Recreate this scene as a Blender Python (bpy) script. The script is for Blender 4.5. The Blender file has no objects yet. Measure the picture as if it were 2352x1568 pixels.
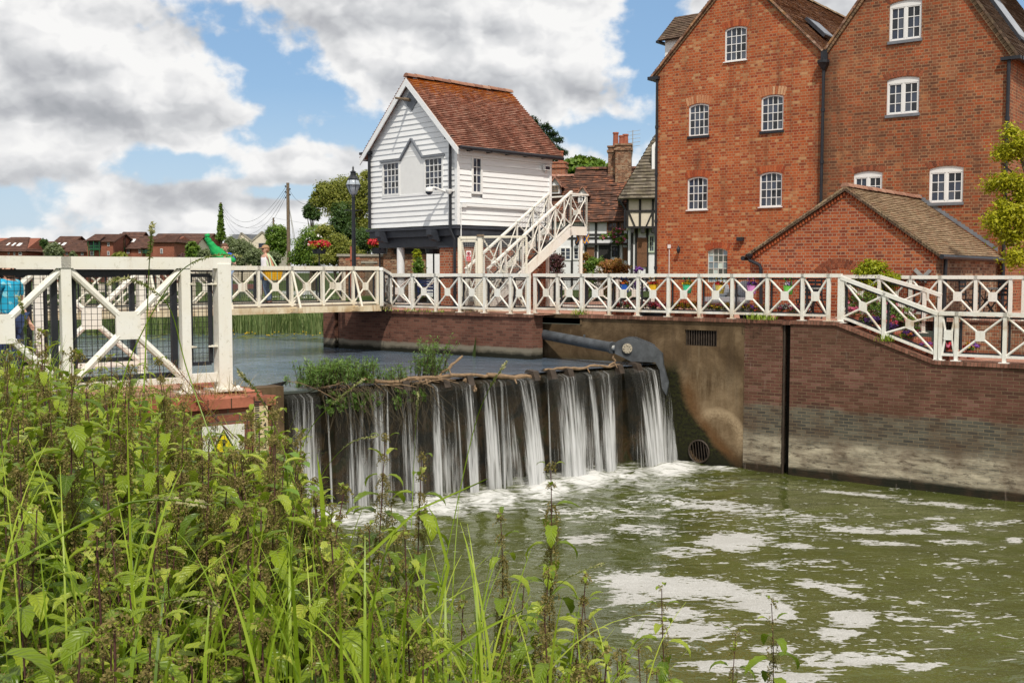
import bpy, bmesh, math, random
import numpy as np
from mathutils import Vector, Matrix
from mathutils.geometry import tessellate_polygon
random.seed(7); rng = np.random.default_rng(11)
SC = bpy.context.scene
COL = SC.collection
PI = math.pi
# ------------------------------------------------------------------ camera
EYE = 1.13; FPX = 2540.0; CX, CY = 1176.0, 784.0
PITCH = math.atan2(159.0, FPX)
cd = bpy.data.cameras.new('camera'); cam = bpy.data.objects.new('camera', cd); COL.objects.link(cam)
cd.sensor_width = 36.0; cd.lens = 36.0 * FPX / 2352.0; cd.clip_start = 0.05; cd.clip_end = 4000
cam.location = (0, 0, EYE); cam.rotation_euler = (PI / 2 - PITCH, 0, 0)
SC.camera = cam
# ------------------------------------------------------------------ look
SC.view_settings.view_transform = 'Standard'; SC.view_settings.look = 'None'
SC.view_settings.exposure = 0.34; SC.view_settings.gamma = 1.0
SC.render.engine = 'CYCLES'
try:
    SC.cycles.use_denoising = True
    SC.cycles.max_bounces = 6; SC.cycles.transparent_max_bounces = 24
    SC.cycles.diffuse_bounces = 3; SC.cycles.glossy_bounces = 3; SC.cycles.transmission_bounces = 3
    SC.cycles.caustics_reflective = False; SC.cycles.caustics_refractive = False
    SC.cycles.sample_clamp_indirect = 6
except Exception:
    pass
A = Vector((0.795, -0.607, 0)).normalized()       # along the river wall, to the right and nearer
NN = Vector((0.607, 0.795, 0)).normalized()       # away from the river, into the bank
SUN_EL = math.radians(54)
sh = (A * 0.75 - NN * 0.66).normalized()
SUN_DIR = Vector((sh.x * math.cos(SUN_EL), sh.y * math.cos(SUN_EL), math.sin(SUN_EL)))
sl = bpy.data.lights.new('sun', 'SUN'); so = bpy.data.objects.new('sun', sl); COL.objects.link(so)
sl.energy = 3.0; sl.angle = math.radians(1.2); sl.color = (1.0, 0.935, 0.825)
so.rotation_euler = (-SUN_DIR).to_track_quat('-Z', 'Y').to_euler()
so.location = SUN_DIR * 100


# ------------------------------------------------------------------ node helper
class G:
    def __init__(s, nt):
        s.t = nt; nt.nodes.clear()

    def so(s, v):
        if isinstance(v, bpy.types.Node): return v.outputs[0]
        if isinstance(v, tuple) and len(v) == 2 and isinstance(v[0], bpy.types.Node): return v[0].outputs[v[1]]
        return v

    def put(s, inp, v):
        v = s.so(v)
        if isinstance(v, bpy.types.NodeSocket): s.t.links.new(v, inp); return
        try: inp.default_value = v
        except Exception:
            inp.default_value = (*v, 1.0) if len(v) == 3 else v[:3]

    def __call__(s, typ, *a, **k):
        n = s.t.nodes.new('ShaderNode' + typ)
        for key, v in k.items():
            if key[0] == '_': setattr(n, key[1:], v)
        for i, v in enumerate(a):
            if v is not None: s.put(n.inputs[i], v)
        for key, v in k.items():
            if key[0] != '_': s.put(n.inputs[key.replace('_', ' ')], v)
        return n

    def m(s, op, a, b=0.0, clamp=False):
        n = s.t.nodes.new('ShaderNodeMath'); n.operation = op; n.use_clamp = clamp
        s.put(n.inputs[0], a); s.put(n.inputs[1], b)
        return n

    def mix(s, f, a, b, mode='MIX'):
        n = s.t.nodes.new('ShaderNodeMix'); n.data_type = 'RGBA'; n.blend_type = mode
        s.put(n.inputs[0], f); s.put(n.inputs[6], a); s.put(n.inputs[7], b)
        return n.outputs[2]

    def ramp(s, f, pts, interp='LINEAR'):
        n = s.t.nodes.new('ShaderNodeValToRGB'); n.color_ramp.interpolation = interp
        e = n.color_ramp.elements
        while len(e) < len(pts): e.new(0.5)
        for q, (p, c) in zip(e, pts):
            q.position = p; q.color = (c, c, c, 1) if isinstance(c, (int, float)) else (*c, 1)
        s.put(n.inputs[0], f)
        return n.outputs[0]

    def mr(s, v, a, b, c=0.0, d=1.0, smooth=False):
        n = s.t.nodes.new('ShaderNodeMapRange'); n.clamp = True
        if smooth: n.interpolation_type = 'SMOOTHSTEP'
        for i, q in enumerate((v, a, b, c, d)): s.put(n.inputs[i], q)
        return n.outputs[0]

    def sep(s, v):
        n = s('SeparateXYZ', v); return n.outputs[0], n.outputs[1], n.outputs[2]

    def xyz(s, x, y, z):
        return s('CombineXYZ', x, y, z)

    def noise(s, vec, scale, detail=4, rough=0.55, dist=0.0):
        return s('TexNoise', Vector=vec, Scale=scale, Detail=detail, Roughness=rough, Distortion=dist)


# ------------------------------------------------------------------ sky: Nishita with broken cumulus, laid out by direction
def make_world():
    w = bpy.data.worlds.new('World'); SC.world = w; w.use_nodes = True
    g = G(w.node_tree)
    tc = g('TexCoord')
    x, y, z = g.sep((tc, 'Generated'))
    sky = g('TexSky', _sky_type='NISHITA', _sun_disc=False, _sun_elevation=SUN_EL,
            _sun_rotation=math.atan2(SUN_DIR.x, SUN_DIR.y), _air_density=1.0, _dust_density=0.6, _ozone_density=1.6)
    az = g.m('ARCTAN2', x, y); el = g.m('ARCSINE', z)
    p = g.xyz(az, g.m('MULTIPLY', el, 1.35), 0.0)
    warp = g.noise(g('VectorMath', p, (3.1, 0, 0), _operation='ADD'), 22.0, 4, 0.55)
    wv = g('VectorMath', g('VectorMath', (warp, 'Color'), (0.5, 0.5, 0.5), _operation='SUBTRACT'), (0.040, 0.040, 0), _operation='MULTIPLY')
    pw = g('VectorMath', p, wv, _operation='ADD')

    def billow(off, sc=13.0):
        v = g('TexVoronoi', Vector=g('VectorMath', pw, off, _operation='ADD'), Scale=sc, Detail=3.0, Roughness=0.52, Lacunarity=2.1, Randomness=1.0, _feature='SMOOTH_F1', _normalize=True, _voronoi_dimensions='2D')
        v.inputs['Smoothness'].default_value = 0.55
        return g.m('SUBTRACT', 1.0, (v, 'Distance'))

    def fb(off, sc, det=6, ro=0.52):
        return g('TexNoise', Vector=g('VectorMath', p, off, _operation='ADD'), Scale=sc, Detail=det, Roughness=ro, _noise_dimensions='2D')

    def ell(px, py, rx, ry, rot=0.0, soft=1.0):
        u = math.atan2(px - CX, FPX); v = math.atan2(625 - py, FPX)
        d = g('VectorMath', g.xyz(az, el, 0.0), (u, v, 0), _operation='SUBTRACT')
        if rot: d = g('VectorRotate', d, Angle=math.radians(rot), _rotation_type='Z_AXIS')
        d = g('VectorMath', d, (FPX / rx, FPX / ry, 0), _operation='MULTIPLY')
        L = g('VectorMath', d, _operation='LENGTH')
        return g.m('SUBTRACT', 1.0, L.outputs['Value'])

    def mx(lst):
        o = lst[0]
        for q in lst[1:]:
            n = g.m('SMOOTH_MAX', o, q); n.inputs[2].default_value = 0.5; o = n
        return o
    holes = mx([ell(600, 150, 190, 80, 30), ell(720, 240, 190, 70, 22), ell(800, 300, 110, 40, 10), ell(1490, 130, 85, 210, 5),
                ell(1370, 310, 160, 45), ell(420, 395, 130, 34), ell(640, 300, 90, 40, -20), ell(0, 490, 150, 70), ell(700, 445, 130, 18),
                ell(2350, 60, 240, 140), ell(-900, 300, 300, 120), ell(3300, 200, 500, 150)])
    b1 = billow((0, 0, 0)); b1u = billow((0.010, 0.016, 0))
    n1 = fb((0, 0, 0), 26.0, 7, 0.55)
    edge = g.m('ADD', g.m('MULTIPLY', g.m('SUBTRACT', 0.72, b1), 1.9), g.m('MULTIPLY', g.m('SUBTRACT', n1, 0.5), 1.5))
    hole = g.m('ADD', holes, edge)
    # away from the photographed part of the sky the noise alone opens the gaps
    cov = g.mr(hole, -0.20, 0.38, 1.0, 0.0, True)
    # sunlit tops and rims, softly shaded bases
    relief = g.m('MULTIPLY', g.m('SUBTRACT', b1, b1u), 2.0)
    big = g.noise(g('VectorMath', g('VectorMath', p, (2.2, 8.4, 0), _operation='ADD'), (1.0, 2.1, 1), _operation='MULTIPLY'), 5.0, 5, 0.5)
    grey = mx([ell(600, 90, 520, 75, -3), ell(1000, 70, 330, 60, 2), ell(200, 285, 460, 70, 3), ell(130, 205, 240, 45), ell(1080, 225, 360, 75, 6), ell(1330, 215, 160, 70), ell(420, 455, 340, 45), ell(100, 420, 260, 50), ell(720, 425, 160, 35)])
    white = mx([ell(1240, 110, 300, 80, 10), ell(360, 150, 300, 75, 6), ell(720, 345, 110, 55), ell(1480, 300, 70, 70), ell(80, 60, 260, 70), ell(1400, 120, 100, 120), ell(600, 500, 260, 35), ell(880, 130, 200, 75)])
    b = g.m('ADD', g.m('MULTIPLY', g.m('SUBTRACT', big, 0.5), 0.9), relief)
    b = g.m('SUBTRACT', b, g.m('MULTIPLY', g.m('MAXIMUM', grey, 0.0), 0.52))
    b = g.m('ADD', b, g.m('MULTIPLY', g.m('MAXIMUM', white, 0.0), 0.35))
    b = g.m('ADD', b, g.mr(hole, -0.75, 0.1, 0.0, 0.20, True))
    b = g.m('ADD', b, 0.74)
    ccol = g.ramp(b, [(0.0, (0.36, 0.375, 0.40)), (0.28, (0.46, 0.47, 0.495)), (0.55, (0.60, 0.61, 0.625)), (0.8, (0.76, 0.76, 0.765)), (1.0, (0.87, 0.865, 0.855))])
    ccol = g.mix(1.0, ccol, (8.6, 8.6, 8.6), 'MULTIPLY')
    bl = g.mix(0.55, sky, (1.9, 3.5, 5.7))
    haz = g.mix(g.mr(el, 0.0, 0.16, 0.75, 0.0), bl, (5.0, 5.9, 6.7))
    col = g.mix(cov, haz, ccol)
    low = g.mr(el, -0.03, 0.0)
    col = g.mix(low, (0.6, 0.65, 0.5), col)
    bg = g('Background', col, 0.10)
    g('OutputWorld', bg)
    w.cycles.sampling_method = 'MANUAL'; w.cycles.sample_map_resolution = 512


make_world()


# ------------------------------------------------------------------ pixel (2352 x 1568 grid) to place
_f = Vector((0, math.cos(PITCH), -math.sin(PITCH))); _u = Vector((0, math.sin(PITCH), math.cos(PITCH)))
O0 = Vector((0, 0, EYE))


def ray(px, py): return _f * FPX + Vector((1, 0, 0)) * (px - CX) + _u * (CY - py)
def atz(px, py, z):
    r = ray(px, py); return O0 + r * ((z - EYE) / r.z)
def aty(px, py, Y):
    r = ray(px, py); return O0 + r * (Y / r.y)
def proj(p):
    d = Vector(p) - O0; k = d.dot(_f)
    return CX + d.x * FPX / k, CY - d.dot(_u) * FPX / k, k


def frame(o, ang): return Matrix.Translation(o) @ Matrix.Rotation(ang, 4, 'Z')
def hl(Fm, px, py, d):
    """(x, z) in frame Fm where the sight line meets its plane y = d"""
    I = Fm.inverted(); o = I @ O0; r = I.to_3x3() @ ray(px, py); t = (d - o.y) / r.y
    return o.x + r.x * t, o.z + r.z * t
def hx(Fm, px, py, x):
    I = Fm.inverted(); o = I @ O0; r = I.to_3x3() @ ray(px, py); t = (x - o.x) / r.x
    return o.y + r.y * t, o.z + r.z * t


F = frame((7.24, 25.4, 0), math.atan2(A.y, A.x))      # river-wall frame: x along the wall, y into the bank
ID = Matrix.Identity(4)
W = {}                                                 # object -> its world matrix


# ------------------------------------------------------------------ objects
def props(o, label=None, cat=None, group=None, kind=None, category=None):
    cat = cat or category
    if label: o['label'] = label
    if cat: o['category'] = cat
    if group: o['group'] = group
    if kind: o['kind'] = kind
    return o


def T(name, label, cat, loc=(0, 0, 0), group=None, rot=0.0):
    o = bpy.data.objects.new(name, None); COL.objects.link(o)
    o.empty_display_size = 0.3
    o.location = loc; o.rotation_euler = (0, 0, rot)
    W[o] = frame(loc, rot)
    return props(o, label, cat, group)


def link(name, me, mats, parent=None, mw=None):
    o = bpy.data.objects.new(name, me); COL.objects.link(o)
    for m in (mats if isinstance(mats, (list, tuple)) else [mats]): me.materials.append(m)
    if parent is not None:
        o.parent = parent; W[o] = W[parent]
    else: W[o] = mw or ID.copy()
    return o


def finish(me, smooth=False, uvco=None):
    n = len(me.polygons)
    if smooth: me.polygons.foreach_set('use_smooth', np.ones(n, bool))
    V = np.empty(len(me.vertices) * 3); me.vertices.foreach_get('co', V); V = V.reshape(-1, 3)
    if uvco is not None: V = uvco
    N = np.empty(n * 3); me.polygons.foreach_get('normal', N); N = N.reshape(-1, 3)
    if uvco is not None: pass
    ls = np.empty(n, int); me.polygons.foreach_get('loop_start', ls)
    lt = np.empty(n, int); me.polygons.foreach_get('loop_total', lt)
    lv = np.empty(len(me.loops), int); me.loops.foreach_get('vertex_index', lv)
    fi = np.repeat(np.arange(n), lt); Nf = N[fi]; P = V[lv]
    flat = np.abs(Nf[:, 2]) > 0.985
    t = np.stack([-Nf[:, 1], Nf[:, 0], np.zeros(len(Nf))], 1)
    L = np.linalg.norm(t, axis=1); L[L < 1e-9] = 1; t /= L[:, None]
    s = np.cross(Nf, t)
    u = np.where(flat, P[:, 0], (P * t).sum(1)); v = np.where(flat, P[:, 1], (P * s).sum(1))
    uv = me.uv_layers.new(name='uv'); uv.data.foreach_set('uv', np.stack([u, v], 1).ravel())


class M:
    """collects shapes into ONE mesh"""
    def __init__(s): s.v = []; s.f = []; s.mi = []; s.cur = 0; s.tint = []; s.tc = 0.5

    def face(s, idx):
        s.f.append(tuple(idx)); s.mi.append(s.cur); s.tint.append(s.tc)

    def poly(s, pts):
        b = len(s.v); s.v += [tuple(p) for p in pts]; s.face(range(b, b + len(pts))); return s

    def hexa(s, p):
        b = len(s.v); s.v += [tuple(q) for q in p]
        for q in ((0, 3, 2, 1), (4, 5, 6, 7), (0, 1, 5, 4), (1, 2, 6, 5), (2, 3, 7, 6), (3, 0, 4, 7)): s.face([b + i for i in q])
        return s

    def box(s, x0, x1, y0, y1, z0, z1):
        x0, x1 = min(x0, x1), max(x0, x1); y0, y1 = min(y0, y1), max(y0, y1); z0, z1 = min(z0, z1), max(z0, z1)
        return s.hexa([(x0, y0, z0), (x1, y0, z0), (x1, y1, z0), (x0, y1, z0), (x0, y0, z1), (x1, y0, z1), (x1, y1, z1), (x0, y1, z1)])

    def bar(s, p, q, w, h, up=(0, 0, 1)):
        p, q = Vector(p), Vector(q); d = (q - p).normalized(); up = Vector(up)
        if abs(d.dot(up)) > 0.98: up = Vector((1, 0, 0)) if abs(d.x) < 0.9 else Vector((0, 1, 0))
        r = d.cross(up).normalized() * (w / 2); u = r.cross(d).normalized() * (h / 2)
        return s.hexa([p - r - u, p + r - u, q + r - u, q - r - u, p - r + u, p + r + u, q + r + u, q - r + u])

    def tube(s, path, r, n=8, cap=True):
        path = [Vector(p) for p in path]; rs = r if isinstance(r, (list, tuple)) else [r] * len(path)
        rings = []
        pr = None
        for i, p in enumerate(path):
            d = (path[min(i + 1, len(path) - 1)] - path[max(i - 1, 0)]).normalized()
            if pr is None:
                a = Vector((0, 0, 1)) if abs(d.z) < 0.9 else Vector((1, 0, 0)); e = d.cross(a).normalized()
            else: e = (pr - d * pr.dot(d)).normalized()
            pr = e; g2 = d.cross(e)
            b = len(s.v)
            for k in range(n):
                t = 2 * PI * k / n; s.v.append(tuple(p + (e * math.cos(t) + g2 * math.sin(t)) * rs[i]))
            rings.append(b)
        for a, b in zip(rings, rings[1:]):
            for k in range(n): s.face((a + k, a + (k + 1) % n, b + (k + 1) % n, b + k))
        if cap:
            s.face([rings[0] + k for k in range(n)][::-1]); s.face([rings[-1] + k for k in range(n)])
        return s

    def lathe(s, c, prof, n=16, axis=None):
        c = Vector(c); rings = []
        for r, z in prof:
            b = len(s.v)
            for k in range(n):
                t = 2 * PI * k / n; s.v.append((c.x + r * math.cos(t), c.y + r * math.sin(t), c.z + z))
            rings.append(b)
        for a, b in zip(rings, rings[1:]):
            for k in range(n): s.face((a + k, a + (k + 1) % n, b + (k + 1) % n, b + k))
        s.face([rings[0] + k for k in range(n)][::-1]); s.face([rings[-1] + k for k in range(n)])
        return s

    def extr(s, pts, off):
        """prism: polygon pts (3d) swept by off"""
        pts = [Vector(p) for p in pts]; off = Vector(off); n = len(pts); b = len(s.v)
        s.v += [tuple(p) for p in pts] + [tuple(p + off) for p in pts]
        s.face(list(range(b, b + n))[::-1]); s.face(range(b + n, b + 2 * n))
        for k in range(n): s.face((b + k, b + (k + 1) % n, b + n + (k + 1) % n, b + n + k))
        return s

    def holed(s, outer, holes):
        """flat face with openings; pts 3d"""
        loops = [[Vector(p) for p in outer]] + [[Vector(p) for p in h] for h in holes]
        flat = [p for l in loops for p in l]; b = len(s.v); s.v += [tuple(p) for p in flat]
        for t in tessellate_polygon(loops): s.face([b + i for i in t])
        return s

    def ball(s, c, r, nu=10, nv=7):
        c = Vector(c); rx, ry, rz = r if isinstance(r, (tuple, list)) else (r, r, r); b = len(s.v)
        for j in range(nv + 1):
            ph = PI * j / nv
            for i in range(nu):
                t = 2 * PI * i / nu
                s.v.append((c.x + rx * math.sin(ph) * math.cos(t), c.y + ry * math.sin(ph) * math.sin(t), c.z - rz * math.cos(ph)))
        for j in range(nv):
            for i in range(nu):
                s.face((b + j * nu + i, b + j * nu + (i + 1) % nu, b + (j + 1) * nu + (i + 1) % nu, b + (j + 1) * nu + i))
        return s

    def build(s, name, mats, parent=None, fr=None, smooth=False, fix=True, label=None, **kw):
        """vertices are in frame fr (world if None); UVs follow that frame"""
        me = bpy.data.meshes.new(name); me.from_pydata(s.v, [], s.f)
        if fix:
            bm = bmesh.new(); bm.from_mesh(me)
            lay = None
            bmesh.ops.recalc_face_normals(bm, faces=bm.faces[:]); bm.to_mesh(me); bm.free()
        me.update()
        if len(set(s.mi)) > 1: me.polygons.foreach_set('material_index', s.mi)
        at = me.attributes.new('tint', 'FLOAT', 'FACE'); at.data.foreach_set('value', s.tint)
        finish(me, smooth)
        pw = W[parent] if parent is not None else ID
        me.transform(pw.inverted() @ (fr if fr is not None else ID))
        o = link(name, me, mats, parent)
        if label: o['label'] = label
        if kw: props(o, **kw)
        return o


def npmesh(name, V, Fc, mat, parent=None, tint=None, pat=None, smooth=False, **kw):
    """mesh from numpy arrays, world coordinates; Fc (m,k)"""
    V = np.asarray(V, float); Fc = np.asarray(Fc, int)
    me = bpy.data.meshes.new(name)
    me.vertices.add(len(V)); me.vertices.foreach_set('co', V.ravel())
    m, k = Fc.shape
    me.loops.add(m * k); me.loops.foreach_set('vertex_index', Fc.ravel())
    me.polygons.add(m); me.polygons.foreach_set('loop_start', np.arange(m) * k)
    try: me.polygons.foreach_set('loop_total', np.full(m, k))
    except Exception: pass
    me.update(calc_edges=True)
    if smooth: me.polygons.foreach_set('use_smooth', np.ones(m, bool))
    if tint is not None:
        at = me.attributes.new('tint', 'FLOAT', 'FACE'); at.data.foreach_set('value', np.asarray(tint, float))
    for nm, arr in (pat or {}).items():
        at = me.attributes.new(nm, 'FLOAT', 'POINT'); at.data.foreach_set('value', np.asarray(arr, float))
    if parent is not None: me.transform(W[parent].inverted())
    o = link(name, me, mat, parent)
    if kw: props(o, **kw)
    return o


# ------------------------------------------------------------------ materials
MC = {}


def mat(name, fn):
    if name in MC: return MC[name]
    m = bpy.data.materials.new(name); m.use_nodes = True; g = G(m.node_tree)
    out = fn(g); g('OutputMaterial', out); MC[name] = m
    return m


def pbr(g, col, rough=0.6, metal=0.0, bump=None, bstr=0.3, bdist=0.02, spec=0.5):
    k = dict(Base_Color=col, Roughness=rough, Metallic=metal)
    if bump is not None: k['Normal'] = g('Bump', Height=bump, Strength=bstr, Distance=bdist)
    n = g('BsdfPrincipled', **k); n.inputs['Specular IOR Level'].default_value = spec
    return n


def plain(name, col, rough=0.6, metal=0.0, var=0.12, scale=6.0, spec=0.4):
    def fn(g):
        co = (g('TexCoord'), 'Object'); n = g.noise(co, scale, 5, 0.6)
        c = g.mix(g.mr(n, 0.3, 0.7), tuple(x * (1 - var) for x in col), tuple(min(1, x * (1 + var)) for x in col))
        return pbr(g, c, rough, metal, n, 0.12, 0.01, spec)
    return mat(name, fn)


def bricks(g, uv, w, h, mort, cols, mcol, squash=1.0, sm=0.15):
    b = g('TexBrick', Vector=uv, Color1=(0, 0, 0, 1), Color2=(1, 1, 1, 1), Mortar=(0.5, 0.5, 0.5, 1), Scale=1.0, Mortar_Size=mort,
          Mortar_Smooth=sm, Bias=0.0, Brick_Width=w, Row_Height=h, _offset=0.5)
    b.squash = squash; b.squash_frequency = 2
    c = g.ramp(b, cols)
    return g.mix((b, 'Fac'), c, mcol), b


def brickmat(name, cols, mcol, w=0.235, h=0.079, mort=0.009, squash=0.5, dirt=(0.62, 1.05), dscale=0.55, extra=None, rough=0.88):
    def fn(g):
        uv = (g('UVMap'), 'UV'); uv2 = g('VectorMath', uv, g('VectorMath', (g.noise(uv, 2.0, 2), 'Color'), (0.012, 0.012, 0), _operation='MULTIPLY'), _operation='ADD')
        c, b = bricks(g, uv2, w, h, mort, cols, mcol, squash)
        fine = g.noise(uv, 30, 4, 0.7)
        big = g.noise(uv, dscale, 5, 0.62)
        f = g.m('ADD', g.mr(big, 0.32, 0.68, dirt[0], dirt[1]), g.m('MULTIPLY', g.m('SUBTRACT', fine, 0.5), 0.45))
        c = g.mix(1.0, c, g.xyz(f, f, f), 'MULTIPLY')
        if extra: c = extra(g, uv, c, b)
        hgt = g.m('SUBTRACT', g.m('MULTIPLY', fine, 0.35), (b, 'Fac'))
        return pbr(g, c, rough, 0, hgt, 0.6, 0.012, 0.25)
    return mat(name, fn)


def mill_extra(g, uv, c, b):
    u, v, _ = g.sep(uv)
    st = g.noise(g('VectorMath', uv, (2.2, 0.28, 1), _operation='MULTIPLY'), 1.2, 6, 0.65); pt = g.noise(uv, 0.42, 4, 0.6); pz = g.noise(g('VectorMath', uv, (9, 4, 0), _operation='ADD'), 1.1, 5, 0.7)
    c = g.mix(g.mr(st, 0.52, 0.72, 0, 0.55), c, (0.10, 0.05, 0.032))
    c = g.mix(g.mr(pz, 0.57, 0.70, 0, 0.45), c, (0.47, 0.26, 0.13))
    c = g.mix(g.mr(pt, 0.55, 0.70, 0, 0.35), c, (0.16, 0.07, 0.04))
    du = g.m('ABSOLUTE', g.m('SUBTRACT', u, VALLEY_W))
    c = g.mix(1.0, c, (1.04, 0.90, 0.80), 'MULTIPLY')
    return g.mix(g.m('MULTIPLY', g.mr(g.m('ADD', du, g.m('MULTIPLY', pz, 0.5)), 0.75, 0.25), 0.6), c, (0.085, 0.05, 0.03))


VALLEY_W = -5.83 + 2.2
RED1 = (0.36, 0.082, 0.030); RED2 = (0.50, 0.125, 0.040); RED3 = (0.26, 0.055, 0.026); DRK = (0.115, 0.050, 0.032); TAN = (0.42, 0.24, 0.115); BRN = (0.20, 0.085, 0.045)
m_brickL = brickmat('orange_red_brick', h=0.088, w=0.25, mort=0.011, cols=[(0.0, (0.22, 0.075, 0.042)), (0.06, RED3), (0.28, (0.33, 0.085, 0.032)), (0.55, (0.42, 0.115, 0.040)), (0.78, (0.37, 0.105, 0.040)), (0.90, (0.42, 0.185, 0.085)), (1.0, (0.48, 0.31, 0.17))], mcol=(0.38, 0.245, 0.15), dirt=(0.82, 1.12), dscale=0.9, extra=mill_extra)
m_brickR = brickmat('brown_red_brick', h=0.088, w=0.25, mort=0.011, cols=[(0.0, (0.13, 0.062, 0.040)), (0.18, (0.19, 0.082, 0.047)), (0.38, (0.25, 0.096, 0.048)), (0.55, (0.26, 0.078, 0.037)), (0.78, (0.35, 0.098, 0.038)), (0.92, (0.27, 0.125, 0.07)), (1.0, (0.38, 0.16, 0.07))], mcol=(0.33, 0.225, 0.14), dirt=(0.72, 1.12), dscale=0.9, extra=mill_extra)
m_brickO = brickmat('bright_red_brick', [(0.0, (0.17, 0.045, 0.025)), (0.2, RED3), (0.45, (0.34, 0.072, 0.025)), (0.75, (0.41, 0.095, 0.032)), (1.0, (0.46, 0.14, 0.05))], (0.40, 0.235, 0.15), mort=0.011, dirt=(0.8, 1.1))
m_brickOld = brickmat('weathered_old_brick', [(0.0, DRK), (0.3, BRN), (0.55, (0.30, 0.12, 0.06)), (0.8, (0.34, 0.2, 0.12)), (1.0, (0.42, 0.3, 0.2))], (0.33, 0.26, 0.18), dirt=(0.6, 1.1))
m_brickB = brickmat('base_red_brick', [(0.0, (0.20, 0.055, 0.03)), (0.4, (0.34, 0.085, 0.038)), (0.8, (0.42, 0.115, 0.05)), (1.0, (0.45, 0.15, 0.07))], (0.36, 0.26, 0.18), mort=0.013, h=0.083, dirt=(0.85, 1.06))
m_arch = plain('arch_brick', (0.42, 0.105, 0.04), 0.85, var=0.35, scale=9)
m_archTan = plain('pale_arch_brick', (0.45, 0.22, 0.11), 0.85, var=0.3, scale=9)


def wall_extra(g, uv, c, b):
    """the river wall's courses change to blue engineering brick low down; lime and slime above the water"""
    u, v, _ = g.sep(uv)
    row = g.m('MULTIPLY', g.m('FLOOR', g.m('DIVIDE', v, 0.075)), 0.075)
    br = g.noise(uv, 1.3, 5, 0.65)
    blue = g.ramp(b, [(0, (0.062, 0.060, 0.052)), (0.5, (0.105, 0.098, 0.078)), (1, (0.16, 0.145, 0.11))])
    blue = g.mix((b, 'Fac'), blue, (0.22, 0.175, 0.11))
    c = g.mix(g.mr(g.m('ADD', row, g.m('MULTIPLY', g.m('SUBTRACT', br, 0.5), 0.35)), -2.00, -2.13), c, blue)
    n2 = g.noise(g('VectorMath', uv, (0.6, 3.2, 1), _operation='MULTIPLY'), 1.6, 7, 0.72)
    band = g.m('MULTIPLY', g.mr(v, -2.60, -2.98, 0, 1, True), g.mr(v, -3.52, -3.38))
    lime = g.m('MULTIPLY', band, g.mr(n2, 0.34, 0.60))
    c = g.mix(g.m('MULTIPLY', lime, 0.95), c, (0.60, 0.53, 0.40))
    n3 = g.noise(g('VectorMath', uv, (0.9, 2.4, 1), _operation='MULTIPLY'), 4.0, 7, 0.75)
    c = g.mix(g.m('MULTIPLY', g.m('MULTIPLY', band, g.mr(n3, 0.52, 0.62)), 0.8), c, (0.07, 0.06, 0.045))
    c = g.mix(g.m('MULTIPLY', g.mr(g.m('ADD', v, g.m('MULTIPLY', n2, 0.22)), -3.30, -3.40), 0.97), c, (0.012, 0.013, 0.007))
    # white streaks of lime and darker brown patches, more towards the coping
    st = g.noise(g('VectorMath', uv, (2.6, 0.35, 1), _operation='MULTIPLY'), 2.2, 6, 0.7)
    c = g.mix(g.mr(st, 0.62, 0.74, 0, 0.5), c, (0.42, 0.33, 0.28))
    drk = g.m('MULTIPLY', g.mr(g.m('ADD', br, g.mr(v, -0.9, -0.1, 0, 0.12)), 0.42, 0.66), 0.6)
    c = g.mix(drk, c, (0.085, 0.045, 0.026))
    return c


m_wallB = brickmat('river_wall_brick', [(0.0, (0.09, 0.042, 0.031)), (0.4, (0.140, 0.058, 0.042)), (0.8, (0.165, 0.072, 0.053)), (1.0, (0.215, 0.11, 0.085))], (0.20, 0.145, 0.085), w=0.225, h=0.075, mort=0.007, squash=1.0, dirt=(0.75, 1.1), extra=wall_extra)


def pier_extra(g, uv, c, b):
    u, v, _ = g.sep(uv); n = g.noise(uv, 2.5, 5, 0.65)
    c = g.mix(g.mr(g.m('ADD', v, g.m('MULTIPLY', n, 0.16)), -0.80, -0.86), c, (0.21, 0.185, 0.14))
    c = g.mix(g.mr(g.m('ADD', v, g.m('MULTIPLY', n, 0.22)), -0.88, -1.0), c, (0.014, 0.014, 0.008))
    return c


m_pier = brickmat('pier_brick', [(0.0, (0.11, 0.048, 0.034)), (0.5, (0.17, 0.07, 0.047)), (1.0, (0.21, 0.095, 0.065))], (0.17, 0.11, 0.075), w=0.225, h=0.075, mort=0.007, squash=1.0, dirt=(0.7, 1.1), extra=pier_extra)
m_coping = brickmat('coping_brick', [(0, (0.12, 0.055, 0.036)), (0.6, (0.20, 0.088, 0.058)), (1, (0.27, 0.13, 0.09))], (0.10, 0.07, 0.045), w=0.075, h=0.225, mort=0.006, squash=1.0, dirt=(0.55, 1.1), dscale=1.5)
m_copred = brickmat('bullnose_red_brick', [(0, (0.34, 0.10, 0.06)), (0.6, (0.44, 0.14, 0.085)), (1, (0.47, 0.18, 0.11))], (0.09, 0.05, 0.03), w=0.22, h=0.30, mort=0.006, squash=1.0, dirt=(0.6, 1.1), dscale=2.5)
m_paving = brickmat('pink_block_paving', [(0, (0.36, 0.17, 0.12)), (0.5, (0.45, 0.23, 0.165)), (1, (0.5, 0.28, 0.2))], (0.22, 0.14, 0.10), w=0.21, h=0.105, mort=0.004, squash=1.0, dirt=(0.8, 1.08))


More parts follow.
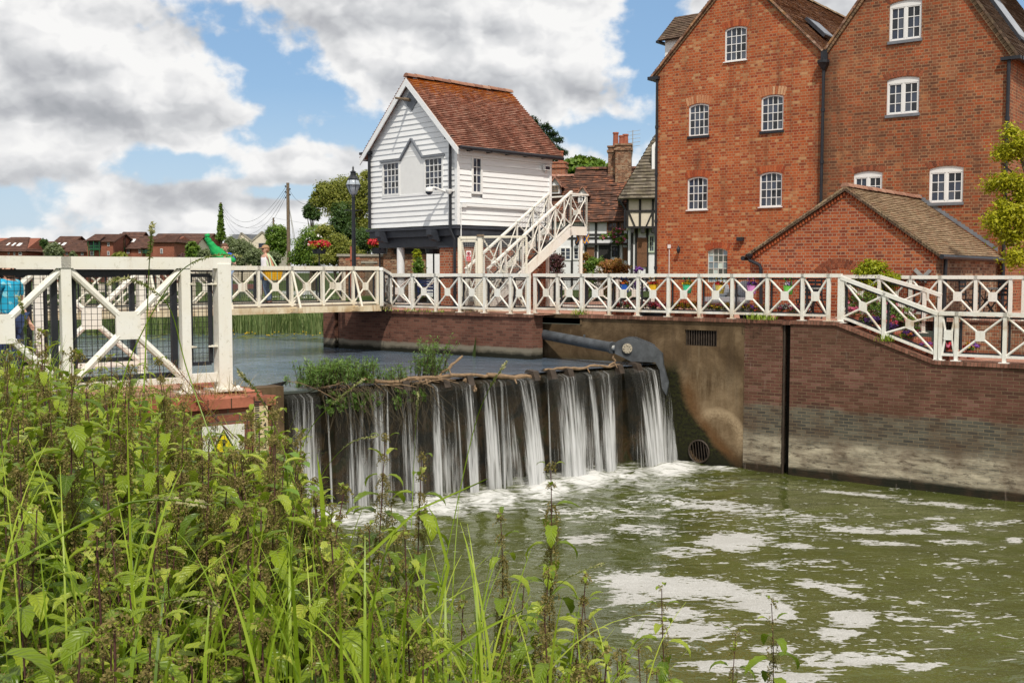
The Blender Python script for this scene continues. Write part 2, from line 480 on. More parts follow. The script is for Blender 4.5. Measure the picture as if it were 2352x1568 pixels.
def concrete(g):
    uv = (g('UVMap'), 'UV'); u, v, _ = g.sep(uv)
    n = g.noise(uv, 1.1, 7, 0.66, 0.3); f = g.noise(uv, 14, 5, 0.7); st = g.noise(g('VectorMath', uv, (3.0, 0.3, 1), _operation='MULTIPLY'), 1.6, 6, 0.65)
    c = g.ramp(n, [(0.25, (0.05, 0.033, 0.019)), (0.42, (0.10, 0.070, 0.041)), (0.56, (0.17, 0.125, 0.08)), (0.72, (0.30, 0.235, 0.165))])
    c = g.mix(g.mr(st, 0.5, 0.72, 0, 0.7), c, (0.06, 0.042, 0.028))
    c = g.mix(g.m('MULTIPLY', g.mr(st, 0.36, 0.28), 0.5), c, (0.30, 0.26, 0.2))
    # splash arc beside the fall: wet black-green below it, a pale lime line on its edge
    dx = g.m('SUBTRACT', u, -2.75); dz = g.m('SUBTRACT', v, -2.98)
    r = g.m('SQRT', g.m('ADD', g.m('MULTIPLY', dx, dx), g.m('MULTIPLY', dz, dz)))
    r = g.m('ADD', r, g.m('MULTIPLY', g.m('SUBTRACT', f, 0.5), 0.25))
    lime = g.m('MULTIPLY', g.mr(r, 0.40, 0.70, 0, 1, True), g.mr(r, 0.86, 0.72, 0, 1, True))
    lime = g.m('MAXIMUM', g.m('MULTIPLY', lime, g.mr(dz, -0.5, 0.1)), g.m('MULTIPLY', g.m('MULTIPLY', g.mr(st, 0.42, 0.6), g.mr(v, -1.1, -1.6)), g.m('MULTIPLY', g.mr(u, -2.0, -2.6, 0.25, 1), 0.5)))
    c = g.mix(g.m('MULTIPLY', lime, g.mr(f, 0.3, 0.6, 0.35, 0.95)), c, (0.46, 0.38, 0.28))
    # the slimed curve hugging the weir's end
    wx = g.m('ADD', u, g.m('MULTIPLY', g.m('ADD', v, 1.2), g.m('MULTIPLY', g.m('ADD', v, 1.2), -0.27)))
    wx = g.m('ADD', wx, g.m('MULTIPLY', g.m('SUBTRACT', n, 0.5), 0.5))
    rust = g.m('MULTIPLY', g.mr(wx, -3.25, -3.65, 0, 1, True), g.mr(v, -1.35, -1.8))
    c = g.mix(g.m('MULTIPLY', rust, 0.75), c, g.mix(f, (0.09, 0.045, 0.015), (0.17, 0.085, 0.03)))
    wet = g.mr(wx, -3.68, -3.95, 0, 1, True)
    wet = g.m('MULTIPLY', wet, g.mr(v, -1.0, -1.4))
    c = g.mix(wet, c, g.mix(g.mr(f, 0.4, 0.65), (0.010, 0.010, 0.006), (0.035, 0.042, 0.010)))
    c = g.mix(g.m('MULTIPLY', g.mr(g.m('ADD', v, g.m('MULTIPLY', n, 0.5)), -3.0, -3.4), 0.96), c, (0.010, 0.012, 0.006))
    c = g.mix(1.0, c, (0.86, 0.78, 0.66), 'MULTIPLY')
    return pbr(g, c, 0.85, 0, g.m('ADD', g.m('MULTIPLY', n, 0.6), g.m('MULTIPLY', f, 0.4)), 0.45, 0.04, 0.25)


m_conc = mat('stained_concrete', concrete)


def paint(name, col, rust=0.5, rough=0.45, sc=3.0):
    def fn(g):
        co = (g('UVMap'), 'UV'); po = (g('NewGeometry'), 'Position')
        n = g.noise(po, 2.3, 6, 0.68); f = g.noise(po, 22, 4, 0.7); st = g.noise(g('VectorMath', po, (9, 9, 1.4), _operation='MULTIPLY'), 1.0, 5, 0.7)
        c = g.mix(g.mr(n, 0.3, 0.75), col, tuple(x * y for x, y in zip(col, (0.96, 0.92, 0.82))))
        c = g.mix(g.mr(f, 0.58, 0.76, 0, 0.6), c, (0.33, 0.29, 0.20))
        c = g.mix(g.m('MULTIPLY', g.mr(st, 0.54, 0.74), rust), c, (0.36, 0.20, 0.08))
        pz = g.sep(po)[2]; base = g.m('MULTIPLY', g.mr(pz, 0.34, 0.0, 0, 1), g.mr(pz, -0.12, -0.05))
        c = g.mix(g.m('MULTIPLY', g.m('MULTIPLY', base, g.mr(n, 0.38, 0.62)), min(1.0, rust * 1.6)), c, (0.42, 0.27, 0.13))
        alg = g.m('MULTIPLY', g.mr(st, 0.40, 0.30), 0.35)
        c = g.mix(g.m('MULTIPLY', alg, rust), c, (0.36, 0.36, 0.24))
        return pbr(g, c, rough, 0, f, 0.05, 0.004, 0.4)
    return mat(name, fn)


m_white = paint('white_painted_steel', (0.83, 0.83, 0.80), 0.45)
m_whiteN = paint('clean_white_painted_steel', (0.82, 0.815, 0.78), 0.18)
m_cream = paint('cream_stained_steel', (0.80, 0.765, 0.67), 0.6)
m_beam = paint('rust_stained_beam_steel', (0.76, 0.66, 0.48), 1.0)
m_winw = plain('white_window_paint', (0.80, 0.80, 0.79), 0.4, var=0.03)


def boards(g):
    uv = (g('UVMap'), 'UV'); n = g.noise(g('VectorMath', uv, (0.35, 2.5, 1), _operation='MULTIPLY'), 5, 7, 0.7); f = g.noise(g('VectorMath', uv, (1.5, 14, 1), _operation='MULTIPLY'), 4, 4, 0.6)
    c = g.mix(g.mr(n, 0.35, 0.65), (0.87, 0.88, 0.89), (0.79, 0.795, 0.80))
    c = g.mix(g.mr(n, 0.70, 0.76, 0, 0.8), c, (0.42, 0.40, 0.36))
    return pbr(g, c, 0.55, 0, f, 0.10, 0.01, 0.3)


m_board = mat('white_weatherboard', boards)
m_black = plain('black_painted_steel', (0.018, 0.020, 0.026), 0.45, var=0.2)
m_wire = plain('black_mesh_wire', (0.02, 0.02, 0.02), 0.6, var=0.1)
m_fascia = plain('charcoal_timber', (0.035, 0.04, 0.052), 0.55, var=0.25)
m_lead = plain('grey_lead', (0.17, 0.185, 0.21), 0.55, var=0.2)
m_steel = plain('grey_painted_steel', (0.060, 0.066, 0.074), 0.65, var=0.5, scale=4)
m_gal = plain('galvanised_steel', (0.42, 0.42, 0.40), 0.4, 0.5, var=0.25)
m_bolt = plain('worn_bolt_steel', (0.42, 0.37, 0.29), 0.5, 0.3, var=0.25, scale=20)
m_dk = plain('dark_void', (0.008, 0.008, 0.008), 0.9, var=0.1)
m_pole = plain('weathered_pole_timber', (0.17, 0.125, 0.085), 0.85, var=0.35, scale=9)
m_oak = plain('brown_oak_door', (0.16, 0.075, 0.035), 0.7, var=0.3, scale=14)
m_tim = plain('black_timber', (0.02, 0.019, 0.018), 0.7, var=0.3)
m_plas = plain('white_render', (0.74, 0.75, 0.76), 0.9, var=0.05)
m_plasC = plain('cream_render', (0.66, 0.59, 0.47), 0.9, var=0.06)
m_terra = plain('terracotta', (0.33, 0.10, 0.055), 0.75, var=0.2)
m_soil = plain('dark_soil', (0.035, 0.025, 0.017), 0.95, var=0.3)
m_drift = plain('bleached_driftwood', (0.235, 0.155, 0.09), 0.85, var=0.35, scale=12)
m_dwet = plain('wet_dark_timber', (0.05, 0.036, 0.026), 0.6, var=0.4, scale=10)
m_skin = plain('skin', (0.58, 0.33, 0.235), 0.55, var=0.05)
m_mosswall = plain('grey_stone', (0.30, 0.28, 0.23), 0.9, var=0.25)


def glass(name, col, rough=0.04):
    def fn(g):
        co = (g('NewGeometry'), 'Position'); n = g.noise(co, 1.7, 2, 0.5)
        r = g('NewGeometry'); k = g.ramp((r, 'Random Per Island'), [(0, tuple(x * .3 for x in col)), (.4, tuple(x * .8 for x in col)), (.7, (col[0] * 1.2, col[1] * 1.5, col[2] * 2.1)), (1, tuple(x * 3.0 for x in col))])  # random pane tones paint in differing reflections; the palest suggest curtains
        return pbr(g, k, rough, 0, n, 0.12, 0.1, 0.5)
    return mat(name, fn)


m_glass = glass('window_glass', (0.030, 0.034, 0.042))
m_glassG = glass('frosted_green_glass', (0.20, 0.245, 0.22), 0.25)
m_glassL = glass('lantern_glass', (0.40, 0.38, 0.33), 0.2)


def tiles(name, cols, lich=None, w=0.165, h=0.1, rough=0.85, patch=(0.6, 1.15), moss=None):
    def fn(g):
        uv = (g('UVMap'), 'UV'); c, b = bricks(g, uv, w, h, 0.004, cols, (0.05, 0.03, 0.022))
        n = g.noise(uv, 0.8, 6, 0.68); f = g.noise(uv, 9, 5, 0.72)
        k = g.m('ADD', g.mr(n, 0.3, 0.7, patch[0], patch[1]), g.m('MULTIPLY', g.m('SUBTRACT', f, 0.5), 0.5))
        c = g.mix(1.0, c, g.xyz(k, k, k), 'MULTIPLY')
        u, v, _ = g.sep(uv)
        if lich:
            lo, hi, lc, am = lich
            msk = g.m('ADD', g.mr(v, lo, hi, 0, 0.34), f)
            c = g.mix(g.mr(msk, 0.74, 0.86, 0, am), c, lc)
        if moss:
            f2 = g.noise(g('VectorMath', uv, (7.7, 3.1, 0), _operation='ADD'), 2.6, 6, 0.7)
            c = g.mix(g.mr(f2, 0.48, 0.62, 0, moss[1]), c, moss[0])
        f3 = g.noise(g('VectorMath', uv, (1.3, 9.1, 0), _operation='ADD'), 6.5, 3, 0.6)
        c = g.mix(g.mr(f3, 0.70, 0.74, 0, 0.6), c, (0.5, 0.45, 0.36))
        return pbr(g, c, rough, 0, g.m('SUBTRACT', f, (b, 'Fac')), 0.4, 0.012, 0.2)
    return mat(name, fn)


TR = [(0, (0.27, 0.135, 0.098)), (0.3, (0.41, 0.20, 0.145)), (0.65, (0.50, 0.255, 0.185)), (1, (0.58, 0.38, 0.29))]
m_tileHut = tiles('hut_clay_tiles', TR, None, patch=(0.6, 1.15))
m_tileMill = tiles('mill_clay_tiles', [(0, (0.15, 0.085, 0.06)), (0.4, (0.29, 0.16, 0.11)), (0.8, (0.40, 0.25, 0.18)), (1, (0.46, 0.32, 0.24))], None, moss=((0.40, 0.20, 0.04), 0.45))
m_tileBrown = tiles('brown_clay_tiles', [(0, (0.085, 0.055, 0.04)), (0.5, (0.14, 0.09, 0.065)), (1, (0.2, 0.135, 0.095))], moss=((0.15, 0.12, 0.07), 0.5))
m_tileOut = tiles('buff_clay_tiles', [(0, (0.21, 0.135, 0.085)), (0.4, (0.34, 0.24, 0.15)), (0.8, (0.42, 0.31, 0.20)), (1, (0.36, 0.19, 0.12))], moss=((0.24, 0.19, 0.09), 0.35))
m_tileCot = tiles('cottage_clay_tiles', [(0, (0.07, 0.042, 0.034)), (0.45, (0.125, 0.068, 0.05)), (0.8, (0.19, 0.09, 0.06)), (1, (0.33, 0.135, 0.075))], w=0.3, h=0.2, patch=(0.55, 1.2))
m_tileStone = tiles('grey_stone_slates', [(0, (0.085, 0.072, 0.055)), (0.5, (0.15, 0.125, 0.095)), (1, (0.22, 0.19, 0.15))], w=0.35, h=0.22, moss=((0.19, 0.165, 0.09), 0.4))
m_tileFar = tiles('far_house_tiles', [(0, (0.075, 0.043, 0.036)), (0.5, (0.115, 0.063, 0.05)), (1, (0.16, 0.085, 0.065))], w=0.4, h=0.3, moss=((0.19, 0.085, 0.045), 0.5))
m_slate = tiles('grey_slate', [(0, (0.10, 0.11, 0.12)), (1, (0.19, 0.2, 0.215))], w=0.4, h=0.3)
m_brickF = brickmat('far_house_brick', [(0, (0.21, 0.075, 0.048)), (0.5, (0.27, 0.095, 0.058)), (1, (0.32, 0.12, 0.075))], (0.30, 0.12, 0.08), dirt=(0.85, 1.08))
m_green = plain('dark_green_paint', (0.02, 0.13, 0.05), 0.5)


def lichtile(g):
    uv = (g('UVMap'), 'UV'); c, b = bricks(g, uv, 0.165, 0.105, 0.004, TR, (0.06, 0.03, 0.02))
    at = g('Attribute', _attribute_name='tint')
    n = g.noise(uv, 0.75, 6, 0.7); f = g.noise(uv, 5.5, 6, 0.74); f2 = g.noise(g('VectorMath', uv, (4, 9, 0), _operation='ADD'), 1.6, 6, 0.7)
    k = g.m('ADD', g.mr(n, 0.3, 0.7, 0.75, 1.15), g.m('MULTIPLY', g.m('SUBTRACT', f, 0.5), 0.4))
    c = g.mix(1.0, c, g.xyz(k, k, k), 'MULTIPLY')
    t = (at, 'Fac')
    # sooty patches low on the slope, orange lichen towards the ridge
    soot = g.m('MULTIPLY', g.mr(f2, 0.47, 0.62), g.mr(t, 0.75, 0.45))
    c = g.mix(g.m('MULTIPLY', soot, 0.65), c, (0.07, 0.035, 0.027))
    msk = g.m('ADD', g.m('ADD', f, g.m('MULTIPLY', f2, 0.45)), g.mr(t, 0.45, 1.0, 0, 0.32))
    c = g.mix(g.mr(msk, 0.965, 1.03, 0, 0.92), c, g.mix(g.noise(uv, 20, 3), (0.42, 0.13, 0.012), (0.56, 0.24, 0.03)))
    return pbr(g, c, 0.88, 0, g.m('SUBTRACT', f, (b, 'Fac')), 0.4, 0.012, 0.2)


m_tileHut2 = mat('lichened_clay_tiles', lichtile)


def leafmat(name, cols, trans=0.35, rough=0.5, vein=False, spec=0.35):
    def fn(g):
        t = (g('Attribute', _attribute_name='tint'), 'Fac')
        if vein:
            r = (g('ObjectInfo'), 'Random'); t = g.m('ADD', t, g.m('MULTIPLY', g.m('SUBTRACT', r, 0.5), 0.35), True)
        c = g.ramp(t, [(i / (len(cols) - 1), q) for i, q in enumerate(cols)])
        nrm = None
        if vein:
            a = (g('Attribute', _attribute_name='along'), 'Fac'); x = g.m('ABSOLUTE', (g('Attribute', _attribute_name='across'), 'Fac'))
            w = g.m('SINE', g.m('MULTIPLY', g.m('SUBTRACT', a, g.m('MULTIPLY', x, 0.22)), 52.0))
            mid = g.mr(x, 0.0, 0.10, 1, 0)
            c = g.mix(g.m('MULTIPLY', g.mr(w, 0.55, 1.0), 0.30), c, (0.20, 0.27, 0.06))
            c = g.mix(g.m('MULTIPLY', mid, 0.5), c, (0.24, 0.30, 0.09))
            nrm = g('Bump', Height=w, Strength=0.5, Distance=0.004)
        p = pbr(g, c, rough, spec=spec)
        tr = g('BsdfTranslucent', Color=g.mix(0.5, c, (0.30, 0.42, 0.03), 'MIX'))
        if nrm is not None: g.put(p.inputs['Normal'], nrm)
        return g('MixShader', trans, p, tr)
    return mat(name, fn)


m_nettle = leafmat('nettle_leaf', [(0.030, 0.062, 0.006), (0.106, 0.180, 0.010), (0.265, 0.355, 0.018), (0.47, 0.52, 0.07)], 0.30, 0.34, True)  # dark end stands in for shaded leaves, pale end for sunlit ones
m_catkin = leafmat('nettle_seed_tassel', [(0.125, 0.100, 0.034), (0.235, 0.185, 0.062), (0.35, 0.27, 0.105)], 0.3, 0.8)
m_stem = plain('purple_nettle_stem', (0.085, 0.035, 0.032), 0.6, var=0.3, scale=30)
m_grass = leafmat('bank_grass_blade', [(0.085, 0.155, 0.010), (0.215, 0.325, 0.016), (0.42, 0.50, 0.06)], 0.34, 0.42)
m_seed = leafmat('grass_seed_head', [(0.22, 0.22, 0.09), (0.36, 0.34, 0.16), (0.44, 0.40, 0.22)], 0.25, 0.7)
m_dry = leafmat('dry_grass', [(0.24, 0.15, 0.05), (0.38, 0.26, 0.10), (0.48, 0.36, 0.17)], 0.25, 0.8)
m_dock = leafmat('rusty_dock_seed', [(0.16, 0.05, 0.015), (0.28, 0.10, 0.03), (0.34, 0.16, 0.05)], 0.2, 0.8)
m_leafA = leafmat('mid_green_foliage', [(0.035, 0.085, 0.010), (0.11, 0.20, 0.022), (0.24, 0.34, 0.045)], 0.3)
m_leafD = leafmat('dark_green_foliage', [(0.016, 0.040, 0.011), (0.045, 0.095, 0.022), (0.11, 0.18, 0.045)], 0.25)
m_leafY = leafmat('yellow_green_foliage', [(0.15, 0.20, 0.010), (0.34, 0.38, 0.014), (0.52, 0.52, 0.03)], 0.4)
m_leafO = leafmat('olive_foliage', [(0.085, 0.115, 0.016), (0.22, 0.24, 0.04), (0.40, 0.39, 0.08)], 0.3)
m_leafG = leafmat('grey_green_foliage', [(0.075, 0.105, 0.045), (0.15, 0.19, 0.085), (0.25, 0.29, 0.15)], 0.25)
m_leafP = leafmat('purple_foliage', [(0.05, 0.018, 0.022), (0.11, 0.04, 0.05), (0.19, 0.085, 0.09)], 0.25)
m_leafR = leafmat('orange_foliage', [(0.22, 0.10, 0.02), (0.36, 0.19, 0.04), (0.40, 0.10, 0.10)], 0.3)
m_pine = leafmat('pine_needles', [(0.008, 0.026, 0.014), (0.02, 0.052, 0.026), (0.045, 0.085, 0.04)], 0.15)
m_goldtree = leafmat('golden_tree_leaf', [(0.22, 0.24, 0.010), (0.44, 0.43, 0.014), (0.62, 0.58, 0.035)], 0.4)
m_willow = leafmat('willow_leaf', [(0.055, 0.12, 0.02), (0.12, 0.22, 0.04), (0.23, 0.34, 0.10)], 0.4)
m_reed = leafmat('reed_blade', [(0.09, 0.15, 0.05), (0.19, 0.27, 0.09), (0.36, 0.41, 0.18)], 0.3)
m_root = plain('tangled_root', (0.062, 0.048, 0.026), 0.9, var=0.4, scale=20)
m_bark = plain('tree_bark', (0.10, 0.075, 0.05), 0.9, var=0.3, scale=8)


def petal(name, a, b): return leafmat(name, [a, tuple((x + y) / 2 for x, y in zip(a, b)), b], 0.2, 0.6)


m_red = petal('red_petals', (0.42, 0.012, 0.02), (0.62, 0.03, 0.05)); m_pink = petal('pink_petals', (0.55, 0.05, 0.16), (0.68, 0.22, 0.32)); m_yel = petal('yellow_petals', (0.62, 0.36, 0.01), (0.72, 0.52, 0.03))
m_pur = petal('purple_petals', (0.13, 0.03, 0.27), (0.26, 0.08, 0.42)); m_wht = petal('white_petals', (0.62, 0.58, 0.55), (0.8, 0.76, 0.74)); m_ora = petal('orange_petals', (0.62, 0.10, 0.01), (0.68, 0.2, 0.03))


def colour(name, c, rough=0.45): return plain(name, c, rough, var=0.06)


def water(name, deep, scale, bstr, foam=False, stretch=(1, 1, 1)):
    def fn(g):
        po = (g('NewGeometry'), 'Position'); ps = g('VectorMath', po, stretch, _operation='MULTIPLY')
        n = g.noise(ps, scale, 4, 0.6, 0.4); n2 = g.noise(ps, scale * 0.23, 3, 0.5, 0.6)
        h = g.m('ADD', n, g.m('MULTIPLY', n2, 1.8))
        c = g.mix(g.mr(n2, 0.3, 0.7), deep, tuple(x * 1.45 for x in deep))
        w = pbr(g, c, 0.07, 0, h, bstr, 0.06, 0.5)
        if not foam: return w
        at = (g('Attribute', _attribute_name='foam'), 'Fac'); ch = (g('Attribute', _attribute_name='churn'), 'Fac')
        pd = g('VectorMath', po, (0.55, 1.25, 1), _operation='MULTIPLY')
        a = g.noise(pd, 2.7, 6, 0.60, 0.9); b = g.noise(pd, 7.5, 4, 0.55, 0.5); sp = g('TexVoronoi', Vector=pd, Scale=5.5, Randomness=1.0)
        e = g.m('ADD', g.m('MULTIPLY', at, 1.12), g.m('ADD', g.m('MULTIPLY', g.m('SUBTRACT', a, 0.5), 2.6), g.m('MULTIPLY', g.m('SUBTRACT', b, 0.5), 1.7)))
        lace = g('TexVoronoi', Vector=g('VectorMath', pd, g('VectorMath', (b, 'Color'), (0.12, 0.12, 0), _operation='MULTIPLY'), _operation='ADD'), Scale=9.0, _feature='DISTANCE_TO_EDGE')
        e = g.m('SUBTRACT', e, g.mr((lace, 'Distance'), 0.05, 0.35, 0.0, 0.42))
        f = g.mr(e, 0.44, 0.50, 0, 1)
        fl = g.noise(g('VectorMath', po, (0.8, 1.7, 1), _operation='MULTIPLY'), 3.4, 4, 0.55, 0.6); fl2 = g.noise(g('VectorMath', po, (1.0, 1.8, 1), _operation='MULTIPLY'), 7.5, 2, 0.45, 0.5)
        am = g.m('ADD', g.m('MULTIPLY', at, 0.40), g.m('ADD', g.m('MULTIPLY', g.m('SUBTRACT', a, 0.5), 0.22), 0.0))
        f = g.m('MAXIMUM', f, g.m('MULTIPLY', g.mr(g.m('ADD', fl, am), 0.70, 0.725), 0.95)); f = g.m('MAXIMUM', f, g.m('MULTIPLY', g.mr(g.m('ADD', fl2, am), 0.755, 0.78), 0.9))
        ca = g.noise(g('VectorMath', po, (0.9, 2.4, 1), _operation='MULTIPLY'), 2.6, 7, 0.66, 1.2)
        cf = g.mr(g.m('ADD', ch, g.m('MULTIPLY', g.m('SUBTRACT', ca, 0.5), 2.6)), 0.45, 1.15, 0, 1, True)
        f = g.m('MAXIMUM', f, g.m('MULTIPLY', cf, 0.96))
        bub = g('TexVoronoi', Vector=po, Scale=38.0)
        fc = g.mix(g.mr((bub, 'Distance'), 0.1, 0.6), (0.62, 0.61, 0.59), (0.42, 0.415, 0.395))
        fc = g.mix(g.mr(a, 0.35, 0.7), fc, g.mix(0.6, fc, (0.30, 0.29, 0.26)))
        fc = g.mix(ch, fc, (0.66, 0.66, 0.64))
        fo = pbr(g, fc, 0.7, 0, g.m('ADD', (bub, 'Distance'), g.m('MULTIPLY', b, 2.0)), 0.35, 0.03, 0.3)
        return g('MixShader', f, w, fo)
    return mat(name, fn)


m_river = water('upstream_water', (0.085, 0.115, 0.155), 5.0, 0.42, False, (0.7, 1.4, 1))  # blue-grey base paints the reflected sky's brightness into the water colour
m_pool = water('pool_water', (0.056, 0.066, 0.015), 2.6, 0.62, True, (0.7, 1.1, 1))


def fallm(g):
    a = (g('Attribute', _attribute_name='across'), 'Fac'); l = (g('Attribute', _attribute_name='along'), 'Fac'); ed = (g('Attribute', _attribute_name='edge'), 'Fac')
    v = g.xyz(a, g.m('MULTIPLY', l, 0.045), 0.0)
    s = g.noise(v, 15.0, 2, 0.5, 0.1); s2 = g.noise(g('VectorMath', v, (31, 0.3, 0), _operation='ADD'), 42.0, 2, 0.5); s3 = g.noise(g('VectorMath', v, (11, 3, 0), _operation='ADD'), 4.0, 2, 0.5)
    d = g.m('ADD', g.m('ADD', g.m('MULTIPLY', s, 0.75), g.m('MULTIPLY', s2, 0.42)), g.m('MULTIPLY', s3, 0.45))
    d = g.m('ADD', d, g.mr(l, 0.0, 1.6, -0.20, 0.14))
    d = g.m('SUBTRACT', d, g.m('MULTIPLY', ed, 0.42))
    op = g.mr(d, 0.58, 0.98, 0.05, 0.95, True)
    col = g.ramp(g.mr(d, 0.55, 1.15), [(0.0, (0.30, 0.30, 0.28)), (0.5, (0.62, 0.63, 0.63)), (1.0, (0.88, 0.89, 0.90))])
    p = pbr(g, col, 0.25, 0, d, 0.6, 0.03, 0.6); t = g('BsdfTranslucent', Color=(0.8, 0.82, 0.82, 1))
    return g('MixShader', op, g('BsdfTransparent'), g('MixShader', 0.35, p, t))


m_fall = mat('falling_water', fallm)


def gatem(g):
    po = (g('NewGeometry'), 'Position'); n = g.noise(po, 1.5, 6, 0.68, 0.5); f = g.noise(po, 9, 5, 0.7)
    c = g.ramp(n, [(0.30, (0.004, 0.004, 0.003)), (0.44, (0.011, 0.010, 0.005)), (0.55, (0.040, 0.024, 0.009)), (0.64, (0.016, 0.020, 0.006)), (0.78, (0.11, 0.075, 0.04))])
    return pbr(g, c, 0.45, 0, g.m('ADD', n, g.m('MULTIPLY', f, 0.3)), 0.7, 0.1, 0.3)


m_gate = mat('slimed_weir_plate', gatem)


def groundm(g):
    po = (g('NewGeometry'), 'Position'); n = g.noise(po, 0.7, 6, 0.7)
    return pbr(g, g.ramp(n, [(0.3, (0.030, 0.045, 0.012)), (0.55, (0.055, 0.085, 0.02)), (0.75, (0.08, 0.07, 0.035))]), 0.95, 0, n, 0.5, 0.1, 0.1)


m_ground = mat('grassy_ground', groundm)


# ------------------------------------------------------------------ levels
ZU, ZP = -1.20, -3.65            # water above and below the weir
DM, DL = 8.89, 3.11              # mill front and outbuilding front, measured into the bank from the river wall
wL = hl(F, 1507, 400, DM)[0]; wV = hl(F, 1892, 300, DM)[0]; wR = hl(F, 2318, 300, DM)[0]


def Fp(x, y, z): return F @ Vector((x, y, z))


# ------------------------------------------------------------------ ground, water
def sheet(name, pts, z, m, kind='structure', **kw):
    q = M(); q.poly([(p[0], p[1], z) for p in pts]); return q.build(name, m, fix=False, kind=kind, **kw)


# far land reaching the horizon: one sheet with the river cut out of it as a lower basin
# weir line and the banks (world xy)
WL = atz(641, 905, ZU - 0.04); WR = atz(1562, 835, ZU - 0.04)
bdir = (WR - WL); bdir.z = 0; bdir.normalize(); down = Vector((bdir.y, -bdir.x, 0))   # downstream, towards the viewer
C0 = atz(625, 904, 0.0)                                                             # corner of the near platform
PW0 = hl(F, 778, 798, -0.85)[0]; PW1 = hl(F, 1221, 822, -0.85)[0]                   # brick pier along the channel
q = M()
wa, wb_ = WL - bdir * 7.0, WR + bdir * 2.6
for pts in ([wa, wb_, wb_ - down * 26, wa - down * 26], [wa, wa - down * 26, (-90, 60, 0), (-90, 8, 0)], [wa - down * 26, wb_ - down * 26, (4, 75, 0), (-90, 75, 0), (-90, 60, 0)]): q.poly([(p[0], p[1], ZU) for p in pts])
q.build('river_water', m_river, fix=False, kind='structure')
q = M()
# far bank
for pts in ([(-900, 53, 0), (-12, 53, 0), (-12, 2500, 0), (-900, 2500, 0)], [(-12, 53, 0), (-6, 51, 0), (900, 51, 0), (900, 2500, 0), (-12, 2500, 0)], [(-900, 53, 0), (-12, 53, 0), (-12, 52, -1.6), (-900, 52, -1.6)], [(-12, 53, 0), (-6, 51, 0), (-6, 50, -1.6), (-12, 52, -1.6)], [(-6, 51, 0), (-6, 50, -1.6), (-1, 30, -1.6), (-1, 31, 0)]): q.poly([(p[0], p[1], p[2] - .02) for p in pts])
q.build('far_ground', m_ground, fix=False, kind='structure')

# foaming pool below the weir
# each foam raft: centre and radii in the photograph's grid, set down on the water plane
FOAM = [(1690, 1243, 90, 24, 0.75, 0), (1580, 1268, 80, 18, 0.50, -6), (1500, 1345, 150, 30, 0.82, 6), (1650, 1355, 170, 26, 0.72, 8), (1770, 1400, 90, 26, 0.66, 14), (1940, 1362, 60, 12, 0.55, 12), (1880, 1345, 60, 12, 0.55, 8),
        (1960, 1420, 70, 24, 0.68, 4), (2080, 1420, 90, 12, 0.50, 4), (1925, 1455, 60, 18, 0.66, 0), (1560, 1410, 90, 20, 0.52, 0), (1610, 1450, 130, 26, 0.52, 4), (1990, 1510, 110, 22, 0.66, -4), (1880, 1515, 60, 24, 0.55, 10), (2110, 1530, 60, 14, 0.50, -6),
        (1780, 1490, 70, 16, 0.50, 0), (1690, 1530, 130, 20, 0.59, 0), (1800, 1560, 140, 24, 0.50, 0), (1480, 1440, 60, 26, 0.50, 0), (1450, 1375, 60, 22, 0.50, 0), (1760, 1300, 70, 10, 0.48, 4), (1340, 1240, 70, 14, 0.47, 0), (1480, 1215, 90, 16, 0.49, 4),
        (1830, 1255, 70, 8, 0.55, 2), (1960, 1215, 110, 10, 0.51, 3), (2080, 1220, 50, 9, 0.57, 0), (2010, 1245, 110, 7, 0.51, 3), (2190, 1245, 70, 8, 0.49, 0), (2170, 1210, 60, 10, 0.43, 0), (1780, 1180, 200, 16, 0.36, 6), (1620, 1160, 180, 16, 0.49, 4),
        (2150, 1190, 40, 6, 0.53, 0), (2330, 1240, 30, 8, 0.49, 0), (1400, 1180, 200, 22, 0.30, 2), (2180, 1160, 150, 5, 0.48, 5), (1980, 1135, 160, 5, 0.48, 5), (2290, 1200, 90, 8, 0.41, 0), (1860, 1290, 120, 10, 0.43, 0), (2240, 1290, 100, 10, 0.35, 0), (1900, 1400, 500, 140, 0.16, 0), (1700, 1200, 400, 60, 0.22, 3)]
CHURN = [(1005, 1165, 130, 46, 1.0), (1130, 1150, 130, 40, 1.05), (1250, 1125, 110, 44, 1.1), (1340, 1100, 110, 44, 1.1), (1440, 1095, 110, 38, 0.95), (1545, 1080, 90, 34, 1.15), (1640, 1078, 90, 16, 0.8), (1500, 1115, 260, 36, 0.62), (1650, 1110, 220, 22, 0.55), (1250, 1165, 260, 26, 0.55), (870, 1190, 160, 46, 0.9), (760, 1190, 120, 50, 1.0), (1780, 1120, 140, 10, 0.45), (1390, 1150, 240, 26, 0.5)]
nx, ny = 420, 400
xs = np.linspace(-9, 17, nx); ys = np.linspace(4, 31, ny)
Xg, Yg = np.meshgrid(xs, ys); Pz = np.full(Xg.shape, ZP)
dx = Xg; dy = Yg; dz = ZP - EYE
kk = dy * math.cos(PITCH) - dz * math.sin(PITCH); up_ = dy * math.sin(PITCH) + dz * math.cos(PITCH)
PXg = CX + dx * FPX / kk; PYg = CY - up_ * FPX / kk
fo = np.zeros_like(Xg); chn = np.zeros_like(Xg)
for cx, cy, rx, ry, a, r in FOAM:
    t = math.radians(-r); ux = (PXg - cx) * math.cos(t) - (PYg - cy) * math.sin(t); uy = (PXg - cx) * math.sin(t) + (PYg - cy) * math.cos(t)
    d = np.sqrt((ux / rx) ** 2 + (uy / ry) ** 2)
    fo = np.maximum(fo, a * np.clip(1.35 - 0.55 * d - 0.45 * d * d, 0, 1))
for cx, cy, rx, ry, a in CHURN:
    d = np.sqrt(((PXg - cx) / rx) ** 2 + ((PYg - cy) / ry) ** 2); chn = np.maximum(chn, a * np.clip(1.25 - d, 0, 1))
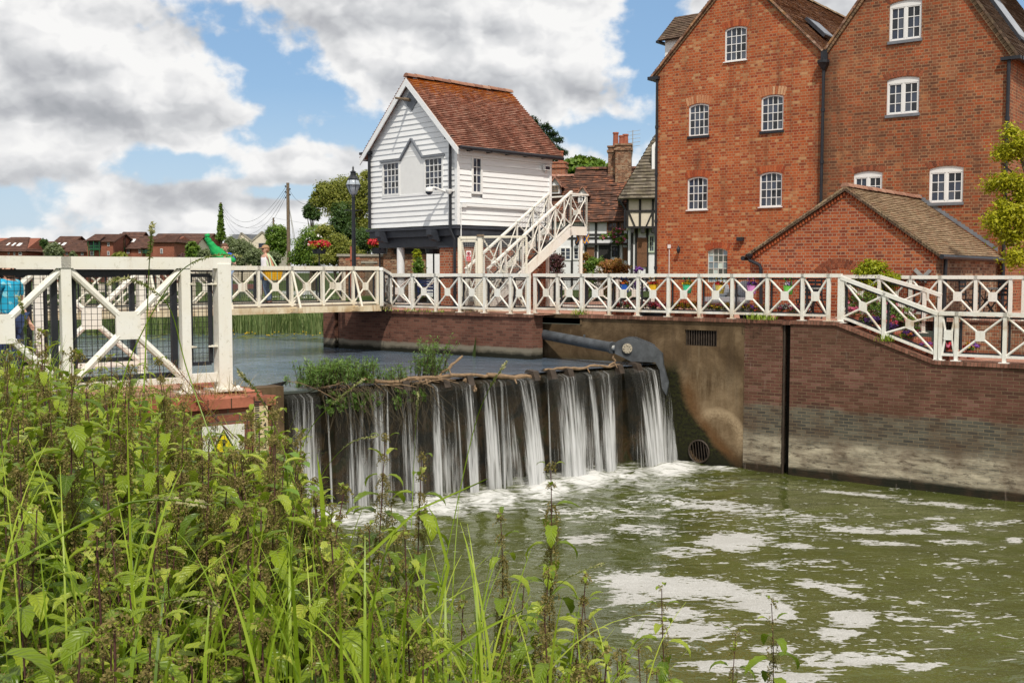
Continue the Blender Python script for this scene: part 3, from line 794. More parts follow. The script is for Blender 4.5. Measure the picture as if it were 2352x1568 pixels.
# the boil under the falls heaves the surface
Pz = Pz + chn * (0.05 + 0.05 * (np.sin(Xg * 5.1 + 1.7 * np.sin(Yg * 3.3)) * np.cos(Yg * 5.7 + Xg)) + 0.006 * rng.standard_normal(Xg.shape)) + 0.012 * np.sin(Xg * 3.1 + 2 * np.sin(Yg * 1.3)) * np.cos(Yg * 2.7)
V_ = np.stack([Xg, Yg, Pz], -1).reshape(-1, 3)
i_ = (np.arange(ny - 1)[:, None] * nx + np.arange(nx - 1)[None, :]).ravel()
npmesh('pool_water', V_, np.stack([i_, i_ + 1, i_ + nx + 1, i_ + nx], 1), m_pool, pat={'foam': fo.ravel(), 'churn': chn.ravel()}, smooth=True, kind='structure')

# terrace (brick paving) behind the wall, lower walk at the right
ws0 = hl(F, 1922, 742, 0.0)[0]; ws1 = hl(F, 2146, 828, 0.0)[0]; ZL = hl(F, 2200, 830, 0.0)[1]
wg = hl(F, 1250, 725, 0.0)[0]                       # where the wall passes behind the pier's end
DR = 1.95
q = M()
q.poly([(PW0 - 5, 0.12, -0.012), (ws0 - 0.1, 0.12, -0.012), (ws0 - 0.1, DR, -0.012), (wR + 25, DR, -0.012), (wR + 25, DM + 12, -0.012), (wL - 1, DM + 12, -0.012), (wL - 1, 30, -0.012), (-14, 30, -0.012), (-14, 6, -0.012)])
q.build('terrace_paving', m_paving, fr=F, fix=False, kind='structure')
q = M(); q.poly([(PW0 - 0.2, -0.80, -0.013), (wg + 0.4, -0.80, -0.013), (wg + 0.4, 0.13, -0.013), (PW0 - 0.2, 0.13, -0.013)])
q.build('pier_walkway', m_paving, fr=F, fix=False, kind='structure')
q = M(); q.poly([(ws1 - 0.1, 0.1, ZL), (wR + 25, 0.1, ZL), (wR + 25, DR, ZL), (ws1 - 0.1, DR, ZL)])
q.build('lower_walk', m_paving, fr=F, fix=False, kind='structure')


# ------------------------------------------------------------------ river wall
t = T('river_wall', 'tall brick and concrete river wall stained above the pool, beside the weir', 'wall', Fp(wg, 0, 0))
RW = W[t]
wC = hl(F, 1710, 800, 0)[0]; wS0 = hl(F, 1795, 900, 0)[0]; wS1 = hl(F, 1814, 900, 0)[0]; wE = wR + 14
ZB = -5.2
gr = [hl(F, 1573, 757, 0), hl(F, 1646, 796, 0)]
q = M()
rc = hl(F, 1606, 1036, 0); rr = 0.27
circ = [(rc[0] + rr * math.cos(a * PI / 8), 0, rc[1] + rr * math.sin(a * PI / 8)) for a in range(16)]
hole = [(gr[0][0], 0, gr[1][1]), (gr[1][0], 0, gr[1][1]), (gr[1][0], 0, gr[0][1]), (gr[0][0], 0, gr[0][1])]
s0, s1 = hl(F, 1252, 728, 0), hl(F, 1336, 742, 0)
q.holed([(wg - 3.5, 0, ZB), (wC, 0, ZB), (wC, 0, -0.07), (s1[0], 0, -0.07), (s1[0], 0, -0.27), (wg - 3.5, 0, -0.27)], [hole, circ])
for h_ in (hole, circ):
    for a, b in zip(h_, h_[1:] + h_[:1]): q.poly([a, b, (b[0], 0.35, b[2]), (a[0], 0.35, a[2])])
q.build('concrete_face', m_conc, t, F, fix=False)
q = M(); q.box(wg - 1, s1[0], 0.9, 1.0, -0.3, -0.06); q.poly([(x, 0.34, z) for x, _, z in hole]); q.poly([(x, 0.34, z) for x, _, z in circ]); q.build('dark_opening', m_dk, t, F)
q = M()
q.poly([(wC, -0.012, ZB), (wS0, -0.012, ZB), (wS0, -0.012, -0.07), (wC, -0.012, -0.07)])
q.poly([(wS1, -0.012, ZB), (wE, -0.012, ZB), (wE, -0.012, ZL - 0.07), (ws1, -0.012, ZL - 0.07), (ws0, -0.012, -0.07), (wS1, -0.012, -0.07)])
q.poly([(wS0, -0.012, ZB), (wS0, 0.3, ZB), (wS0, 0.3, -0.07), (wS0, -0.012, -0.07)]); q.poly([(wS1, -0.012, ZB), (wS1, 0.3, ZB), (wS1, 0.3, -0.07), (wS1, -0.012, -0.07)])
q.build('brick_face', m_wallB, t, F, fix=False)
q = M(); q.poly([(wS0, 0.29, ZB), (wS1, 0.29, ZB), (wS1, 0.29, -0.03), (wS0, 0.29, -0.03)]); q.build('stop_log_slot', plain('dark_slot', (0.02, 0.016, 0.012), 0.6), t, F, fix=False)  # near-black sheet across the back of the slot
q = M(); q.box(wS0 + 0.02, wS0 + 0.06, 0.02, 0.07, ZB, -0.05); q.build('slot_guide', m_dwet, t, F)
q = M()                                             # coping course with a rounded nose
def cop(x0, z0, x1, z1, h=0.085, o=0.05, dd=0.24):
    q.hexa([(x0, -o, z0 - h), (x1, -o, z1 - h), (x1, dd, z1 - h), (x0, dd, z0 - h), (x0, -o + 0.015, z0), (x1, -o + 0.015, z1), (x1, dd, z1), (x0, dd, z0)])
cop(s1[0] - 0.05, 0, wS0, 0); cop(wS1, 0, ws0, 0); cop(ws0, 0, ws1, ZL); cop(ws1, ZL, wE, ZL); cop(wS0, -0.02, wS1, -0.02)
q.build('brick_coping', m_coping, t, F)
q = M(); q.box(wg - 0.2, s1[0] + 0.02, -0.03, 0.2, -0.10, 0.0); q.box(s1[0] - 0.04, s1[0] + 0.02, -0.02, 0.2, -0.27, -0.10); q.build('concrete_lintel', m_conc, t, F)
q = M()
for k in range(13):
    x = gr[0][0] + (gr[1][0] - gr[0][0]) * (k + 0.5) / 13; q.box(x - 0.012, x + 0.012, 0.04, 0.07, gr[1][1], gr[0][1])
q.build('vent_grille', m_dwet, t, F)
q = M()
q.tube([(rc[0] + (rr + 0.01) * math.cos(a * PI / 10), -0.02, rc[1] + (rr + 0.01) * math.sin(a * PI / 10)) for a in range(21)], 0.022, 6)
for k in range(-3, 4):
    x = k * 0.075; h = math.sqrt(rr * rr - x * x); q.bar((rc[0] + x + 0.03, -0.02, rc[1] - h), (rc[0] + x - 0.03, -0.02, rc[1] + h), 0.014, 0.014)
q.build('outfall_grille', m_dwet, t, F)
# retaining wall between terrace and lower walk, steps
q = M(); q.box(ws1 + 0.0, wE, DR, DR + 0.22, ZL - 0.3, -0.02); t = T('retaining_wall', 'brown brick retaining wall behind the lower walk on the right', 'wall', Fp(ws1, DR, ZL)); q.build('brick_face', m_brickOld, t, F)
q = M(); q.box(ws1, wE, DR - 0.03, DR + 0.3, -0.02, 0.03); q.build('coping', m_coping, t, F)
t = T('garden_steps', 'red brick steps lined with flower pots down to the lower walk', 'steps', Fp(ws0, 0.2, ZL))
ns = 5
for k in range(ns):
    q = M(); x0 = ws0 - 0.1 + (ws1 - ws0) * k / ns; x1 = ws1 + 0.0; z = ZL * (k + 1) / (ns + 0.0) if k < ns - 1 else ZL
    z = ZL * (k + 1) / (ns + 1)
    q.box(x0 + 0.25, x0 + 0.25 + (ws1 - ws0) / ns + 0.08, 0.26, DR - 0.02, ZL - 0.2, z); q.build('step', m_copred, t, F)


# ------------------------------------------------------------------ brick pier beside the gate channel
t = T('brick_pier', 'long low brick pier standing in the river under the white railing', 'pier', Fp(PW0, -0.85, ZU))
pl = hl(F, 743, 795, -0.85)[0]; ps0 = hl(F, 770, 760, -0.85)[0]
q = M(); q.box(PW0, PW1, -0.85, -0.35, -3, -0.08); q.box(pl, ps0 - 0.03, -0.85, -0.35, -3, -0.08); q.build('brick_face', m_pier, t, F)
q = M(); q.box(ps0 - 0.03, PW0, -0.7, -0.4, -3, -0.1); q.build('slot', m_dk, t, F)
q = M(); q.box(hl(F, 860, 700, -0.85)[0], PW1 + 0.02, -0.90, -0.30, -0.08, 0.0); q.box(pl, hl(F, 860, 700, -0.85)[0], -0.86, -0.34, -0.08, -0.03); q.build('brick_coping', m_coping, t, F)


# ------------------------------------------------------------------ weir gate
t = T('weir_gate', 'slimy brown steel weir gate behind the falling water', 'weir', WL)
zc = ZU - 0.05; L = (WR - WL).length
q = M(); n = 46; prof = [(0.0, zc), (0.05, zc - 0.18), (-0.10, zc - 0.22), (-0.30, zc - 0.7), (-0.42, zc - 1.4), (-0.25, zc - 2.1), (0.05, ZP - 0.5)]
rows = []
for d, z in prof:
    b = len(q.v)
    for i in range(n + 1):
        u = i / n; j = 0.06 * math.sin(i * 1.7 + z * 5) * (1 if z < zc - 0.3 else 0) + 0.05 * math.sin(i * 0.6)*(1 if z < zc - 0.3 else 0)
        p = WL + bdir * (L * u) + down * (d + j); q.v.append((p.x, p.y, z))
    rows.append(b)
for a, b in zip(rows, rows[1:]):
    for i in range(n): q.face((a + i, a + i + 1, b + i + 1, b + i))
a0 = rows[0]
b = len(q.v)
for i in range(n + 1):
    p = WL + bdir * (L * i / n) - down * 0.12; q.v.append((p.x, p.y, zc - 0.15))
for i in range(n): q.face((a0 + i, a0 + i + 1, b + i + 1, b + i))
q.build('gate_plate', m_gate, t, smooth=True, fix=False)
for px in (918, 1010, 1066, 1217, 1256, 1296, 1412, 1454):
    py = 868 - (px - 900) * 0.075; p = WL + bdir * ((atz(px, 850, zc) - WL).dot(bdir))
    # crest point under this column of the picture
    lo, hi = 0.0, L
    for _ in range(40):
        m_ = (lo + hi) / 2; c = proj(WL + bdir * m_ + Vector((0, 0, zc - WL.z)))
        if c[0] < px: lo = m_
        else: hi = m_
    p = WL + bdir * lo; p = Vector((p.x, p.y, zc))
    q = M(); q.extr([p - down * 0.25 + Vector((0, 0, 0.02)), p - down * 0.12 + Vector((0, 0, 0.13)), p + down * 0.12 + Vector((0, 0, 0.10)), p + down * 0.2 - Vector((0, 0, 0.10)), p - Vector((0, 0, 0.15))], bdir * 0.16)
    q.build('flow_splitter', m_dwet, t)


def crest(px):
    lo, hi = -0.5, L + 1.0
    for _ in range(40):
        m_ = (lo + hi) / 2; c = proj(Vector((WL.x, WL.y, zc)) + bdir * m_)
        if c[0] < px: lo = m_
        else: hi = m_
    return Vector((WL.x, WL.y, zc)) + bdir * lo


# falling sheets of water: (crest left, crest right, foot left, foot right, throw)
random.seed(21)
THIN = [(x, x + random.uniform(2.5, 6), x + random.uniform(4, 22), 0, random.uniform(.2, .5)) for x in [random.uniform(735, 1540) for _ in range(16)]]
THIN = [(a, b, c, c + (b - a) * .8, th) for a, b, c, _, th in THIN]
FALLS = [(648, 727, 668, 737, 0.5), (838, 872, 856, 884, 0.42), (900, 965, 908, 972, 0.22), (976, 1001, 990, 1012, 0.42), (1038, 1083, 1070, 1097, 0.55), (1088, 1126, 1113, 1147, 0.5), (1158, 1224, 1205, 1248, 0.65), (1252, 1334, 1282, 1350, 0.55), (1336, 1350, 1362, 1375, 0.45), (1354, 1409, 1382, 1410, 0.5), (1430, 1508, 1478, 1528, 0.75), (1526, 1560, 1534, 1572, 0.45),
         (795, 800, 800, 805, 0.15), (880, 884, 882, 888, 0.12), (820, 826, 826, 832, 0.15), (1140, 1146, 1146, 1150, 0.12), (760, 905, 766, 912, 0.2), (960, 1045, 972, 1062, 0.3), (1120, 1165, 1140, 1200, 0.35), (1236, 1420, 1262, 1424, 0.4), (1420, 1562, 1440, 1574, 0.5)] + THIN
for k, (a, b, c, d, th) in enumerate(FALLS):
    cols, rws = 26, 22
    P0, P1 = crest(a), crest(b)
    def foot(px, p):
        # point on the pool below the crest, thrown downstream, under this column
        best = None
        base = Vector((p.x, p.y, ZP)) + down * th
        lo, hi = -1.5, 1.5
        for _ in range(40):
            m_ = (lo + hi) / 2
            if proj(base + bdir * m_)[0] < px: lo = m_
            else: hi = m_
        return base + bdir * lo
    Q0, Q1 = foot(c, P0), foot(d, P1)
    V = []; ac = []; al = []; ed = []
    wid = (P1 - P0).length
    for j in range(rws + 1):
        v = j / rws
        for i in range(cols + 1):
            u = i / cols; top = P0.lerp(P1, u); bot = Q0.lerp(Q1, u)
            s = v ** 1.0; hor = top.lerp(bot, math.sqrt(v) * 0.9 + 0.1 * v)
            z = top.z + 0.03 - (top.z + 0.03 - ZP + 0.1) * s
            wob = 0.02 * math.sin(u * 37 + k) + 0.015 * math.sin(u * 91 + k * 2)
            pp = Vector((hor.x, hor.y, z)) + down * (wob * (0.3 + v) + (0.10 if j == 0 else 0.12) - (0.25 if j == 0 else 0))
            V.append(pp[:]); ac.append(u * wid + k * 3.7); al.append(v * 2.4 + k * 0.37)
            e = min(u, 1 - u); ed.append(max(0, 1 - e / 0.22) * 0.9 + (0.35 if k in (2,) else 0) + (0.42 if 16 <= k < 21 else .15 if k >= 21 else 0))
    ii = (np.arange(rws)[:, None] * (cols + 1) + np.arange(cols)[None, :]).ravel()
    npmesh('waterfall', V, np.stack([ii, ii + 1, ii + cols + 2, ii + cols + 1], 1), m_fall, pat={'across': ac, 'along': np.array(al) - k * 0.37, 'edge': ed}, smooth=True, kind='structure')

# ------------------------------------------------------------------ hydraulic ram with its lifting arm
t = T('hydraulic_ram', 'grey hydraulic ram with bolted arm reaching down to the weir gate', 'ram', aty(1440, 800, 28.3))
D0, D1 = 28.9, 27.9
r0, r1 = aty(1195, 758, 30.75), aty(1405, 798, 27.9)
q = M(); q.tube([r0, r1], 0.135, 20); q.build('cylinder', m_steel, t, smooth=False)
q = M(); q.tube([r1 - (r1 - r0).normalized() * 0.02, r1 + (r1 - r0).normalized() * 0.05], 0.155, 20); q.bar(r0.lerp(r1, .72) + Vector((0, 0, .13)), r0.lerp(r1, .72) + Vector((0, 0, .2)), .06, .05); q.build('end_collar', m_steel, t)
q = M(); q.tube([r1, aty(1440, 803, 27.75)], 0.07, 14); q.build('piston_rod', m_gal, t)
arm = [(1412, 786), (1436, 775), (1452, 776), (1504, 796), (1521, 812), (1523, 838), (1535, 880), (1530, 908), (1520, 890), (1515, 850), (1505, 832), (1450, 830), (1425, 818), (1412, 812)]
q = M(); pts = [aty(x, y, 27.72) for x, y in arm]; back = Vector((0.04, 0.10, 0))
q.extr(pts, back); q.extr([p + Vector((0.12, 0.42, 0)) for p in pts], back); q.build('lifting_arm', m_steel, t)
q = M()
c = aty(1441, 800, 27.66); q.tube([c, c + Vector((0.02, 0.7, 0))], 0.125, 18)
q.build('pivot_boss', m_bolt, t)
q = M()
for k in range(8):
    a = k * PI / 4; q.ball(c + Vector((0.085 * math.cos(a), -0.01, 0.085 * math.sin(a))), 0.018, 6, 4)
q.build('boss_bolts', m_bolt, t)


# ------------------------------------------------------------------ railings
def bays(t, P, h, back, m=None, skip=(), plate=0.19, tube=0.026, post=0.075, wire=True, top=True, bot=0.13, feet=True, wires=0.05, braced=None, tr=0.085):
    """rail parts on thing t; P = foot of each post, back = unit vector away from the viewer"""
    m = m or m_white
    P = [Vector(p) for p in P]; Z = Vector((0, 0, 1))
    for i, p in enumerate(P):
        q = M(); q.bar(p, p + Z * (h - 0.04), post, post, up=back)
        if feet: q.bar(p - back * 0.09 + Z * 0.008, p + back * 0.09 + Z * 0.008, 0.20, 0.016); q.ball(p - back * 0.06 + Z * .02, .016, 6, 4)
        q.build('post', m, t)
    if top:
        q = M()
        for a, b in zip(P, P[1:]):
            d = (b - a).normalized() * 0.04
            q.bar(a + Z * (h - 0.04) - d, b + Z * (h - 0.04) + d * 0.98, 0.10, tr)
        q.build('top_rail', m, t)
    q = M()
    for i, (a, b) in enumerate(zip(P, P[1:])):
        if i in skip: continue
        d = (b - a).normalized() * post * 0.5; q.bar(a + Z * bot + d, b + Z * bot - d, 0.05, 0.055)
    q.build('bottom_rail', m, t)
    for i, (a, b) in enumerate(zip(P, P[1:])):
        if i in skip: continue
        e = (b - a); L = e.length; dx = post / 2 / L
        def pt(u, v, o=0.0): return a + e * u + Z * (bot + (h - 0.08 - bot) * v) + back * o
        pu = plate / L / 2; pv = plate * 1.15 / (h - bot - 0.08) / 2
        q = M(); q.extr([pt(0.5 - pu, 0.5 - pv, -0.03), pt(0.5 + pu, 0.5 - pv, -0.03), pt(0.5 + pu, 0.5 + pv, -0.03), pt(0.5 - pu, 0.5 + pv, -0.03)], back * 0.03)
        q.build('gusset_plate', m, t)
        q = M()
        for cu, cv in ((0, 0), (1, 0), (1, 1), (0, 1)):
            su = 1 if cu else -1; sv = 1 if cv else -1
            q.tube([pt(cu - su * dx, cv - sv * 0.03), pt(0.5 + su * pu * 0.75, 0.5 + sv * pv * 0.75)], tube, 8)
        q.build('cross_brace', m, t, smooth=False)
        if wire:
            u0, u1 = dx + 0.035 / L, 1 - dx - 0.035 / L; v0, v1 = 0.045, 0.955; o = 0.075
            q = M(); w = 0.030 if wires >= .06 else 0.042 if post < .08 else 0.052
            for A_, B_ in (((u0, v0), (u1, v0)), ((u0, v1), (u1, v1)), ((u0, v0), (u0, v1)), ((u1, v0), (u1, v1))):
                q.bar(pt(*A_, o), pt(*B_, o), w, w, up=back)
            q.build('mesh_frame', m_black, t)
            q = M(); nu = max(2, int((u1 - u0) * L / wires)); nv = max(2, int((v1 - v0) * (h - bot - .08) / wires))
            for k in range(1, nu):
                u = u0 + (u1 - u0) * k / nu; q.bar(pt(u, v0, o), pt(u, v1, o), 0.0038, 0.0038, up=back)
            for k in range(1, nv):
                v = v0 + (v1 - v0) * k / nv; q.bar(pt(u0, v, o + .004), pt(u1, v, o + .004), 0.0038, 0.0038, up=back)
            q.build('wire_mesh', m_wire, t)
    return t


def on(d, px, z=0.0, py=700):
    x, _ = hl(F, px, py, d); return Fp(x, d, z)


RH = 1.09
dp = -0.72
# along the pier
t = T('white_railing', 'rust-streaked white railing on top of the long brick pier', 'railing', on(dp, 896), group='white cross-braced railings')
bays(t, [on(dp, x) for x in (897, 948, 1001.4, 1056.4, 1113.7, 1173, 1214)], RH, NN)
t = T('white_railing', 'white terrace railing hung with coloured bucket planters', 'railing', on(0.06, 1228), group='white cross-braced railings')
bays(t, [on(0.10, x) for x in (1229, 1281, 1336.5, 1399.8, 1465.6, 1535.4, 1606.6, 1681.8, 1762.4, 1843.4, 1903)] + [Fp(ws0 + 0.02, 0.10, 0)], RH, NN, skip=(10,))
t = T('white_railing', 'white railing sloping down beside the flower-lined steps', 'railing', Fp(ws0, 0.1, 0), group='white cross-braced railings')
wm = (ws0 + ws1) / 2 - 0.05
bays(t, [Fp(ws0 + 0.02 + 0.07, 0.10, 0 - .03), Fp(wm, 0.10, ZL * (wm - ws0) / (ws1 - ws0)), Fp(ws1, 0.10, ZL)], RH - 0.03, NN)
t = T('white_railing', 'white railing with rusty plates along the low walk at far right', 'railing', Fp(ws1, 0.1, ZL), group='white cross-braced railings')
lw = [ws1 + 0.09] + [hl(F, x, 780, 0.1)[0] for x in (2197, 2308)]; st = lw[2] - lw[1]
bays(t, [Fp(x, 0.10, ZL) for x in lw + [lw[2] + st, lw[2] + 2 * st]], RH - 0.03, NN)
# the other side of the steps
x0 = hl(F, 1932, 640, DR + .1)[0]; x1 = hl(F, 2020, 640, DR + .1)[0]; x2 = hl(F, 2158, 700, DR + .1)[0]
t = T('white_railing', 'short white handrail dropping on the bank side of the steps', 'railing', Fp(x0, DR + .1, 0), group='white cross-braced railings')
bays(t, [Fp(x0, DR + .1, 0), Fp(x1, DR + .1, 0), Fp(x2 - .35, DR + .1, -.30), Fp(x2, DR + .1, -.42)], 1.06, NN, skip=(2,), m=m_whiteN)
t = T('white_railing', 'white railing of the upper terrace above the retaining wall', 'railing', Fp(x1 + .4, 2.5, 0), group='white cross-braced railings')
ux = [hl(F, x, 640, 2.5)[0] for x in (2092, 2160, 2242, 2322)]; st = ux[3] - ux[2]
bays(t, [Fp(x, 2.5, 0.02) for x in [ux[0] - st, *ux, ux[3] + .28, ux[3] + .28 + st]], 1.03, NN, skip=(4,), m=m_whiteN)
t = T('white_railing', 'inner white railing across the walkway behind the planters', 'railing', on(2.7, 1255), group='white cross-braced railings')
bx = [hl(F, 1500, 640, 2.7)[0] - 1.17 * k for k in range(4)][::-1]
bays(t, [Fp(x, 2.7, 0) for x in bx], 1.02, NN)
t = T('white_railing', 'inner white railing behind the pier walkway below the stairs', 'railing', on(1.3, 990), group='white cross-braced railings')
bx = [hl(F, 1215, 640, 1.3)[0] - 1.17 * k for k in range(6)][::-1]
bays(t, [Fp(x, 1.3, 0) for x in bx], 1.02, NN)


# ------------------------------------------------------------------ footbridge over the river
B0 = aty(866, 620, 31.9); B0.z = 0.20
b1 = aty(530, 620, 28.8)
bd = Vector((b1.x - B0.x, b1.y - B0.y, 0)).normalized(); bk = Vector((bd.y, -bd.x, 0))
if bk.y < 0: bk = -bk
def onb(px, o=0.0, z=0.2):
    lo, hi = -1.0, 16.0
    for _ in range(40):
        m_ = (lo + hi) / 2
        if proj(B0 + bd * m_)[0] > px: lo = m_
        else: hi = m_
    p = B0 + bd * lo + bk * o; p.z = z; return p
def sb(s, o=0.0, z=0.2):
    p = B0 + bd * s + bk * o; p.z = z; return p
def s_of(px): return (onb(px) - sb(0)).dot(bd)
t = T('footbridge', 'white steel footbridge with cream beam crossing the river to the pier', 'bridge', B0)
ss = [s_of(x) for x in (868, 812.7, 743.8, 671.7, 595.3)]
stp = (ss[4] - ss[1]) / 3; ss += [ss[4] + stp * k for k in range(1, 9)]
bays(t, [sb(s, 0.03) for s in ss], 1.08, bk, m=m_cream, feet=False, bot=0.06, tr=0.11, post=0.07)
bays(t, [sb(s, 1.75) for s in ss], 1.08, bk, m=m_cream, feet=False, bot=0.06, tr=0.11)
q = M(); q.bar(sb(-0.1, 0, 0.10), sb(16, 0, 0.10), 0.14, 0.17); q.bar(sb(-0.1, 1.78, 0.10), sb(16, 1.78, 0.10), 0.14, 0.17); q.build('beam', m_beam, t)
q = M(); q.bar(sb(-0.6, .9, 0.15), sb(16, .9, 0.15), 1.6, 0.06); q.build('deck', m_pole, t)
for s in (ss[1], ss[3], ss[5], ss[7], ss[9]):
    q = M(); q.bar(sb(s, 0, 0.10), sb(s, -0.42, 0.10), 0.13, 0.13); q.bar(sb(s - .14, -.075, 0.10), sb(s + .14, -.075, 0.10), 0.012, 0.15)
    for a in (-.09, .09):
        for z in (.06, .14): q.ball(sb(s + a, -.085, z), .016, 6, 4)
    q.build('outrigger', m_beam, t)
    q = M(); q.tube([sb(s, -.03, 1.12), sb(s - .04, -.36, 0.16)], 0.033, 8); q.build('raking_strut', m_cream, t)
# ramp panel where the bridge rail drops to the pier rail
t = T('ramp_railing', 'short white ramp railing joining the bridge to the pier', 'railing', onb(872, 0, 0), group='white cross-braced railings')
pA = onb(871, -.12, 0.06); pB = on(dp, 895, 0.0)
bays(t, [pA + Vector((0, 0, .10)), pB + Vector((0, 0, 0.02))], 1.1, NN, feet=False)

# ------------------------------------------------------------------ near platform at the left, on this side of the river
NR = Vector((-2.65, 10.2, 0)); nd = Vector((-0.8, -0.6, 0)); nb = Vector((-0.6, 0.8, 0))
NR = atz(514, 896, 0.02)
def s_n(px):
    lo, hi = -1.0, 6.0
    for _ in range(40):
        m_ = (lo + hi) / 2
        if proj(NR + nd * m_)[0] > px: lo = m_
        else: hi = m_
    return lo
sn = [0.0, s_n(428), s_n(156)]; bl = sn[2] - sn[1]
sn += [sn[2] + bl * k for k in (1, 2, 3)]
hN = 1.235
t = T('platform_railing', 'large white railing with black mesh nearest the camera, above the nettles', 'railing', NR)
P = [NR + nd * s for s in sn]
bays(t, P[1:], hN, nb, m=m_whiteN, plate=0.215, tube=0.034, post=0.085, tr=0.10, bot=0.12)
q = M(); q.bar(P[0], P[0] + Vector((0, 0, hN - .05)), .13, .13, up=nb); q.bar(P[0] - nb * .13 + Vector((0, 0, .01)), P[0] + nb * .13 + Vector((0, 0, .01)), .30, .02)
for a, b_ in ((-.1, -.1), (.1, -.1)): q.ball(P[0] + nd * a * -1 + nb * b_ + Vector((0, 0, .03)), .022, 6, 4)
q.build('post', m_whiteN, t)
q = M(); q.bar(P[0] - nd * .07 + Vector((0, 0, hN - .04)), P[1] - nd * .045 + Vector((0, 0, hN - .04)), .11, .10); q.build('top_rail', m_whiteN, t)
q = M(); q.bar(P[0] + nd * .06 + Vector((0, 0, .13)), P[1] - nd * .04 + Vector((0, 0, .13)), .06, .085); q.build('bottom_rail', m_whiteN, t)
q = M(); g0, g1 = P[0] + nd * .10 + nb * .05, P[1] - nd * .07 + nb * .05
for a, b_ in (((g0, .26), (g1, .26)), ((g0, 1.08), (g1, 1.08)), ((g0, .26), (g0, 1.08)), ((g1, .26), (g1, 1.08))):
    q.bar(a[0] + Vector((0, 0, a[1])), b_[0] + Vector((0, 0, b_[1])), .035, .035, up=nb)
q.build('mesh_frame', m_black, t)
q = M()
for k in range(1, 5): p = g0.lerp(g1, k / 5); q.bar(p + Vector((0, 0, .26)), p + Vector((0, 0, 1.08)), .004, .004, up=nb)
for k in range(1, 17): z = Vector((0, 0, .26 + .82 * k / 17)); q.bar(g0 + z, g1 + z, .004, .004, up=nb)
q.build('wire_mesh', m_wire, t)
for z in (.42, 1.0):
    for p in (g0, g1):
        q = M(); s_ = (P[0] if p is g0 else P[1]); q.bar(p.lerp(s_, -.25) - nb * .03 + Vector((0, 0, z)), p.lerp(s_, .75) - nb * .03 + Vector((0, 0, z)), .012, .075, up=nb)
        q.ball(p - nb * .04 + Vector((0, 0, z)), .012, 6, 4); q.build('hinge_tab', m_cream, t)
t = T('platform_railing', 'second white railing on the far side of the near platform', 'railing', NR + nb * 2.0)
P2 = [NR + nb * 2.0 + nd * (.1 + 1.05 * k) for k in range(6)]
bays(t, P2, hN - .03, nb, m=m_whiteN, plate=0.2, tube=0.032, post=0.08)

# abutment under it
m_abut = brickmat('abutment_brick', [(0, (0.17, 0.06, 0.04)), (0.5, (0.26, 0.085, 0.055)), (1, (0.34, 0.12, 0.075))], (0.17, 0.12, 0.08), w=0.225, h=0.075, mort=0.009, squash=1.0, dirt=(0.5, 1.1), dscale=2.0)
t = T('brick_abutment', 'red brick abutment with rounded coping under the near railing', 'wall', C0)
def poly_wall(q, pts, z0, z1):
    for a, b in zip(pts, pts[1:] + pts[:1]): q.poly([(a[0], a[1], z0), (b[0], b[1], z0), (b[0], b[1], z1), (a[0], a[1], z1)])
    q.poly([(p[0], p[1], z1) for p in pts])
CE = WL - bdir * 0.25 - Vector((0.02, 0, 0))
Lf = C0 + nd * 7
pl_ = [C0, C0 + nb * 2.5, Lf + nb * 2.5, Lf]
q = M(); poly_wall(q, [(p.x, p.y) for p in pl_], -5.0, -0.10); q.build('brick_face', m_abut, t)
q = M(); mid = [C0 - nd * .03 + nb * .28, C0 - nd * .03 + nb * 2.53, C0 + nd * .28 + nb * 2.53, C0 + nd * .28 + nb * .28]
q.hexa([Vector((p.x, p.y, -.10)) for p in mid] + [Vector((p.x, p.y, -.0)) for p in mid])
f4 = [Lf - nb * .03, C0 - nb * .03 - nd * .03, C0 + nb * .28 + nd * .28, Lf + nb * .28]
q.hexa([Vector((p.x, p.y, -.102)) for p in f4] + [Vector((p.x, p.y, -.0 - .012)) for p in f4[:2]] + [Vector((p.x, p.y, 0.0)) for p in f4[2:]])
q.build('bullnose_coping', m_copred, t)
sheet('platform_deck', [(p.x, p.y) for p in pl_], -0.03, m_paving)
t = T('wing_wall', 'low wet wall carrying the weir behind the near platform', 'wall', WL)
q = M(); e_ = WL - bdir * 7; s__ = WL + bdir * .05
q.hexa([Vector((p.x, p.y, z)) for z in (-5, ZU + .12) for p in (e_ + down * .1, s__ + down * .1, s__ - down * .3, e_ - down * .3)]); q.build('wall_face', m_conc, t)

fd = -nd   # along the abutment face to the right
fn = -nb   # out of it
FA = frame(C0, math.atan2(fd.y, fd.x))     # x to the right along the face, y into it


def fa(px, py, o=0.0):
    x, z = hl(FA, px, py, -o); return FA @ Vector((x, -o, z))


# depth gauge board
t = T('gauge_board', 'cream river depth gauge board with black graduations on the brick abutment', 'gauge board', fa(600, 1000, .02))
a0, a1 = hl(FA, 583, 915, -.02), hl(FA, 616, 1090, -.02)
q = M(); q.box(a0[0], a1[0], -.03, -.004, -1.5, a0[1]); q.build('board', plain('aged_cream_board', (0.62, 0.50, 0.30), .7, var=.15, scale=14), t, FA)
q = M(); z = a0[1] - .03; k = 0
while z > -1.4:
    wd = (a1[0] - a0[0]); q.box(a0[0] + .004, a0[0] + wd * (0.36 if k % 5 else .55), -.034, -.031, z - .005, z + .005); z -= .02; k += 1
q.build('graduations', m_black, t, FA)


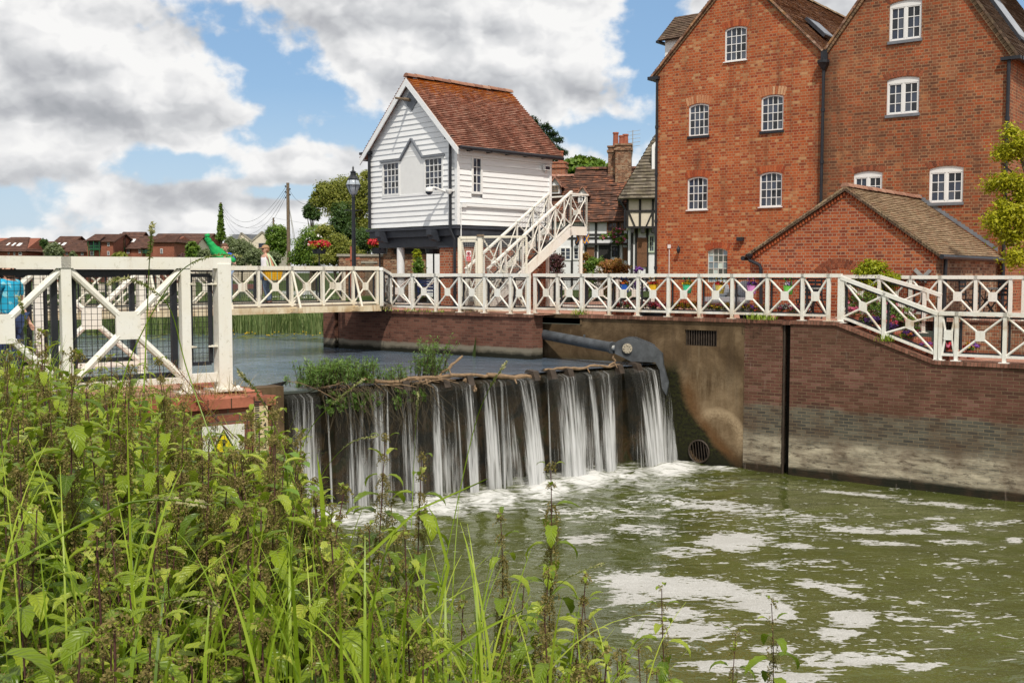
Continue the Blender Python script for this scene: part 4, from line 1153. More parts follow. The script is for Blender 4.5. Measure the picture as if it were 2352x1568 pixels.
def text(body, name, parent, fr, x, z, y, size, m, align='CENTER'):
    cu = bpy.data.curves.new(name, 'FONT'); cu.body = body; cu.size = size; cu.align_x = align; cu.align_y = 'CENTER'; cu.extrude = 0.001
    o = bpy.data.objects.new('tmp', cu); COL.objects.link(o)
    dg = bpy.context.evaluated_depsgraph_get(); me = bpy.data.meshes.new_from_object(o.evaluated_get(dg))
    bpy.data.objects.remove(o); me.name = name
    me.transform(W[parent].inverted() @ fr @ Matrix.Translation((x, y, z)) @ Matrix.Rotation(PI / 2, 4, 'X'))
    return link(name, me, m, parent)


for k, s in enumerate(('6', '5', '4', '3', '2')):
    text(s, 'numeral', t, FA, a0[0] + wd * .76, a0[1] - .05 - .1 * k, -.0345, .06, m_black)
# warning sign
t = T('warning_sign', 'white and yellow warning sign with a black triangle, half hidden by nettles', 'sign', fa(515, 1050, .03))
s0_, s1_ = hl(FA, 463, 981, -.03), hl(FA, 561, 1118, -.03); sx0, sx1 = s0_[0], hl(FA, 561, 981, -.03)[0]; sz1 = s0_[1]; sz0 = sz1 - (sx1 - sx0) * 1.55
q = M(); q.box(sx0, sx1, -.035, -.005, sz0, sz1); q.build('plate', plain('aged_white_sign', (0.74, .72, .66), .5, var=.08, scale=15), t, FA)
zm = sz1 - (sx1 - sx0) * .68
q = M(); q.box(sx0 + .012, sx1 - .002, -.038, -.0355, sz0 + .01, zm); q.build('yellow_panel', colour('sign_yellow', (0.78, .62, .01)), t, FA)
xm = (sx0 + sx1) / 2 + .0; w_ = (sx1 - sx0) * .33
def tri(q, c, z0, hw, y): q.extr([(c - hw, y, z0), (c + hw, y, z0), (c, y, z0 + hw * 1.73)], (0, .002, 0))
q = M(); tri(q, xm, zm + .015, w_, -.0385); q.build('triangle_border', m_black, t, FA)
q = M(); tri(q, xm, zm + .015 + w_ * .14, w_ * .76, -.0415); q.build('triangle', MC['sign_yellow'], t, FA)
q = M(); q.ball((xm, -.042, zm + .015 + w_ * .30), (.014, .002, .014), 8, 6); q.extr([(xm - .009, -.043, zm + .015 + w_ * .46), (xm + .009, -.043, zm + .015 + w_ * .46), (xm + .016, -.043, zm + .015 + w_ * 1.0), (xm - .016, -.043, zm + .015 + w_ * 1.0)], (0, .002, 0)); q.build('exclamation_mark', m_black, t, FA)
text('Danger', 'lettering', t, FA, xm, zm - .07, -.0395, .085, m_black)


# ------------------------------------------------------------------ windows, roofs
def arch_pts(x0, x1, z0, z1, rise, n=8):
    """outline, counter-clockwise from bottom left, top edge a flat arch; z1 = crown"""
    c = (x0 + x1) / 2; hw = (x1 - x0) / 2; p = [(x0, z0), (x1, z0)]
    for k in range(n + 1):
        u = 1 - 2 * k / n; p.append((c + hw * u, z1 - rise * u * u))
    return p


def window(t, fr, x0, x1, z0, z1, d, cols, rows, rise=0.0, head=0.0, casement=False, sill=None, fm=None, gm=None, fw=0.045, rec=0.05, framed=True, split=None):
    """a window as part 'window' of t (frame and bars) with sub-parts pane and sill; plane y=d of frame fr faces the viewer at -y"""
    fm = fm or m_winw; gm = gm or m_glass
    q = M(); o = arch_pts(x0, x1, z0, z1, rise)
    zi = z1 - fw - head
    i = arch_pts(x0 + fw, x1 - fw, z0 + fw, zi, rise if not head else 0.0)
    b = len(q.v); n = len(o); y0, y1 = d + rec - 0.05, d + rec + 0.02
    for p in o: q.v.append((p[0], y0, p[1]))
    for p in i: q.v.append((p[0], y0, p[1]))
    for p in o: q.v.append((p[0], y1, p[1]))
    for p in i: q.v.append((p[0], y1, p[1]))
    for k in range(n):
        m_ = (k + 1) % n
        q.face((b + k, b + m_, b + n + m_, b + n + k)); q.face((b + n + k, b + n + m_, b + 3 * n + m_, b + 3 * n + k)); q.face((b + 2 * n + k, b + 2 * n + m_, b + m_, b + k))
    ix0, ix1, iz0 = x0 + fw, x1 - fw, z0 + fw; bw = 0.011
    def top_at(x):
        u = (x - (x0 + x1) / 2) / ((ix1 - ix0) / 2); return zi - (rise * u * u if not head else 0)
    parts = [(ix0, ix1)]
    if casement:
        xm = (ix0 + ix1) / 2; q.box(xm - 0.032, xm + 0.032, d + rec - 0.047, d + rec + 0.01, iz0, top_at(xm)); parts = [(ix0, xm - .032), (xm + .032, ix1)]
        if casement == 2:
            for a, c in parts:
                for e in (a, c - .03): q.box(e, e + .03, d + rec - .042, d + rec + .01, iz0, top_at(e))
                q.box(a, c, d + rec - .042, d + rec + .01, iz0, iz0 + .03); q.box(a, c, d + rec - .042, d + rec + .01, zi - .03, zi)
    cc = cols // len(parts)
    for a, c in parts:
        for k in range(1, cc):
            x = a + (c - a) * k / cc; q.box(x - bw, x + bw, d + rec - 0.028, d + rec - 0.006, iz0, top_at(x) - .002)
        for k in range(1, rows):
            z = iz0 + (zi - iz0) * k / rows; q.box(a, c, d + rec - 0.026, d + rec - 0.004, z - bw, z + bw)
    w = q.build('window', fm, t, fr)
    q = M()                                        # each light a separate pane so reflections break up
    for a, c in parts:
        for k in range(cc):
            for r in range(rows):
                xa, xb = a + (c - a) * k / cc, a + (c - a) * (k + 1) / cc; za = iz0 + (zi - iz0) * r / rows; zb = iz0 + (zi - iz0) * (r + 1) / rows
                j = [random.uniform(-.007, .007) for _ in range(4)]
                q.poly([(xa, d + rec - .012 + j[0], za), (xb, d + rec - .012 + j[1], za), (xb, d + rec - .012 + j[2], min(zb, top_at(xb) + .01)), (xa, d + rec - .012 + j[3], min(zb, top_at(xa) + .01))])
    q.build('pane', gm, w, fr)
    if sill is not None:
        q = M(); q.box(x0 - .03, x1 + .03, d - .05, d + rec - .0, z0 - (.085 if sill is not m_winw else .03), z0 - .001); q.build('sill', sill, w, fr)
    return [(x, d, z) for x, z in o]


def brick_arch(t, fr, x0, x1, z1, rise, d, m, ht=0.21, ext=0.05):
    q = M(); c = (x0 + x1) / 2; hw = (x1 - x0) / 2 + ext; n = max(7, int(hw * 2 / 0.085))
    for k in range(n):
        u0, u1 = -1 + 2 * k / n + .02, -1 + 2 * (k + 1) / n - .02; f = 1.18
        q.tc = random.random()
        q.hexa([(c + hw * u0, d - .006, z1 + .012 - rise * u0 * u0), (c + hw * u1, d - .006, z1 + .012 - rise * u1 * u1), (c + hw * u1, d + .03, z1 + .012 - rise * u1 * u1), (c + hw * u0, d + .03, z1 + .012 - rise * u0 * u0),
                (c + hw * u0 * f, d - .006, z1 + ht - rise * u0 * u0), (c + hw * u1 * f, d - .006, z1 + ht - rise * u1 * u1), (c + hw * u1 * f, d + .03, z1 + ht - rise * u1 * u1), (c + hw * u0 * f, d + .03, z1 + ht - rise * u0 * u0)])
    q.build('brick_arch', m, t, fr)


def tinted(name, cols):
    def fn(g):
        uv = (g('UVMap'), 'UV'); f = g.noise(uv, 25, 4, .7); t = (g('Attribute', _attribute_name='tint'), 'Fac')
        c = g.ramp(t, [(i / (len(cols) - 1), q) for i, q in enumerate(cols)])
        k = g.mr(f, .3, .7, .75, 1.15); return pbr(g, g.mix(1.0, c, g.xyz(k, k, k), 'MULTIPLY'), .88, 0, f, .3, .01, .2)
    return mat(name, fn)


m_vous = tinted('red_voussoirs', [(0.28, .06, .028), (.40, .095, .038), (.47, .14, .055)])
m_vousT = tinted('tan_voussoirs', [(0.42, .13, .055), (.52, .25, .13), (.6, .38, .22)])
m_ridge = tinted('weathered_ridge', [(0.24, .12, .085), (.34, .175, .12), (.40, .24, .17)])
m_verge = tinted('mossy_verge', [(0.13, .095, .06), (.22, .15, .09), (.28, .17, .10)])
m_vousD = tinted('brown_voussoirs', [(0.14, .05, .03), (.24, .075, .04), (.34, .11, .055)])


def tiled(t, name, m, e0, e1, r1, r0, rows, th=0.03, sag=0.012, seed=0, fr=None, step=0.55, nseg=14, tint=False):
    """roof slope: eave e0->e1, ridge r0->r1, laid in overlapping courses"""
    e0, e1, r1, r0 = map(Vector, (e0, e1, r1, r0)); N_ = (e1 - e0).cross(r0 - e0).normalized()
    if N_.z < 0: N_ = -N_
    rr = random.Random(seed); q = M()
    for k in range(rows):
        v0, v1 = k / rows, (k + 1) / rows
        q.tc = v0
        a0, a1 = e0.lerp(r0, v0), e1.lerp(r1, v0); b0, b1 = e0.lerp(r0, v1), e1.lerp(r1, v1)
        A_ = []; B_ = []; C_ = []
        for i in range(nseg + 1):
            u = i / nseg; s = sag * math.sin(u * PI * 3 + seed) * .6 + rr.uniform(-sag, sag) * .45
            dn = (a0 - b0).normalized() * rr.uniform(-.006, .006)
            A_.append(a0.lerp(a1, u) + N_ * (th + s) + dn); B_.append(b0.lerp(b1, u) + N_ * (th * step * .3 + s)); C_.append(a0.lerp(a1, u) + N_ * (s - .02) + dn)
        b = len(q.v); q.v += [p[:] for p in A_ + B_ + C_]; n = nseg + 1
        for i in range(nseg):
            q.face((b + i, b + i + 1, b + n + i + 1, b + n + i)); q.face((b + 2 * n + i, b + 2 * n + i + 1, b + i + 1, b + i))
    b = len(q.v)
    q.tc = 0
    q.poly([e0 - N_ * .05, e1 - N_ * .05, r1 - N_ * .05, r0 - N_ * .05]); q.poly([e0 - N_ * .05, r0 - N_ * .05, r0 + N_ * .02, e0 + N_ * .02]); q.poly([e1 - N_ * .05, r1 - N_ * .05, r1 + N_ * .02, e1 + N_ * .02])
    o = q.build(name, m, t, fr, fix=False)
    return o


def ridge(t, p0, p1, m, r=0.11, fr=None, n=None):
    p0, p1 = Vector(p0), Vector(p1); L = (p1 - p0).length; n = n or max(2, int(L / .33)); q = M()
    d = (p1 - p0).normalized(); s = d.cross(Vector((0, 0, 1))).normalized(); up = Vector((0, 0, 1))
    for k in range(n):
        q.tc = random.random(); a = p0 + d * (L * k / n); c = p0 + d * (L * (k + 1) / n - .01); j = random.uniform(-.008, .008)
        ra = []
        for e, z in ((a, 0.008), (c, 0)):
            b = len(q.v); ra.append(b)
            for i in range(7):
                th = PI * i / 6; q.v.append(tuple(e + s * math.cos(th) * r * 1.1 + up * (math.sin(th) * r - .03 + z + j)))
        for i in range(6): q.face((ra[0] + i, ra[0] + i + 1, ra[1] + i + 1, ra[1] + i))
        q.face([ra[0] + i for i in range(7)][::-1]); q.face([ra[1] + i for i in range(7)])
    q.build('ridge_tiles', m, t, fr)


def pipe(t, fr, pts, r=0.045, name='drainpipe', collars=True):
    q = M(); q.tube([Vector(p) for p in pts], r, 8)
    if collars:
        for a, b in zip(pts, pts[1:]):
            a, b = Vector(a), Vector(b); L = (b - a).length
            for k in range(1, int(L / 1.6) + 1):
                c = a.lerp(b, k * 1.6 / L); d = (b - a).normalized() * .05; q.tube([c - d, c + d], r * 1.35, 8)
    q.build(name, m_black, t, fr)


# ------------------------------------------------------------------ the two gabled mills
zEL = hl(F, 1507, 168, DM)[1]; zV = hl(F, 1893, 115, DM)[1]; zER = hl(F, 2318, 116, DM)[1]
wAL = (wL + wV) / 2; zAL = zEL + (wAL - wL) * 0.99 + .05
wAR = wV + (wR - wV) * .50; zAR = zV + (wAR - wV) * 1.26
BACK = 11.0


def wbox(px0, py0, px1, py1, d=DM):
    x0, z1 = hl(F, px0, py0, d); x1, z1b = hl(F, px1, py0, d); _, z0 = hl(F, px0, py1, d); _, z0b = hl(F, px1, py1, d)
    return x0, x1, (z0 + z0b) / 2, (z1 + z1b) / 2


def mill(name, label, x0, x1, zl, zr, xa, za, wins, bm, label2=None, side=True):
    t = T(name, label, 'building', Fp((x0 + x1) / 2, DM + 4, 0))
    holes = []
    for spec in wins:
        px, py, ax, ay, kind = spec[:5]
        a, b, z0, z1 = wbox(px, py, ax, ay)
        if kind == 'arch4': holes.append(window(t, F, a, b, z0, z1, DM, 4, 4, rise=.075, sill=spec[5], rec=.085)); brick_arch(t, F, a, b, z1, .075, DM, spec[6], .27 if spec[6] is m_vousT else .22)
        elif kind == 'case': holes.append(window(t, F, a, b, z0, z1, DM, 4, 3, rise=.07, head=.14, casement=2, sill=m_lead, rec=.085)); brick_arch(t, F, a, b, z1, .07, DM, m_vousD, .17)
        else: holes.append(window(t, F, a, b, z0, z1, DM, 4, 5, rise=.10, fm=m_mosswin, gm=m_glassG, fw=.02, rec=.10)); brick_arch(t, F, a, b, z1, .10, DM, m_vous)
    q = M(); q.holed([(x0, DM, -.3), (x1, DM, -.3), (x1, DM, zr), (xa, DM, za), (x0, DM, zl)], holes)
    for h in holes:
        for a, b in zip(h, h[1:] + h[:1]): q.poly([a, b, (b[0], b[1] + .12, b[2]), (a[0], a[1] + .12, a[2])])
    q.poly([(x0, DM, -.3), (x0, DM, zl), (x0, DM + BACK, zl), (x0, DM + BACK, -.3)])
    q.poly([(x1, DM, -.3), (x1, DM, zr), (x1, DM + BACK, zr), (x1, DM + BACK, -.3)])
    q.poly([(x0, DM + BACK, -.3), (x1, DM + BACK, -.3), (x1, DM + BACK, zr), (xa, DM + BACK, za), (x0, DM + BACK, zl)])
    q.build('wall', bm, t, F, fix=False)
    return t


m_mosswin = plain('thin_white_glazing', (.62, .64, .6), .5)
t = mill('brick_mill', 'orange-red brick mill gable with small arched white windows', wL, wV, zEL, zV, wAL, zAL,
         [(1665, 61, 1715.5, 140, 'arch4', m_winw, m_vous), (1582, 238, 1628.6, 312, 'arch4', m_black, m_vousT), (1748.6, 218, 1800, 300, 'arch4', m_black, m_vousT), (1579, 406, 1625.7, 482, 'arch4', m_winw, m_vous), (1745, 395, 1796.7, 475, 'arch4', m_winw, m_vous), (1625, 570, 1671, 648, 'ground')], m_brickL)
mL = t
OV = .12
tiled(t, 'roof_slope', m_tileMill, Fp(wL - .22, DM - OV, zEL - .16), Fp(wL - .22, DM + BACK, zEL - .16), Fp(wAL, DM + BACK, zAL + .08), Fp(wAL, DM - OV, zAL + .08), 44, seed=1)
tiled(t, 'roof_slope', m_tileMill, Fp(wV - .02, DM - OV, zV - .02), Fp(wV - .02, DM + BACK, zV - .02), Fp(wAL, DM + BACK, zAL + .08), Fp(wAL, DM - OV, zAL + .08), 44, seed=2)
ridge(t, Fp(wAL, DM - OV, zAL + .1), Fp(wAL, DM + BACK, zAL + .1), m_tileOut)
q = M()   # verge bricks laid on the rake
def verge(q, a, b, d, n, w=.14, out=.05):
    a, b = Vector(a), Vector(b)
    for k in range(n):
        q.tc = random.random(); p = a.lerp(b, k / n); r = a.lerp(b, (k + .88) / n); q.bar(p - Vector((0, out / 2, w / 2)), r - Vector((0, out / 2, w / 2)), out, w * .8)
verge(q, (wL - .15, DM, zEL - .10), (wAL, DM, zAL + .04), DM, 36); verge(q, (wV - .05, DM, zV + .02), (wAL, DM, zAL + .04), DM, 36)
q.build('verge_course', m_verge, t, F)
pipe(t, F, [(wL + .05, DM - .07, zEL - .25), (wL + .05, DM - .07, 0)])
q = M(); q.box(wL - .28, wL + .12, DM - .16, DM + .3, zEL - .24, zEL - .13); q.box(wL - .30, wL - .16, DM + .3, DM + BACK, zEL - .24, zEL - .14); q.build('gutter', m_black, t, F)
# skylight on the valley slope
def onslope(x, d, xa_, za_, xe, ze): return za_ + (ze - za_) * (x - xa_) / (xe - xa_)
def skylight(t, xa_, za_, xe, ze, u0, u1, d0, d1):
    def P_(u, d, o): 
        x = xa_ + (xe - xa_) * u; z = za_ + .08 + (ze - za_) * u; n = Vector((-(ze - za_), 0, (xe - xa_))).normalized() * (1 if xe > xa_ else -1); return (Vector((x, d, z)) + n * o)
    q = M(); q.hexa([P_(u0, d0, .02), P_(u1, d0, .02), P_(u1, d1, .02), P_(u0, d1, .02), P_(u0, d0, .12), P_(u1, d0, .12), P_(u1, d1, .12), P_(u0, d1, .12)]); s = q.build('skylight', m_fascia, t, F)
    e = .06; du = (u1 - u0) * .1; q = M(); q.poly([P_(u0 + du, d0 + e, .125), P_(u1 - du, d0 + e, .125), P_(u1 - du, d1 - e, .125), P_(u0 + du, d1 - e, .125)]); q.build('pane', m_glass, s, F)
skylight(t, wAL, zAL, wV, zV, .58, .80, DM + 1.3, DM + 2.3)
# dormer on the outer slope, further back
yd = DM + .45
q = M(); dz0, dz1 = zEL + .1, zEL + 1.15
q.box(wL + .05, wAL - .6, yd, yd + 1.6, dz0, dz1); dm = q.build('dormer', m_winw, t, F)
tiled(dm, 'dormer_roof', m_tileBrown, Fp(wL - .15, yd - .18, dz1), Fp(wAL, yd - .18, dz1), Fp(wAL, yd + .8, dz1 + .95), Fp(wL + .0, yd + .8, dz1 + .95), 12, seed=5)
tiled(dm, 'dormer_roof', m_tileBrown, Fp(wL - .15, yd + 1.78, dz1), Fp(wAL, yd + 1.78, dz1), Fp(wAL, yd + .8, dz1 + .95), Fp(wL + .0, yd + .8, dz1 + .95), 12, seed=6)
q = M(); q.box(wL - .2, wL - .08, yd - .2, yd + 1.8, dz1 - .08, dz1 + .0); q.build('gutter', m_black, dm, F)
# lamp, alarm and small fittings on the mill front
q = M(); x, z = hl(F, 1703, 550, DM); q.box(x - .11, x + .11, DM - .16, DM - .02, z - .05, z + .07); q.build('floodlight', m_black, t, F)
q = M(); x, z = hl(F, 1562, 575, DM); q.lathe((x, DM - .12, z - .1), [(.02, 0), (.06, .06), (.07, .14), (.03, .2), (.01, .26)], 8); q.bar((x, DM - .12, z + .1), (x, DM, z + .1), .02, .02); q.build('wall_lantern', m_black, t, F)
q = M(); x, z = hl(F, 1538, 566, DM); q.box(x - .05, x + .05, DM - .05, DM, z - .06, z + .06); q.bar((x, DM - .02, z - .05), (x, DM - .02, .3), .02, .02); q.build('cable_box', m_winw, t, F)

t = mill('brick_mill', 'brown-red brick mill gable with wide casement windows, at right', wV + .002, wR, zV, zER, wAR, zAR,
         [(2043.7, 0, 2118, 92, 'case'), (2037.5, 176, 2112, 262, 'case'), (1961, 393, 2027, 472, 'case'), (2134.8, 381, 2213.4, 465, 'case')], m_brickR)
mR = t
tiled(t, 'roof_slope', m_tileBrown, Fp(wR + .22, DM - OV, zER - .18), Fp(wR + .22, DM + BACK, zER - .18), Fp(wAR, DM + BACK, zAR + .08), Fp(wAR, DM - OV, zAR + .08), 46, seed=3)
tiled(t, 'roof_slope', m_tileMill, Fp(wV + .02, DM - OV, zV), Fp(wV + .02, DM + BACK, zV), Fp(wAR, DM + BACK, zAR + .08), Fp(wAR, DM - OV, zAR + .08), 46, seed=4)
q = M(); verge(q, (wV + .02, DM, zV - .02), (wAR, DM, zAR + .03), DM, 40, .17, .07); verge(q, (wR + .1, DM, zER - .12), (wAR, DM, zAR + .03), DM, 40, .17, .07); q.build('verge_course', m_verge, t, F)
skylight(t, wAR, zAR, wR, zER, .45, .85, DM + 2.5, DM + 4.2)
pipe(t, F, [(wR - .04, DM - .07, zER - .3), (wR - .04, DM - .07, -.2)], .05)
q = M(); q.box(wR - .25, wR + .28, DM - .16, DM + .05, zER - .28, zER - .19); q.box(wR + .16, wR + .3, DM + .05, DM + BACK, zER - .28, zER - .18); q.build('gutter', m_black, t, F)
pipe(t, F, [(wV, DM - .08, zV - .25), (wV - .02, DM - .08, 2.6)], .05)
q = M(); q.lathe((wV, DM - .12, zV - .62), [(.06, 0), (.13, .12), (.19, .2), (.19, .28)], 10); q.box(wV - .10, wV + .10, DM - .10, DM - .01, zV - .34, zV + .02); q.build('rainwater_head', m_black, t, F)

# ------------------------------------------------------------------ brick outbuilding in front of the right mill
oL = hl(F, 1723, 600, DL)[0]; oR = hl(F, 2150, 600, DL)[0]; oA, zOA = hl(F, 1944, 436, DL); zOL = hl(F, 1722, 583, DL)[1]; zOR = hl(F, 2150, 580, DL)[1]
t = T('brick_outbuilding', 'low bright red brick outbuilding with a buff tiled roof against the mill', 'building', Fp((oL + oR) / 2, DL + 2, 0))
q = M(); q.poly([(oL, DL, -.3), (oR, DL, -.3), (oR, DL, zOR), (oA, DL, zOA), (oL, DL, zOL)]); q.poly([(oL, DL, -.3), (oL, DL, zOL), (oL, DM, zOL), (oL, DM, -.3)])
q.build('front_wall', m_brickO, t, F, fix=False)
q = M(); q.poly([(oR, DL, -1.2), (oR, DL, zOR), (oR, DM, zOR), (oR, DM, -1.2)]); q.build('side_wall', m_brickOld, t, F, fix=False)
zsl = .12
tiled(t, 'roof_slope', m_tileOut, Fp(oR + .12, DL - .10, zOR - .06), Fp(oR + .12, DM, zOR - .06), Fp(oA, DM, zOA + .08), Fp(oA, DL - .10, zOA + .08), 30, seed=8)
tiled(t, 'roof_slope', m_tileOut, Fp(oL - .12, DL - .10, zOL - .06), Fp(oL - .12, DM, zOL - .06), Fp(oA, DM, zOA + .08), Fp(oA, DL - .10, zOA + .08), 30, seed=9)
ridge(t, Fp(oA, DL - .1, zOA + .1), Fp(oA, DM, zOA + .1), m_ridge)
q = M(); verge(q, (oL - .1, DL, zOL - .04), (oA, DL, zOA + .05), DL, 34, .075, .10); verge(q, (oR + .1, DL, zOR - .04), (oA, DL, zOA + .05), DL, 34, .075, .10); q.build('verge_tiles', m_tileBrown, t, F)
q = M(); n = 34
for a, b in (((oL, zOL - .1), (oA, zOA - .04)), ((oR, zOR - .1), (oA, zOA - .04))):     # dentil brick under the verge
    for k in range(n):
        q.tc = random.random(); x = a[0] + (b[0] - a[0]) * (k + .2) / n; z = a[1] + (b[1] - a[1]) * (k + .5) / n
        q.box(x, x + .045, DL - .045, DL, z - .085, z - .005)
q.build('dentil_course', m_vous, t, F)
q = M()      # stepped lead flashing where the roof meets the mill
for k in range(20):
    u = k / 20; x = oA + (oR - oA) * u; z = zOA + .1 + (zOR - zOA) * u; st_ = (oR - oA) / 20
    q.poly([(x, DM - .006, z), (x + st_, DM - .006, z + (zOR - zOA) / 20), (x + st_, DM - .006, z + .13 + (zOR - zOA) / 20 + .02), (x, DM - .006, z + .10 + .0)])
q.build('lead_flashing', m_lead, t, F, fix=False)
q = M(); ac, az = hl(F, 1928, 640, DL); n = 15
for rr_, hh in ((.62, .12), (.50, .12)):
    for k in range(n):
        a0_, a1_ = PI * (.2 + .6 * k / n + .006), PI * (.2 + .6 * (k + .9) / n); q.tc = random.random(); zc_ = az - .22
        q.extr([(ac + rr_ * 1.15 * math.cos(a), DL - .008, zc_ + rr_ * math.sin(a)) for a in (a0_, a1_)] + [(ac + (rr_ + hh) * 1.15 * math.cos(a), DL - .008, zc_ + (rr_ + hh) * math.sin(a)) for a in (a1_, a0_)], (0, .03, 0))
q.build('blind_arch', m_vousD, t, F)
x, z = hl(F, 2176, 580, DL + .4); pipe(t, F, [(oR + .10, DL + .45, zOR - .12), (oR + .07, DL + .45, -.4)], .05)
q = M(); q.tube([(oR + .16, DL - .1, zOR - .10), (oR + .16, DM, zOR - .12)], .06, 8); q.tube([(oL - .16, DL - .14, zOL - .12), (oL - .16, DL + 4, zOL - .12)], .06, 8); q.build('gutter', m_black, t, F)
pp = [hl(F, a, b, DL - .08) for a, b in ((1722, 588), (1722, 598), (1745, 609), (1748, 618), (1748, 700))]
q = M(); q.tube([(a, DL - .08, b) for a, b in pp], .05, 8); q.lathe((pp[0][0], DL - .1, pp[0][1] - .06), [(.05, 0), (.09, .06), (.1, .12)], 8); q.build('drainpipe', m_black, t, F)
q = M(); x, z = hl(F, 2115, 635, DL); q.bar((x - .14, DL - .04, z + .18), (x + .16, DL - .04, z - .12), .03, .09); q.bar((x + .24, DL - .045, z + .16), (x + .0, DL - .045, z - .1), .03, .09); q.build('timber_cross_brace', m_gal, t, F)


# ------------------------------------------------------------------ white weatherboarded sluice hut
H0 = aty(1050.4, 517, 33.5); H0.z = 0
H = frame(H0, math.atan2(.70, .714))                # x along the right-hand side, y along the gable front to the left
def hs(px, py, o=0.0): return hl(H, px, py, o)      # (x, z) on the side wall
def hf(px, py, o=0.0): return hx(H, px, py, o)      # (y, z) on the gable front
hLy = hf(849.4, 440)[0]; hLx = hs(1263, 450)[0]; zB = hs(1050.4, 516)[1]; zE = 4.90; zR = hx(H, 938, 171, -.25)[1]
zE = hs(1052, 341)[1] + .27; zR -= .07
t = T('sluice_hut', 'white weatherboarded hut with tiled roof raised on a brick base above the river', 'hut', H @ Vector((hLx / 2, hLy / 2, 0)))
hut = t
def lap(q, P_, u0, u1, z0, z1, h, clip=None, holes=()):
    """lapped boards on a plane: P_(u, z, out) -> point"""
    n = int((z1 - z0) / h)
    for k in range(n + 1):
        a, b = z0 + k * h, min(z0 + (k + 1) * h, z1)
        if b - a < .01: continue
        spans = [(u0, u1)]
        for (ha, hb, za, zb) in holes:
            if b > za + .02 and a < zb - .02:
                ns_ = []
                for s, e in spans:
                    if s < ha: ns_.append((s, min(e, ha)))
                    if e > hb: ns_.append((max(s, hb), e))
                    if not (s < ha or e > hb): pass
                spans = ns_
        for s, e in spans:
            sa, ea, sb_, eb = s, e, s, e
            if clip:
                l, r = clip(a); l2, r2 = clip(b); sa, ea, sb_, eb = max(s, l), min(e, r), max(s, l2), min(e, r2)
                if ea - sa < .02: continue
                if eb < sb_: sb_ = eb = (sb_ + eb) / 2
            j = random.uniform(-.004, .004); o0, o1 = .030 + j, .004
            m_ = max(1, int((ea - sa) / .7)); w = [random.uniform(-.005, .005) for _ in range(m_ + 1)]
            for i in range(m_):
                x0, x1, y0, y1 = sa + (ea - sa) * i / m_, sa + (ea - sa) * (i + 1) / m_, sb_ + (eb - sb_) * i / m_, sb_ + (eb - sb_) * (i + 1) / m_
                q.poly([P_(x0, a + w[i], o0), P_(x1, a + w[i + 1], o0), P_(y1, b, o1), P_(y0, b, o1)])
                q.poly([P_(x0, a + w[i], -.02), P_(x1, a + w[i + 1], -.02), P_(x1, a + w[i + 1], o0), P_(x0, a + w[i], o0)])
PF = lambda u, z, o: (-o, u, z)
PS = lambda u, z, o: (u, -o, z)
# openings on the front: window - panel - window
fy = {}
wl0, wl1 = hf(775.2 + 335 * .3296, 371)[0], hf(775.2 + 437 * .3296, 371)[0]
zc0 = hf(779.2 + 315 * .3296, 143.6 + 937 * .3296)[1]
def fyx(zx, zy): return hf(775.2 + zx * .3296, 143.6 + zy * .3296)
yA, zA1 = fyx(316, 688); yB, zB1 = fyx(438, 672); yC, zC1 = fyx(606, 660); yD, zD1 = fyx(741, 650)
yP, zP_ = fyx(523, 533); zS = fyx(316, 935)[1]; zW = (zA1 + zD1) / 2 - .02
fr_holes = [(yD, yA, zS, zW), (yC, yB, zS, zP_ - .55)]
half = hLy / 2
def gclip(z):
    if z <= zE: return (0, hLy)
    k = (z - zE) / (zR - .12 - zE); return (half * k, hLy - half * k)
q = M(); lap(q, PF, .0, hLy, zB, zR - .15, .168, gclip, fr_holes); q.build('front_boards', m_board, t, H, fix=False)
sx0, sz1 = hs(775.2 + 930 * .3296, 143.6 + 650 * .3296); sx1, _ = hs(775.2 + 1006 * .3296, 143.6 + 660 * .3296); sz0 = hs(775.2 + 930 * .3296, 143.6 + 915 * .3296)[1]
q = M(); lap(q, PS, 0, hLx, zB, zE - .1, .168, None, [(sx0, sx1, sz0, sz1)]); q.build('side_boards', m_board, t, H, fix=False)
q = M()
q.box(.06, hLx - .02, .06, hLy - .02, zB, zE); q.extr([(.07, .08, zE), (.07, hLy - .08, zE), (.07, half, zR - .2)], (hLx - .1, 0, 0)); q.build('inner_wall', m_board, t, H)
for b6 in ((-.045, .06, -.05, .06), (-.045, .05, hLy - .06, hLy + .03), (hLx - .06, hLx + .04, -.045, .05)): q = M(); q.box(*b6, zB, zE - .1); q.build('corner_board', m_board, t, H)
# roof
ov = .20; e = .26
zo = zE - e * (zR - zE) / half
roofP = lambda x, s, k: Vector((x, (0 - e) + (half + e) * k if s > 0 else hLy + e - (half + e) * k, zo + (zR - zo) * k))
tiled(t, 'roof_slope', m_tileHut2, roofP(-ov, 1, 0), roofP(hLx + .34, 1, 0), roofP(hLx + .34, 1, 1), roofP(-ov, 1, 1), 34, th=.06, sag=.02, seed=11, fr=H, nseg=22)
tiled(t, 'roof_slope', m_tileHut2, roofP(-ov, -1, 0), roofP(hLx + .34, -1, 0), roofP(hLx + .34, -1, 1), roofP(-ov, -1, 1), 34, th=.06, sag=.02, seed=12, fr=H)
ridge(t, roofP(-ov, 1, 1) + Vector((0, 0, .06)), roofP(hLx + .34, 1, 1) + Vector((0, 0, .06)), m_ridge, .12, H)
q = M()
for s in (1, -1):
    a, b = roofP(-ov + .02, s, 0), roofP(-ov + .02, s, 1); n_ = Vector((0, 0, .19)); q.extr([a - n_ * 1.2, b - n_ * 1.35, b - n_ * .1, a - n_ * .1], (-.035, 0, 0))
q.build('barge_board', m_board, t, H)
q = M()
